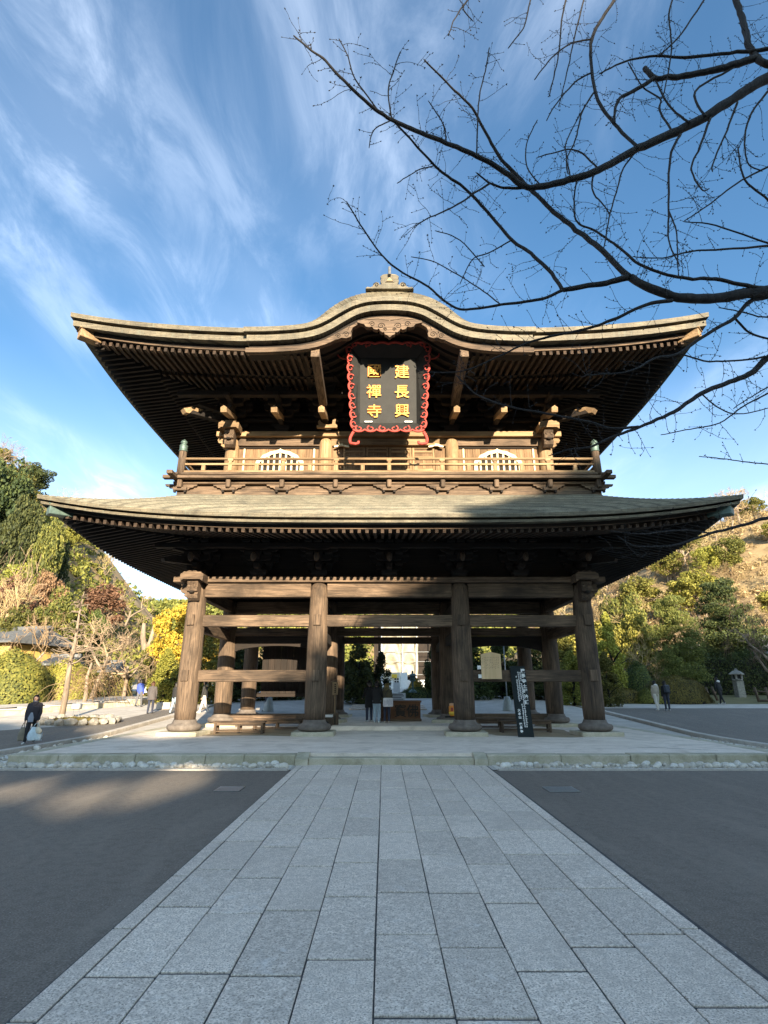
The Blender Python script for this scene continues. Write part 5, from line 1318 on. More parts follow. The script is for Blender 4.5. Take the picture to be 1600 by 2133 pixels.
# wooden notice board hung on the right beam
nb = at(1026, 1414, 20.16); NB = empty('notice_board', (nb.x, 20.16, nb.z), 0, 'pale house-shaped wooden notice board hung on the right bay beam', 'notice board')
NBM = wood('fresh_cedar', (0.62, 0.42, 0.22), (0.80, 0.60, 0.37), 'z', .6, .1); MAT['cedar'] = NBM
nw, nh = .355, .93
MB().prism([(-nw, 0), (nw, 0), (nw * .99, nh - .08), (0, nh), (-nw * .99, nh - .08)], 0, .035).build('board', 'cedar', NB)
for k in range(11):
    z = nh - .16 - (0.02 if k else .06)
    while z > (.36 if k else .40): 
        h = gr.uniform(.02, .05); MB().box(-.29 + k * .055 - .004, -.29 + k * .055 + .004, -.003, 0, z - h, z).build('small_print', 'dark_z', NB) if k % 2 == 0 or gr.random() < .8 else None
        z -= h + gr.uniform(.02, .06)
for (a, b) in ((-.42, .33), (-.40, .03)): MB().cbox(a - .07, a + .06, .02, .03, b, b + .13, .004).build('paper_label', 'white', NB)

# offertory box with carved characters
ob = gnd(836, 1502, .39); OB = empty('offertory_box', (ob.x, ob.y + .4, .39), 0, 'low brown wooden offertory box with two dark carved characters', 'offertory box')
MAT['redwood'] = wood('reddish_board', (0.10, 0.045, 0.022), (0.26, 0.125, 0.065), 'x', .8, .3)
W_, Hh = .88, .86
MB().cbox(-W_, W_, -.4, .4, .10, Hh - .08, .01).build('body', 'redwood', OB); MB().cbox(-W_ - .04, W_ + .04, -.44, .44, 0, .10, .012).build('base_rail', 'wood_x', OB)
for sy in (-1, 1): MB().cbox(-W_ - .03, W_ + .03, sy * .40 - .05, sy * .40 + .05, Hh - .079, Hh, .01).build('top_rail', 'redwood', OB)
for sx in (-1, 1): MB().cbox(sx * W_ - .05, sx * W_ + .05, -.349, .349, Hh - .079, Hh, .01).build('end_rail', 'redwood', OB)
for k in range(12): MB().cbox(-W_ + .09 + k * .145, -W_ + .15 + k * .145, -.345, .345, Hh - .06, Hh - .01, .006).build('grille_bar', 'wood_y', OB)
for ch, x in (('佛', .52), ('寶', -.02)):
    me = text_mesh(ch, .56, .008, .006); me.materials.append(MAT['black']); link('character', me, OB, (x, -.405, .44), (R(90), 0, 0))

# orange collection canister on a dark stand by the inner right pillar
oc = gnd(943, 1513, PLZ); OC = empty('canister_stand', (oc.x, oc.y, PLZ), 0, 'small dark wooden stand beside the inner right pillar', 'stand')
MB().cbox(-.30, .30, -.2, .2, .36, .42, .008).build('top_board', 'dark_x', OC)
for sx in (-1, 1):
    for sy in (-1, 1): MB().cbox(sx * .25 - .03, sx * .25 + .03, sy * .15 - .03, sy * .15 + .03, 0, .36, .005).build('leg', 'dark_z', OC)
CN = empty('canister', (oc.x, oc.y - .02, PLZ + .42), 0, 'orange and yellow plastic canister on the dark stand', 'canister')
MB().lathe([(.13, 0), (.14, .02), (.14, .38), (.12, .42), (.09, .44)], 18).build('body', 'orange', CN, smooth=True); MAT['yel'] = plain('yellow_label', (.85, .55, .05), .5, .1); MAT['pinkcap'] = plain('peach_cap', (.75, .42, .25), .5, .1)
MB().lathe([(.142, .05), (.143, .05), (.143, .16), (.142, .16)], 18, capb=False, capt=False).build('label_band', 'yel', CN, smooth=True); MB().lathe([(.125, .42), (.13, .44), (.12, .50), (.03, .53)], 18).build('cap', 'pinkcap', CN, smooth=True)
MB().box(-.05, .05, -.148, -.144, .2, .34).build('red_panel', 'red', CN)
# weathered boxes and stake sign by the inner left pillar
b1_ = gnd(680, 1520, PLZ); WB = empty('weathered_box', (b1_.x, b1_.y + .15, PLZ), 0, 'grey weathered wooden box with a white strip beside the inner left pillar', 'box')
MB().cbox(-.22, .22, -.17, .17, 0, .46, .01).build('body', 'wood_z', WB); MB().cbox(-.235, .235, -.185, .185, .46, .56, .008).build('white_strip', 'white', WB); MB().cbox(-.25, .25, -.2, .2, .56, .60, .008).build('lid', 'wood_x', WB)
MB().prism([(-.02, .30), (.02, .34), (.12, .28), (.06, .22), (.10, .14), (.0, .18), (-.10, .12), (-.07, .24), (-.12, .28)], -.176, -.171).build('painted_mark', 'black', WB)
b2_ = gnd(698, 1518, PLZ); WC = empty('weathered_post_box', (b2_.x, b2_.y + .15, PLZ), 0, 'narrow upright grey timber box right of the weathered box', 'box')
MB().cbox(-.13, .13, -.13, .13, .04, .60, .012).build('body', 'wood_z', WC); MB().cbox(-.15, .15, -.15, .15, 0, .04, .008).build('foot', 'dark_x', WC); MB().box(-.02, .02, -.134, -.13, .12, .5).build('dark_mark', 'black', WC)
ss = at(699, 1447, 23.4); ST = empty('stake_sign', (ss.x, 23.4, PLZ), 0, 'small roofed wooden sign on a stake behind the inner left pillar', 'sign')
zb_ = ss.z - PLZ; MB().tube([(0, .02, 0), (0, .02, zb_ + .1)], .022, 8).build('stake', 'pale_z', ST); MB().cbox(-.11, .11, -.02, .02, zb_, zb_ + .5, .005).build('panel', 'pale_z', ST); MB().prism([(-.18, zb_ + .49), (0, zb_ + .58), (.18, zb_ + .49), (.18, zb_ + .52), (0, zb_ + .61), (-.18, zb_ + .52)], -.06, .06).build('roof', 'wood_x', ST)
for k in range(5): MB().box(-.03, .03, -.024, -.02, zb_ + .08 + k * .075, zb_ + .13 + k * .075).build('painted_mark', 'dark_z', ST)

# weighted poles
def pole(px, py, top, label):
    g_ = gnd(px, py); e = empty('weighted_pole', g_, 0, label, 'pole', 'weighted poles behind the gate')
    MB().lathe([(.30, 0), (.30, .03), (.22, .5), (.17, .74), (.05, .78)], 12).build('weight', 'greyplastic', e, smooth=True)
    MB().tube([(0, 0, .7), (0, 0, at(px, top, g_.y).z - g_.z)], .035, 8).build('shaft', 'steel', e, smooth=True)
pole(1059, 1480, 1335, 'thin grey pole in a weighted base behind the notice board'); pole(560, 1482, 1425, 'thin pole in a weighted base seen under the left bay beam')

# ---- hall under sheeting straight behind the gate
hy = 86; HL = empty('sheeted_hall', (at(838, 1400, hy).x, hy, 2.6), 0, 'hall wrapped in white sheeting and scaffold far behind the gate', 'building')
def hl(px, py, dy=0): p = at(px, py, hy + dy); return (p.x - HL.location.x, dy, p.z - HL.location.z)
rows = []
for i in range(40):
    py = 1290 + (1408 - 1290) * i / 39; row = []
    for j in range(60):
        px = 796 + (872 - 796) * j / 59; u = (j / 59 * 2) % 1.0; v = i / 39
        sag = .35 * math.sin(v * 14 - 4.5 * (u - .5) ** 2 * 4) * (0.4 + .6 * abs(math.sin(math.pi * u)))
        q = hl(px, py, 0); row.append((q[0], q[1] - sag * 1.3, q[2]))
    rows.append(row)
MB().grid(rows).build('sheeting', 'tarp', HL, smooth=True); MB().box(hl(780, 1300)[0], hl(900, 1300)[0], 1.5, 12, 0, hl(800, 1285)[2]).build('hall_core', 'dark_z', HL)
for px in (796, 839, 868, 900): a = hl(px, 1290); b = hl(px, 1412); MB().tube([(a[0], -.6, a[2]), (b[0], -.6, 0)], .09, 8).build('scaffold_pole', 'white', HL)
for py in (1318, 1358, 1378, 1405): a = hl(790, py); b = hl(905, py); MB().tube([(a[0], -.66, a[2]), (b[0], -.66, b[2])], .05, 6).build('scaffold_rail', 'steel', HL)
def panel_px(nm, x0, x1, y0, y1, Y, mat, label=None, cat=None, parent=None, d=.12):
    a = at(x0, y1, Y); b = at(x1, y0, Y); m = MB().cbox(-(b.x - a.x) / 2, (b.x - a.x) / 2, 0, d, 0, b.z - a.z, .01)
    o = m.build(nm, mat, parent, ((a.x + b.x) / 2, Y, a.z)); return tag(o, label, cat) if label else o
def board_panel_px(nm, x0, x1, y0, y1, Y, n, label):
    a = at(x0, y1, Y); b = at(x1, y0, Y); zf = terrain(a.x, Y); e = empty(nm, ((a.x + b.x) / 2, Y, zf), 0, label, 'hoarding'); w = (b.x - a.x) / n
    for k in range(n): MB().cbox(-(b.x - a.x) / 2 + k * w + .01, -(b.x - a.x) / 2 + (k + 1) * w - .01, 0, .06, 0, b.z - zf, .01).build('panel', 'white', e)
    return e
h1 = board_panel_px('white_hoarding', 792, 850, 1400, 1445, 56, 4, 'white hoarding with framed notices in front of the sheeted hall')
for (x0, x1, y0, y1, m_) in ((813, 832, 1401, 1416, 'white'), (817, 828, 1404, 1412, 'yel'), (799, 810, 1401, 1416, 'white')):
    a = at(x0, y1, 55.9); b = at(x1, y0, 55.9); MB().cbox(a.x - h1.location.x, b.x - h1.location.x, -.14 if m_ == 'yel' else -.10, -.101 if m_ == 'yel' else -.02, a.z - h1.location.z, b.z - h1.location.z, .006).build('framed_notice', 'cream' if m_ == 'white' else m_, h1)
board_panel_px('grey_hoarding', 848, 893, 1416, 1450, 57, 3, 'bluish-grey hoarding right of the white one')
def info_board(x0, x1, y0, y1, Y, label, lines):
    a = at(x0, y1, Y); b = at(x1, y0, Y); zf = terrain(a.x, Y); w = (b.x - a.x) / 2; h = b.z - zf
    e = empty('info_board', ((a.x + b.x) / 2, Y, zf), 0, label, 'notice'); MB().cbox(-w, w, 0, .05, a.z - zf, h, .006).build('panel', 'white', e)
    for sx in (-1, 1): MB().tube([(sx * w * .8, .03, 0), (sx * w * .8, .03, a.z - zf)], .025, 6).build('leg', 'steel', e)
    for k in range(lines): zz_ = a.z - zf + (b.z - a.z) * (k + .6) / (lines + .4); MB().box(-w * .8, w * gr.uniform(.4, .8), -.004, 0, zz_ - .02, zz_ + .02).build('text_line', 'dark_x', e)
    return e
ib = info_board(820, 834, 1421, 1442, 46, 'grey pictorial notice behind the offertory box', 0)
for k in range(4): MB().box(-.16 + .2 * (k % 2), -.02 + .2 * (k % 2), -.006, 0, 1.0 + .2 * (k // 2), 1.12 + .2 * (k // 2)).build('picture', 'black', ib)
info_board(816, 846, 1443, 1458, 40, 'white text notice directly behind the offertory box', 4)
# bronze garden lantern
def lantern(name, x, y, z, H, label, mat, square=False):
    e = empty(name, (x, y, z), 0, label, 'lantern'); n = 4 if square else 6; k = H
    def la(nm, pr): o = MB().lathe([(r_ * k, zz_ * k) for r_, zz_ in pr], n if not square else 4).build(nm, mat, e); return o
    if square:
        MB().cbox(-.13 * k, .13 * k, -.13 * k, .13 * k, -.03, .56 * k, .01).build('shaft', mat, e); la('platform', [(.10, .56), (.20, .58), (.20, .62), (.14, .63)])
        fb = MB()
        for sx in (-1, 1):
            for sy in (-1, 1): fb.box(sx * .10 * k - .03 * k, sx * .10 * k + .03 * k, sy * .10 * k - .03 * k, sy * .10 * k + .03 * k, .63 * k, .78 * k)
        fb.build('firebox', mat, e); MB().box(-.09 * k, .09 * k, -.09 * k, .09 * k, .64 * k, .775 * k).build('opening', 'black', e)
        la('roof', [(.28, .78), (.29, .81), (.16, .90), (.05, .94)]); la('jewel', [(.05, .94), (.07, .97), (.01, 1.0)])
    else:
        la('base', [(.20, -.01), (.20, .05), (.12, .10), (.08, .14)]); la('shaft', [(.05, .14), (.045, .3), (.06, .33), (.045, .36), (.05, .48)]); la('platform', [(.06, .48), (.15, .53), (.15, .57)])
        la('firebox', [(.10, .57), (.12, .60), (.12, .74), (.10, .76)]); la('roof', [(.22, .745), (.20, .78), (.10, .84), (.05, .87)]); la('jewel', [(.03, .87), (.06, .91), (.05, .95), (.005, 1.0)])
        for q in range(6):
            a = R(60 * q); MB().ball((.21 * k * math.cos(a), .21 * k * math.sin(a), .765 * k), .02 * k, .02 * k, .03 * k, 6, 4).build('roof_curl', mat, e)
    return e
bl2 = at(861, 1442, 42); lantern('bronze_lantern', bl2.x, 42, bl2.z, at(861, 1396, 42).z - bl2.z, 'dark bronze lantern standing before the hoarding', 'copper')
# picket fence
pf0, pf1 = at(850, 1460, 44), at(912, 1460, 44); PF = empty('picket_fence', (pf0.x, 44, pf0.z), 0, 'low bamboo picket fence by the golden bush', 'fence')
np_ = 16
for k in range(np_): MB().tube([((pf1.x - pf0.x) * k / (np_ - 1), 0, -.1), ((pf1.x - pf0.x) * k / (np_ - 1), 0, .75 + gr.uniform(-.05, .05))], .03, 6).build('picket', 'pale_z', PF)
for z in (.2, .55): MB().tube([(0, .04, z), (pf1.x - pf0.x, .04, z)], .025, 6).build('fence_rail', 'pale_x', PF)

# ---- left: low wall, houses
A, B = gnd(-30, 1494), gnd(353, 1463); d = B - A; an = math.atan2(d.y, d.x); LWl = empty('low_wall', A, an, 'low stone retaining wall with pale coping on the left', 'wall')
L = d.length; sl = (B.z - A.z) / L; x = 0.0
while x < L:
    l = min(gr.uniform(1.1, 1.8), L - x)
    MB().cbox(x + .006, x + l - .006, 0, .35, -.1 + sl * x, .30 + sl * x, .015).build('wall_stone', 'edge', LWl); MB().cbox(x + .004, x + l - .004, -.04, .5, .302 + sl * x, .38 + sl * x, .012).build('coping_stone', 'palepave', LWl); x += l
rows = [[(x_, y_, (B.z - A.z) / L * x_ + .37) for x_ in (0, L)] for y_ in (.45, 7)]
MB().grid(rows).build('terrace_top', 'palepave', LWl)
st = gnd(343, 1477); MB().cbox(-.4, .4, -.25, .25, 0, .38, .03).build('stone_block', 'palepave', None, st); tag(bpy.data.objects[-1] if False else COL.objects[-1], 'squared pale stone block on the ground left of the first pillar', 'stone')
def house(name, px0, px1, py_e, py_r, Y, label, wallm, dpt=5, gable=True, eave=.7, py_b=None, rz=0.0, ribs=14):
    a = at(px0, py_e, Y); b = at(px1, py_e, Y); r_ = at((px0 + px1) / 2, py_r, Y); zf = terrain((a.x + b.x) / 2, Y); W = b.x - a.x; he = a.z - zf; hr_ = max(.6, r_.z - a.z)
    e = empty(name, ((a.x + b.x) / 2, Y, zf), rz, label, 'house'); MB().cbox(-W / 2 + eave, W / 2 - eave, 0, dpt, -.3, he - .05, .02).build('wall', wallm, e)
    rf = MB().prism([(-eave, he - .02), (dpt + eave, he - .02), (dpt + eave, he + .1), (dpt / 2, he + hr_), (-eave, he + .1)], -W / 2, W / 2, 'yz').build('roof', 'tile', e)
    nr_ = ribs; dd = math.atan2(hr_ - .1, dpt / 2 + eave); Ls = math.hypot(hr_ - .1, dpt / 2 + eave)
    rm = MB().tube([(0, 0, 0), (0, Ls * math.cos(dd), Ls * math.sin(dd))], .07, 6).mesh('roof_rib', 'tile')
    for k in range(nr_): link('roof_rib', rm, rf, (-W / 2 + .1 + (W - .2) * k / (nr_ - 1), -eave, he + .12))
    MB().cbox(-W / 2 - .1, W / 2 + .1, dpt / 2 - .2, dpt / 2 + .2, he + hr_ - .05, he + hr_ + .25, .05).build('ridge', 'tile', rf)
    for k in range(3): xx = -W / 2 + eave + (W - 2 * eave) * (k + .5) / 3; wv = MB().cbox(xx - .45, xx + .45, -.04, .02, he * .35, he * .75, .01).build('window', 'dark_z', e); MB().cbox(xx - .5, xx + .5, -.06, -.041, he * .31, he * .35, .005).build('sill', 'pale_x', wv)
    for xx in (-W / 2 + eave, 0, W / 2 - eave): MB().cbox(xx - .08, xx + .08, -.05, .06, -.2, he - .04, .01).build('post', 'pale_z', e)
    return e
house('ochre_house', -160, 62, 1340, 1306, 41, 'ochre-walled house with grey tiled roof at the left edge', 'yellowwall', rz=R(-14))
house('ochre_house', 92, 146, 1386, 1366, 41, 'small ochre outbuilding roof behind the sapling', 'yellowwall', dpt=3.5, rz=R(12), ribs=10)
house('tiled_shelter', 208, 246, 1400, 1380, 46, 'tiny dark tiled shelter above the hedge', 'white', dpt=1.6, eave=.35, ribs=7)
house('temple_house', 1448, 1500, 1363, 1343, 56, 'tiled roof between the two pines', 'white', dpt=5, ribs=12)
house('temple_house', 1560, 1700, 1362, 1322, 50, 'tiled building at the right edge above the hedge', 'white', dpt=6, rz=R(8), ribs=16)
house('garden_hut', 1305, 1335, 1378, 1368, 47, 'low thatched hut half hidden right of the right front pillar', 'pale_x', dpt=2, eave=.3, ribs=6)
# ---- right: stone lantern, leaning posts, edging stones
sl_ = at(1545, 1455, 44); lantern('stone_lantern', sl_.x, 44, terrain(sl_.x, 44), at(1545, 1392, 44).z - terrain(sl_.x, 44), 'grey stone lantern in front of the dark hedge', 'stoneg', True)
for k, (xb, yb, xt, yt) in enumerate(((1471, 1462, 1459, 1432), (1481, 1461, 1471, 1431), (1497, 1459, 1483, 1430))):
    p = gnd(xb, yb); q = at(xt, yt, p.y + .2); o = MB().tube([(0, 0, -.1), (q.x - p.x, .2, q.z - p.z)], .085, 8).build('leaning_post', 'wood_z', None, p, smooth=True); tag(o, ('leftmost leaning timber post by the azalea mound', 'middle leaning timber post by the azalea mound', 'rightmost leaning timber post by the azalea mound')[k], 'post', 'leaning posts')
fe = gnd(1583, 1462); FE = empty('timber_barrier', fe, 0, 'low timber barrier at the right edge', 'barrier')
for x in (0, .75, 1.5): MB().tube([(x, 0, -.1), (x - .12, .05, .95)], .085, 8).build('post', 'wood_z', FE, smooth=True)
MB().tube([(-.1, 0, .1), (1.6, 0, .1)], .07, 8).build('bottom_rail', 'wood_x', FE, smooth=True); MB().tube([(-.25, .05, .7), (1.5, .05, .62)], .06, 8).build('top_rail', 'wood_x', FE, smooth=True)
eg = [(1333, 1463), (1353, 1464), (1362, 1464), (1427, 1463), (1438, 1463), (1450, 1464), (1458, 1464), (1466, 1464)]
for k, (px, py) in enumerate(eg):
    p = gnd(px, py); w = gr.uniform(.18, .32); h = gr.uniform(.3, .6); m = MB().cbox(-w, w, -w * .8, w * .8, -.05, h, .05)
    m.v = [tuple(Vector(q) * (1 + .12 * mnoise.noise(Vector(q) * 5 + Vector((k, 0, 0))))) for q in m.v]; o = m.build('edging_stone', 'stoneg', None, p)
    tag(o, ('edging stone nearest the right front pillar', 'edging stone left of the couple', 'edging stone touching the couple', 'tall edging stone below the azalea mound', 'second edging stone below the azalea mound', 'third edging stone below the azalea mound', 'small edging stone left of the leaning posts', 'edging stone at the foot of the leaning posts')[k], 'stone', 'edging stones of the right garden')
# turf strip of the right garden
sheet('right_garden_turf', [(y, 13.5, 60) for y in (37.6, 40, 44, 49)], 0.012, 'grassy', 'winter turf of the right-hand garden')
sheet('left_garden_soil', [(y, -70, -20) for y in (40, 46, 52)], 0.012, 'grassy', 'soil of the left-hand garden')
# ================================================================== people
def capsule(m, a, b, ra, rb, n=12, sx=1.0):
    a, b = Vector(a), Vector(b); d = b - a; L = d.length
    t = d / L if L > 1e-6 else Vector((0, 0, 1)); q = t.to_track_quat('Z', 'X').to_matrix(); rows = []; k = 4
    prof = [(ra * math.sin(math.pi / 2 * i / k), -ra * math.cos(math.pi / 2 * i / k)) for i in range(k + 1)] + [(rb * math.cos(math.pi / 2 * i / k), L + rb * math.sin(math.pi / 2 * i / k)) for i in range(k + 1)]
    vs = []; fs = []
    for (r_, z) in prof:
        for j in range(n): an = 2 * math.pi * j / n; vs.append(a + q @ Vector((r_ * math.cos(an), r_ * math.sin(an), z)))
    for i in range(len(prof) - 1):
        for j in range(n): j2 = (j + 1) % n; fs.append((i * n + j, i * n + j2, (i + 1) * n + j2, (i + 1) * n + j))
    m.add(vs, fs)
def remeshed(m, name, mats, voxel, classify, smooth=2):
    me = m.mesh(name, None); o = bpy.data.objects.new('tmp', me); COL.objects.link(o)
    md = o.modifiers.new('r', 'REMESH'); md.mode = 'VOXEL'; md.voxel_size = voxel
    sm = o.modifiers.new('s', 'SMOOTH'); sm.factor = .5; sm.iterations = smooth
    dg = bpy.context.evaluated_depsgraph_get(); out = bpy.data.meshes.new_from_object(o.evaluated_get(dg)); bpy.data.objects.remove(o); out.name = name
    out.materials.clear()
    for q in mats: out.materials.append(q)
    out.polygons.foreach_set('use_smooth', [True] * len(out.polygons))
    for p in out.polygons: p.material_index = classify(p.center)
    return out
def cloth(col, name): 
    if name not in MAT: MAT[name] = plain(name, col, .85, .18, 7, .3, dist=.02)
    return MAT[name]
def segdist(p, a, b):
    ab = b - a; t = max(0, min(1, (p - a).dot(ab) / max(1e-9, ab.length_squared))); return (p - (a + ab * t)).length
def person(label, loc, rz, H=1.65, top=('coat_black', (.02, .02, .024)), legs=('trousers_black', (.025, .025, .03)), shoe=('shoe_dark', (.03, .03, .03)), coat_len=.50, stride=.0, arm_l=(.1, .1), arm_r=(.1, .1), hair_len=.1, hair=None, lean=0.0, scarf=None, hood=None, wide=1.0, baggy=1.14, hat=None, headturn=0.0, puffy=False):
    """faces -Y before rz. arm = (forward swing, elbow bend) in radians"""
    s = H / 1.70; S = lambda *v: Vector(v) * s
    e = empty('person', loc, rz, label, 'person')
    hipz, shz, nkz, hdz = .90, 1.40, 1.48, 1.59
    lf = Vector((0, -lean, 0)) * s
    body = MB(); segs = []
    def seg(a, b, ra, rb, kind): capsule(body, a, b, ra * s, rb * s); segs.append((Vector(a), Vector(b), kind, (ra + rb) / 2 * s))
    seg(S(0, 0, .92), S(0, -lean * .4, 1.12), .135 * wide, .125 * wide, 1); seg(S(0, -lean * .4, 1.12), S(0, -lean, 1.34), .13 * wide, .135 * wide, 1)
    seg(S(-.12 * wide, -lean, 1.365), S(.12 * wide, -lean, 1.365), .07, .07, 1); seg(S(-.05, -lean, 1.42), S(.05, -lean, 1.42), .05, .05, 1); seg(S(0, -lean, 1.38), S(0, -lean * 1.1 - .01, 1.52), .055, .05, 0)
    seg(S(-.07, 0, .93), S(.07, 0, .93), .115, .115, 2)
    feet = []
    for sd, st in ((-1, stride), (1, -stride)):
        hip = S(sd * .085, 0, .89); knee = S(sd * .095, -st * .5 - .01, .49 + .02 * abs(st)); ank = S(sd * .10, -st + (.06 if st < 0 else 0), .085 + (.05 if st < -.1 else 0))
        seg(hip, knee, .088 * baggy, .062 * baggy, 2); seg(knee, ank, .060 * baggy, .043 * baggy, 2); seg(ank + S(0, .03, -.045), ank + S(sd * .015, -.15, -.055), .042, .036, 3)
    hands = []
    for sd, (sw, bend) in ((-1, arm_l), (1, arm_r)):
        sh = S(sd * .165 * wide, -lean, 1.35); el = sh + S(sd * .055, -math.sin(sw) * .28, -math.cos(sw) * .28); a2 = sw + bend; wr = el + S(-sd * .02, -math.sin(a2) * .25, -math.cos(a2) * .25)
        seg(sh, el, .062 * (1.2 if puffy else 1.05), .048 * (1.2 if puffy else 1.05), 1); seg(el, wr, .048 * (1.15 if puffy else 1.0), .036, 1)
        d = (wr - el).normalized(); palm = wr + d * .075 * s; seg(wr, palm, .026, .030, 0)
        side = d.cross(Vector((1, 0, 0))); side = side.normalized() if side.length > .1 else Vector((0, 1, 0))
        for f, (off, fl) in enumerate(((-.026, .060), (-.009, .075), (.009, .072), (.026, .055))):
            b0_ = palm + side * off * s; mid = b0_ + d * fl * .55 * s; tip = mid + (d * .8 + Vector((-sd * .6, 0, 0))).normalized() * fl * .5 * s
            seg(b0_, mid, .0105, .0095, 0); seg(mid, tip, .0095, .008, 0)
        tb = wr + d * .03 * s - side * .028 * s; seg(tb, tb + (d * .6 - side * .8).normalized() * .05 * s, .012, .010, 0); hands.append(palm + d * .05 * s)
    hc = S(0, -lean * 1.15 - .02, hdz)
    body.ball(hc, .076 * s, .092 * s, .112 * s, 14, 10); capsule(body, hc + S(0, -.03, -.07), hc + S(0, -.045, -.085), .05 * s, .036 * s)
    capsule(body, hc + S(0, -.088, .0), hc + S(0, -.103, -.022), .012 * s, .015 * s)
    for sd in (-1, 1): capsule(body, hc + S(sd * .078, 0, -.02), hc + S(sd * .08, .005, .02), .014 * s, .016 * s)
    segs.append((hc, hc + S(0, 0, .01), 0, .1 * s))
    mats = [MAT['skin'], cloth(top[1], top[0]), cloth(legs[1], legs[0]), cloth(shoe[1], shoe[0])]
    def cl(p):
        best, bk = 9, 0
        for a, b, k, r_ in segs:
            q = segdist(p, a, b) - r_
            if q < best: best, bk = q, k
        return bk
    link('body', remeshed(body, 'body', mats, .0125 * s, cl), e)
    for sd in (-1, 1): MB().ball(hc + S(sd * .030, -.083, .012), .011 * s, .008 * s, .009 * s, 8, 6).build('eye', 'hair', e, smooth=True)
    MB().ball(hc + S(0, -.092, -.052), .024 * s, .006 * s, .006 * s, 8, 6).build('mouth', 'lips', e, smooth=True)
    # coat shell
    m = MB(); n = 22; rows = []; zt, zb = 1.44, 1.44 - coat_len * 1.0
    for i in range(11):
        u = i / 10; z = zt + (zb - zt) * u; sh_ = min(1, .40 + u * 2.6) if u < .24 else 1.0; w = (.195 if u < .25 else .185 + .02 * (u - .25)) * wide * sh_ * (1.10 if puffy else 1.0); dp = (.125 + .025 * u) * wide * sh_ * (1.12 if puffy else 1.0)
        yo = -lean * max(0, min(1, (z - .92) / .45)); row = []
        for k in range(n + 1):
            a = 2 * math.pi * k / n; wv = 1 + .025 * math.sin(a * 5 + z * 9) * u + (.03 * math.sin(z * 75) if puffy else 0); row.append(S(w * math.cos(a) * wv, yo + dp * math.sin(a) * wv, z))
        rows.append(row)
    m.grid(rows); m.build('coat', mats[1], e, smooth=True)
    # hair
    hm = cloth(hair, 'hair_' + str(round(sum(hair), 3))) if hair else MAT['hair']
    m = MB(); rows = []
    for i in range(10):
        u = i / 9; th = u * 1.75; row = []
        for k in range(21):
            a = R(-205) + R(230) * k / 20 + R(90 - 90) ; a = R(-25) + R(230) * k / 20
            front = max(0, -math.sin(a)); drop = 1 - .55 * front
            r_ = math.sin(min(th * drop + .02, 1.65)); z = math.cos(min(th * drop, 1.75))
            row.append(hc + S(.086 * r_ * math.cos(a), .004 + .101 * r_ * math.sin(a), .122 * z + .004 - (hair_len * max(0, u - .62) * 2.4 * (1 - front))))
        rows.append(row)
    m.grid(rows); m.build('hair', hm, e, smooth=True)
    m = MB(); m.ball(hc + S(0, .012, .050), .086 * s, .094 * s, .080 * s, 14, 10)
    if hair_len > .09:
        for sd in (-1, 1): m.tube([hc + S(sd * .075, .0, .06), hc + S(sd * .088, .005, 0), hc + S(sd * .085, .01, -.06), hc + S(sd * .075, .02, -.09 - hair_len * .5)], [.026 * s, .030 * s, .028 * s, .012 * s], 8); m.build('hair', hm, e, smooth=True)
    if hood: m = MB(); m.ball(S(0, -lean + .09, 1.44), .13 * s, .085 * s, .075 * s, 12, 8); m.build('hood', cloth(hood[1], hood[0]), e, smooth=True)
    if scarf: m = MB(); m.tube([hc + S(.075 * math.cos(R(30 * k)), .075 * math.sin(R(30 * k)) + .01, -.115 + .01 * math.sin(k)) for k in range(13)], .032 * s, 8); m.build('scarf', cloth(scarf[1], scarf[0]), e, smooth=True)
    return e, [Vector(loc) + Matrix.Rotation(rz, 3, 'Z') @ h for h in hands]
MAT['lips'] = plain('lips', (.32, .12, .10), .5, .1)
def bag(name, top, w, h, d, rz, col, cname, label, lean=0.0):
    e = empty(name, top, rz, label, 'bag'); m = MB(); rows = []; n = 20
    for i in range(9):
        u = i / 8; k = .55 + .5 * math.sin(min(1, u * 1.15) * math.pi * .62); rows.append([(w / 2 * k * math.cos(2 * math.pi * j / n) * (1 + .10 * math.sin(j * 2.1 + i)), d / 2 * k * math.sin(2 * math.pi * j / n) * (1 + .12 * math.cos(j * 1.7 + i)) + lean * u, -.14 - h * u) for j in range(n + 1)])
    m.grid(rows); m.f.append(tuple(8 * (n + 1) + j for j in range(n))); m.build('sack', cloth(col, cname), e, smooth=True)
    for sx in (-1, 1): MB().tube([(sx * w * .22, 0, -.17), (sx * w * .12, 0, -.06), (0, 0, 0)], .011, 6).build('handle', cloth(col, cname), e, smooth=True)
    return e
fw = gnd(60, 1549)
p_, hd = person('woman in a dark quilted coat and scarf walking towards us at the left with bags', fw, R(12), 1.56, top=('quilted_navy', (.022, .020, .028)), legs=('trousers_black', (.018, .018, .02)), shoe=('white_trainer', (.6, .6, .58)), coat_len=.62, stride=.13, arm_l=(.08, .12), arm_r=(.12, .15), hair_len=.12, scarf=('grey_scarf', (.10, .10, .12)), puffy=True, wide=1.12)
bag('carrier_bag', hd[1] + Vector((0, 0, .02)), .42, .42, .18, R(15), (.55, .66, .72), 'pale_blue_plastic', 'pale blue carrier bag in the quilted-coat woman\'s hand')
bag('tote_bag', hd[1] + Vector((.10, -.06, .03)), .30, .20, .10, R(-20), (.66, .60, .47), 'cream_cotton', 'small cream tote held with the blue carrier bag', .03)
bag('woven_bag', hd[0] + Vector((-.03, 0, .02)), .22, .42, .14, R(10), (.22, .19, .14), 'patterned_weave', 'patterned brown bag in the quilted-coat woman\'s other hand')
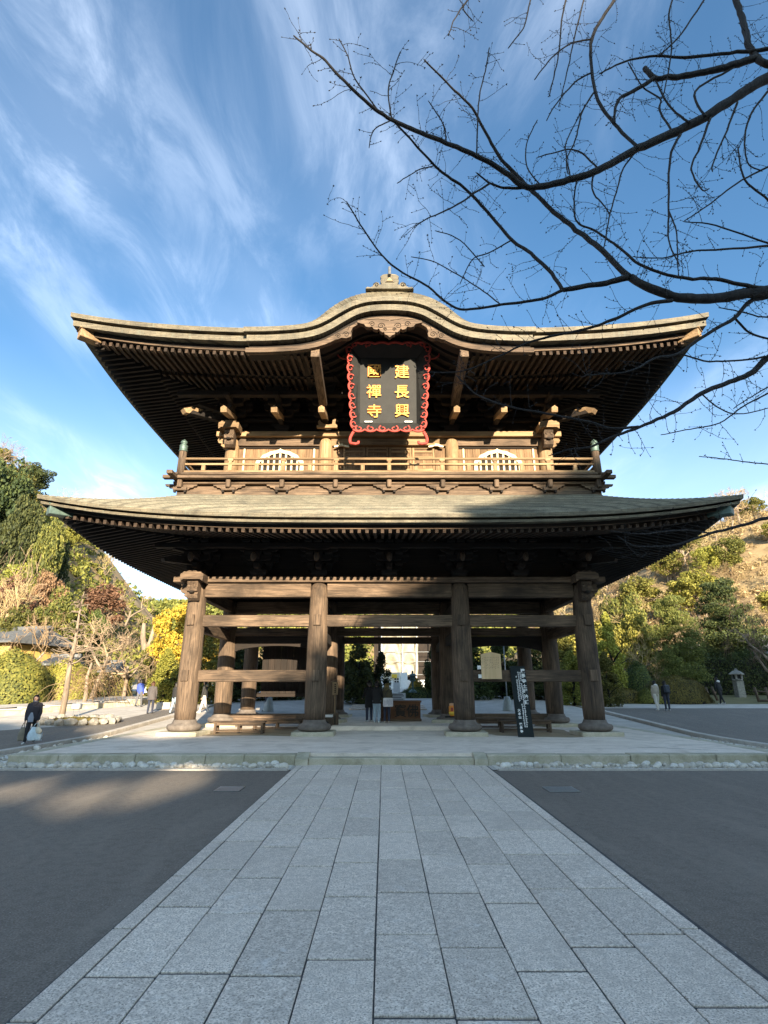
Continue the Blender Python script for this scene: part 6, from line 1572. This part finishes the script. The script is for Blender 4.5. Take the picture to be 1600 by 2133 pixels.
# blouse under the open coat
MB().prism([(-.07, .70), (.09, .70), (.09, .84), (.03, 1.0), (-.02, 1.0), (-.08, .84)], -.225, -.19).build('blouse', cloth((.28, .30, .36), 'printed_blouse'), p_)
def pp(px, py, hpx, label, rz, z0=None, **k):
    g_ = gnd(px, py, z0); H = k.pop('H', 1.66); return person(label, g_, rz, H, **k)
pp(289, 1472, 50, 'person in a blue jacket with a white bag walking away on the left', R(175), H=1.62, top=('blue_jacket', (.06, .10, .42)), legs=('grey_trousers', (.12, .12, .13)), coat_len=.5, stride=.14)
q = gnd(301, 1465); bag('shoulder_bag', q + Vector((.05, 0, 1.15)), .32, .34, .14, 0, (.72, .72, .70), 'white_cotton', 'white shoulder bag carried by the person in blue')
pp(313, 1486, 60, 'person in a long grey padded coat walking away on the left', R(185), H=1.66, top=('grey_padded', (.085, .075, .075)), legs=('dark_jeans', (.03, .035, .06)), coat_len=.72, stride=.05, hair=(.10, .05, .03), puffy=True)
pp(362, 1486, 60, 'person in black half hidden by the left front pillar', R(150), H=1.6, top=('black_fleece', (.018, .018, .02)), legs=('light_jeans', (.30, .38, .46)), coat_len=.55, stride=.1)
pp(424, 1485, 58, 'person in a black and tan jacket striding left in white trousers', R(-95), H=1.68, top=('black_tan', (.03, .03, .03)), legs=('white_trousers', (.66, .63, .58)), shoe=('white_trainer', (.6, .6, .58)), coat_len=.52, stride=.26, baggy=1.25, hood=('tan_hood', (.40, .31, .18)))
pp(555, 1482, 58, 'person in a pale hooded top seen under the left bay beam', R(-100), H=1.68, top=('white_hoodie', (.62, .63, .66)), legs=('dark_jeans', (.03, .035, .06)), coat_len=.52, stride=.12, arm_l=(.5, .8), arm_r=(.5, .8))
z3 = .39
pp(770, 1503, 84, 'leftmost of the three visitors at the offertory box, in a long black coat and jeans', R(200), z3, H=1.70, top=('long_black_coat', (.012, .012, .014)), legs=('dark_jeans', (.03, .035, .06)), shoe=('white_trainer', (.6, .6, .58)), coat_len=.86, arm_l=(.3, .9), arm_r=(.3, .9))
pp(786, 1505, 84, 'middle visitor at the offertory box, in a black jacket and light blue jeans', R(160), z3, H=1.67, top=('black_jacket', (.016, .016, .018)), legs=('light_jeans', (.16, .27, .42)), shoe=('white_trainer', (.6, .6, .58)), coat_len=.66, baggy=1.3, arm_l=(.3, 1.0), arm_r=(.3, 1.0))
p_, hd = pp(807, 1505, 80, 'visitor with fair hair and an olive coat at the offertory box', R(170), z3, H=1.60, top=('olive_coat', (.085, .072, .042)), legs=('dark_jeans', (.03, .04, .07)), shoe=('beige_shoe', (.45, .40, .33)), coat_len=.74, hair=(.26, .19, .07), hood=('olive_hood', (.13, .11, .05)))
q = p_.location; bg_ = empty('printed_tote', (q.x + .05, q.y - .28, q.z + 1.0), R(8), 'white printed tote bag on the olive-coated visitor\'s back', 'bag')
bm = MB().cbox(-.21, .21, -.05, .05, -.36, 0, .03); bm.build('sack', cloth((.62, .60, .62), 'printed_white'), bg_)
for k in range(6): MB().box(-.16 + k * .055, -.14 + k * .055, -.053, -.0505, -.30 + .02 * (k % 3), -.08 - .03 * (k % 2)).build('printed_mark', cloth((.30, .28, .36), 'print_ink'), bg_)
MB().tube([(-.15, 0, -.02), (-.08, .1, .2), (.05, .15, .34)], .016, 6).build('strap', cloth((.03, .03, .03), 'strap_black'), bg_)
pp(1372, 1479, 58, 'person in a striped cream padded jacket and white trousers beside the azalea', R(190), H=1.62, top=('cream_padded', (.50, .44, .36)), legs=('white_trousers', (.66, .63, .58)), shoe=('white_trainer', (.6, .6, .58)), coat_len=.5, stride=.1, baggy=1.35, hair_len=.2, hood=('white_hood', (.7, .68, .66)), puffy=True)
p_, hd = pp(1393, 1480, 58, 'person with a dark backpack beside the one in cream', R(175), H=1.62, top=('black_jacket', (.016, .016, .018)), legs=('dark_jeans', (.03, .035, .06)), shoe=('white_trainer', (.6, .6, .58)), coat_len=.52, hair_len=.25)
q = p_.location; bp_ = empty('backpack', (q.x, q.y - .2, q.z + .95), 0, 'dark blue-grey backpack worn on the right-hand visitor of the couple', 'bag'); MB().cbox(-.16, .16, -.1, .08, 0, .46, .06).build('sack', cloth((.05, .06, .08), 'backpack_grey'), bp_); MB().cbox(-.11, .11, -.14, -.101, .05, .24, .03).build('pocket', cloth((.05, .06, .08), 'backpack_grey'), bp_)
p_, hd = pp(1506, 1467, 52, 'person in black with a white hood walking left of the stone lantern', R(205), H=1.68, top=('black_jacket', (.016, .016, .018)), legs=('trousers_black', (.018, .018, .02)), shoe=('white_trainer', (.6, .6, .58)), coat_len=.52, stride=.18, hood=('white_hood', (.7, .68, .66)), lean=.10)
pp(1578, 1452, 45, 'man in a white shirt and khaki trousers near the right edge', R(80), H=1.70, top=('white_shirt', (.68, .69, .72)), legs=('khaki_trousers', (.26, .21, .14)), shoe=('shoe_dark', (.03, .03, .03)), coat_len=.50, stride=.12, lean=.06, arm_r=(-.2, .1))
# ================================================================== bare cherry overhead, rooted to the right of the frame
K = 0.62                                   # the tree stands close to the viewer
TX, TY = 7.6 * K, 6.2 * K
CH = empty('cherry_tree', (TX, TY, 0), 0, 'bare cherry tree reaching into the upper right from outside the frame', 'tree')
cr = random.Random(12)
def dpt(px, py):      # limbs come nearer towards the upper left tips
    return K * (5.2 + 1.5 * (px - 600) / 1000.0 + 0.5 * math.sin(px * .006 + py * .004))
def P3(px, py, k=0.0): p = at(px, py, dpt(px, py) + k * K); return p - Vector((TX, TY, 0))
def smooth(pts, n=5):
    out = []
    for i in range(len(pts) - 1):
        p0 = pts[max(0, i - 1)]; p1 = pts[i]; p2 = pts[i + 1]; p3 = pts[min(len(pts) - 1, i + 2)]
        for k in range(n):
            t = k / n; out.append(0.5 * ((2 * p1) + (p2 - p0) * t + (2 * p0 - 5 * p1 + 4 * p2 - p3) * t * t + (3 * p1 - p0 - 3 * p2 + p3) * t ** 3))
    out.append(pts[-1]); return out
LIMBS = [  # (pixel polyline, start radius px, end radius px, depth offset)
 ([(1680, 130), (1600, 162), (1537, 200), (1475, 240), (1412, 272), (1331, 309), (1250, 353), (1197, 372), (1134, 387), (1100, 390), (1069, 372), (1037, 347), (994, 325), (931, 297), (856, 267), (819, 250), (784, 228), (734, 184), (706, 156), (678, 125), (644, 100), (614, 75)], 10, 1.6, 0),
 ([(1100, 390), (1053, 391), (1022, 381), (995, 360)], 3.5, 1.5, .05),
 ([(1022, 381), (985, 405), (955, 425), (920, 443), (890, 455), (866, 470)], 2.6, 1.3, .05),
 ([(1720, 590), (1600, 606), (1554, 611), (1484, 622), (1415, 620), (1346, 595), (1313, 578)], 13, 8.5, .3),
 ([(1313, 578), (1256, 522), (1209, 484), (1162, 447), (1119, 406), (1080, 368), (1040, 325), (1010, 270), (985, 225), (940, 180), (886, 124)], 6.5, 1.5, .28),
 ([(1313, 578), (1253, 590), (1174, 604)], 7.5, 5.5, .3),
 ([(1174, 604), (1144, 562), (1100, 522), (1069, 500), (1019, 444), (975, 397), (928, 362), (903, 340), (866, 300), (828, 259), (820, 250)], 4.6, 1.7, .25),
 ([(1174, 604), (1137, 620), (1100, 627), (1045, 634), (990, 643), (943, 638), (894, 597), (831, 562), (797, 531), (769, 494), (737, 444), (725, 422)], 4.0, 1.3, .25),
 ([(1660, 600), (1600, 618), (1563, 627), (1531, 662), (1461, 703), (1415, 736), (1369, 745), (1313, 773), (1240, 780), (1221, 782)], 5.5, 1.3, .35),
 ([(1401, 625), (1346, 634), (1276, 666), (1221, 685), (1137, 703), (1082, 722), (1022, 750), (962, 773), (888, 775)], 4.6, 1.4, .3),
 ([(1680, 690), (1600, 745), (1572, 773), (1531, 791), (1461, 819), (1415, 851), (1346, 884), (1276, 911), (1230, 930), (1184, 937), (1147, 948)], 7.5, 1.4, .5),
 ([(1330, 888), (1276, 893), (1230, 879), (1137, 861), (1054, 844), (999, 824), (970, 800), (952, 782)], 3.6, 1.3, .5),
 ([(1700, 1060), (1600, 1078), (1554, 1092), (1484, 1110), (1415, 1133), (1360, 1138), (1322, 1136), (1290, 1118)], 4.2, 1.3, .6),
 ([(1484, 1110), (1420, 1104), (1340, 1112), (1276, 1106)], 2.2, 1.2, .6),
 ([(1520, -60), (1534, 0), (1550, 47), (1559, 87), (1575, 116), (1600, 134), (1680, 130)], 4.5, 6.5, -.1),
 ([(1575, 119), (1522, 137), (1469, 150), (1412, 159), (1366, 161), (1344, 141)], 6.5, 4.5, -.1),
 ([(1366, 161), (1325, 187), (1294, 203), (1283, 225), (1281, 256)], 4.2, 2.4, -.1),
 ([(1640, 100), (1600, 103), (1537, 108), (1428, 119), (1366, 116), (1303, 128), (1250, 153)], 4, 1.3, -.15),
 ([(1331, 309), (1281, 256), (1247, 209), (1234, 150), (1234, 81), (1256, 37), (1280, 0), (1300, -40)], 3.4, 3.0, -.05),
 ([(1234, 150), (1200, 170), (1160, 215), (1140, 250)], 1.8, 1.2, -.05), ([(1234, 81), (1190, 90), (1150, 120), (1115, 165)], 1.8, 1.2, -.05), ([(1240, 190), (1215, 230), (1200, 290), (1182, 330), (1185, 362)], 1.9, 1.4, -.05),
 ([(1419, 278), (1397, 328), (1394, 437), (1395, 500), (1416, 550)], 3, 1.3, 0), ([(1481, 244), (1459, 306), (1441, 350), (1462, 394), (1478, 392)], 2.6, 1.2, 0), ([(1537, 212), (1516, 269), (1487, 337), (1486, 356)], 2.3, 1.2, 0),
 ([(1600, 190), (1569, 231), (1553, 281), (1559, 337), (1587, 356)], 2.3, 1.2, 0), ([(1620, 440), (1600, 415), (1553, 375), (1541, 330), (1539, 306)], 2.6, 1.2, .1), ([(1640, 325), (1600, 347), (1537, 381), (1475, 428), (1428, 459)], 2.4, 1.1, .1),
 ([(1640, 610), (1569, 597), (1491, 581), (1444, 581), (1381, 569), (1325, 544), (1287, 512), (1240, 480), (1203, 462), (1197, 422), (1201, 378)], 4.5, 1.5, .25), ([(1640, 518), (1600, 506), (1491, 469), (1428, 462)], 2.6, 1.1, .15), ([(1640, 508), (1506, 519), (1444, 522), (1381, 537), (1322, 534)], 2.6, 1.1, .15),
 ([(1331, 309), (1300, 350), (1285, 400), (1272, 445), (1262, 500), (1256, 522)], 1.9, 1.4, .1), ([(1237, 362), (1236, 398), (1262, 430), (1271, 446)], 2.2, 1.2, .1), ([(1394, 437), (1410, 480), (1412, 530), (1415, 575)], 1.8, 1.1, .1),
 ([(1190, 372), (1180, 320), (1183, 290), (1215, 228)], 1.8, 1.1, .05), ([(1246, 350), (1215, 320), (1190, 310), (1160, 316), (1122, 326)], 2.0, 1.2, .05), ([(1400, 270), (1375, 230), (1376, 205), (1340, 180), (1310, 130)], 2.2, 1.2, -.05), ([(1438, 256), (1395, 220), (1366, 165)], 2.4, 1.6, -.08), ([(1470, 242), (1450, 190), (1530, 140)], 2.4, 2.0, -.08),
 ([(1130, 388), (1100, 350), (1098, 300), (1120, 250)], 1.7, 1.1, .0), ([(994, 325), (996, 260), (1000, 200), (1014, 140), (1020, 100)], 1.7, 1.2, 0), ([(931, 297), (925, 260), (895, 212)], 1.6, 1.1, 0), ([(818, 250), (810, 190), (820, 150), (835, 108)], 1.7, 1.1, 0), ([(790, 232), (742, 165), (725, 115), (708, 82)], 1.7, 1.1, 0),
 ([(812, 252), (780, 270), (770, 305)], 1.5, 1.1, 0), ([(904, 345), (870, 355), (830, 380)], 1.5, 1.1, .1), ([(1070, 498), (1020, 525), (985, 540), (960, 590)], 1.9, 1.1, .25), ([(1010, 555), (960, 500), (910, 480)], 1.6, 1.1, .25), ([(1045, 634), (1000, 600), (960, 575), (905, 545), (860, 535)], 1.7, 1.1, .25),
 ([(975, 0), (960, 20), (945, 45), (935, 72)], 1.6, 1.1, -.2), ([(990, -30), (975, 0), (966, 18), (985, 42)], 1.8, 1.0, -.2), ([(1115, -40), (1100, 25), (1090, 60), (1060, 98)], 1.7, 1.1, -.2), ([(1200, -40), (1180, 0), (1170, 50), (1165, 110), (1150, 180), (1145, 200)], 1.9, 1.1, -.15), ([(1225, -40), (1214, 10), (1195, 90), (1180, 160), (1165, 220)], 1.8, 1.0, -.15), ([(1410, -30), (1395, 30), (1400, 100), (1385, 190), (1378, 205)], 1.8, 1.1, -.15), ([(1480, -20), (1420, 70), (1380, 110), (1375, 118)], 1.8, 1.1, -.15),
 ([(1640, 800), (1560, 840), (1500, 880), (1440, 893), (1380, 905)], 2.0, 1.1, .5), ([(1461, 819), (1500, 850), (1540, 862), (1600, 850)], 1.8, 1.1, .5), ([(1640, 970), (1560, 962), (1510, 955), (1460, 950)], 1.5, 1.0, .6), ([(1531, 662), (1560, 690), (1600, 705), (1650, 712)], 2.6, 2.0, .4), ([(1415, 736), (1480, 752), (1560, 748), (1640, 735)], 1.8, 2.4, .45),
 ([(1660, 640), (1600, 660), (1540, 648), (1500, 640)], 2.0, 1.1, .4), ([(1660, 770), (1610, 800), (1560, 830), (1530, 850)], 1.8, 1.1, .5),
]
limb = MB(); tw = MB()
def bud(m, p, d, s):
    d = d.normalized(); m.tube([p, p + d * s * .45, p + d * s], [s * .10, s * .26, s * .02], 5, cap=False)
def twig(p, d, L, r, lev):
    L *= K; r *= K; n = max(3, int(L / .03)); pts = [p]; dd = d.normalized(); bend = Vector((cr.uniform(-.5, .5), cr.uniform(-.3, .3), cr.uniform(-.55, .75))) * .30
    for k in range(n):
        dd = (dd + bend * (1.0 / n) * 3 + Vector((cr.uniform(-.2, .2), cr.uniform(-.2, .2), cr.uniform(-.2, .2)))).normalized(); pts.append(pts[-1] + dd * (L / n))
    tw.tube(pts, [r * (1 - .45 * k / n) for k in range(n + 1)], 4, cap=False)
    bud(tw, pts[-1], dd, (.024 + .008 * cr.random()) * K)
    for k in range(1, len(pts)):
        if cr.random() < .62: o = Matrix.Rotation(cr.uniform(0, 6.28), 3, dd) @ dd.orthogonal(); bud(tw, pts[k], dd * .7 + o * .8, cr.uniform(.016, .028) * K)
    if lev < 1 and L > .22 * K:
        for k in range(cr.randint(0, 2)): i = cr.randint(1, len(pts) - 2); o = Matrix.Rotation(cr.uniform(0, 6.28), 3, dd) @ dd.orthogonal(); twig(pts[i], dd * .6 + o * .9, L / K * cr.uniform(.3, .55), r / K * .8, lev + 1)
for (pl, r0, r1, k) in LIMBS:
    pts = smooth([P3(x, y, k) for x, y in pl], 6); n = len(pts); rads = []
    for i, p in enumerate(pts):
        f = i / (n - 1); dist = (p + Vector((TX, TY, -EYE))).length; pxr = r0 * (1 - f) ** 1.0 + r1 * f; rads.append(max(.0014, pxr * .84 * dist / FPX * .92) * (1 + .10 * mnoise.noise(p * 14)))
    pts = [p + Vector((mnoise.noise(p * 11), mnoise.noise(p * 11 + Vector((5, 0, 0))), mnoise.noise(p * 11 + Vector((0, 5, 0))))) * min(.012, .004 + rads[i] * .25) for i, p in enumerate(pts)]
    (limb if r0 > 3 else tw).tube(pts, rads, 8 if r0 > 3 else 5)
    thin = r0 < 3
    for i in range(2, n - 1):
        d = (pts[i + 1] - pts[i - 1]).normalized()
        if cr.random() < (.50 if thin else .30): o = Matrix.Rotation(cr.uniform(0, 6.28), 3, d) @ d.orthogonal(); bud(tw, pts[i] + o * rads[i] * .8, d * .6 + o, cr.uniform(.016, .030) * K)
        if cr.random() < (.40 if thin else .52):
            o = Matrix.Rotation(cr.uniform(0, 6.28), 3, d) @ d.orthogonal(); o.y *= .5; twig(pts[i], d * cr.uniform(.2, .8) + o + Vector((0, 0, .12)), cr.uniform(.10, .55), .0036, 0)
    bud(tw, pts[-1], pts[-1] - pts[-3], .026 * K)
limb.build('limbs', 'bark', CH, smooth=True); tw.build('twigs', 'bark', CH, smooth=True)
# trunk and boughs outside the frame that carry those limbs
m = MB(); m.tube(smooth([Vector((0.2, -.2, -.2)), Vector((.1, 0, .8)), Vector((.15, .1, 1.7)), Vector((-.1, .2, 2.5))], 6), [.24 - .004 * i for i in range(19)], 14)
fork = Vector((-.1, .2, 2.4))
for (px, py, k, r) in ((1680, 130, 0, .085), (1720, 590, .3, .11), (1680, 690, .5, .06), (1700, 1060, .6, .045), (1640, 100, -.15, .05), (1640, 325, .1, .035), (1640, 510, .15, .035), (1640, 610, .25, .05)):
    q = P3(px, py, k); mid = (fork + q) / 2 + Vector((.22, 0, .15)); r *= K; m.tube(smooth([fork, mid, q], 6), [r * 1.6 - r * .65 * i / 12 for i in range(13)], 9)
m.build('trunk', 'bark', CH, smooth=True)
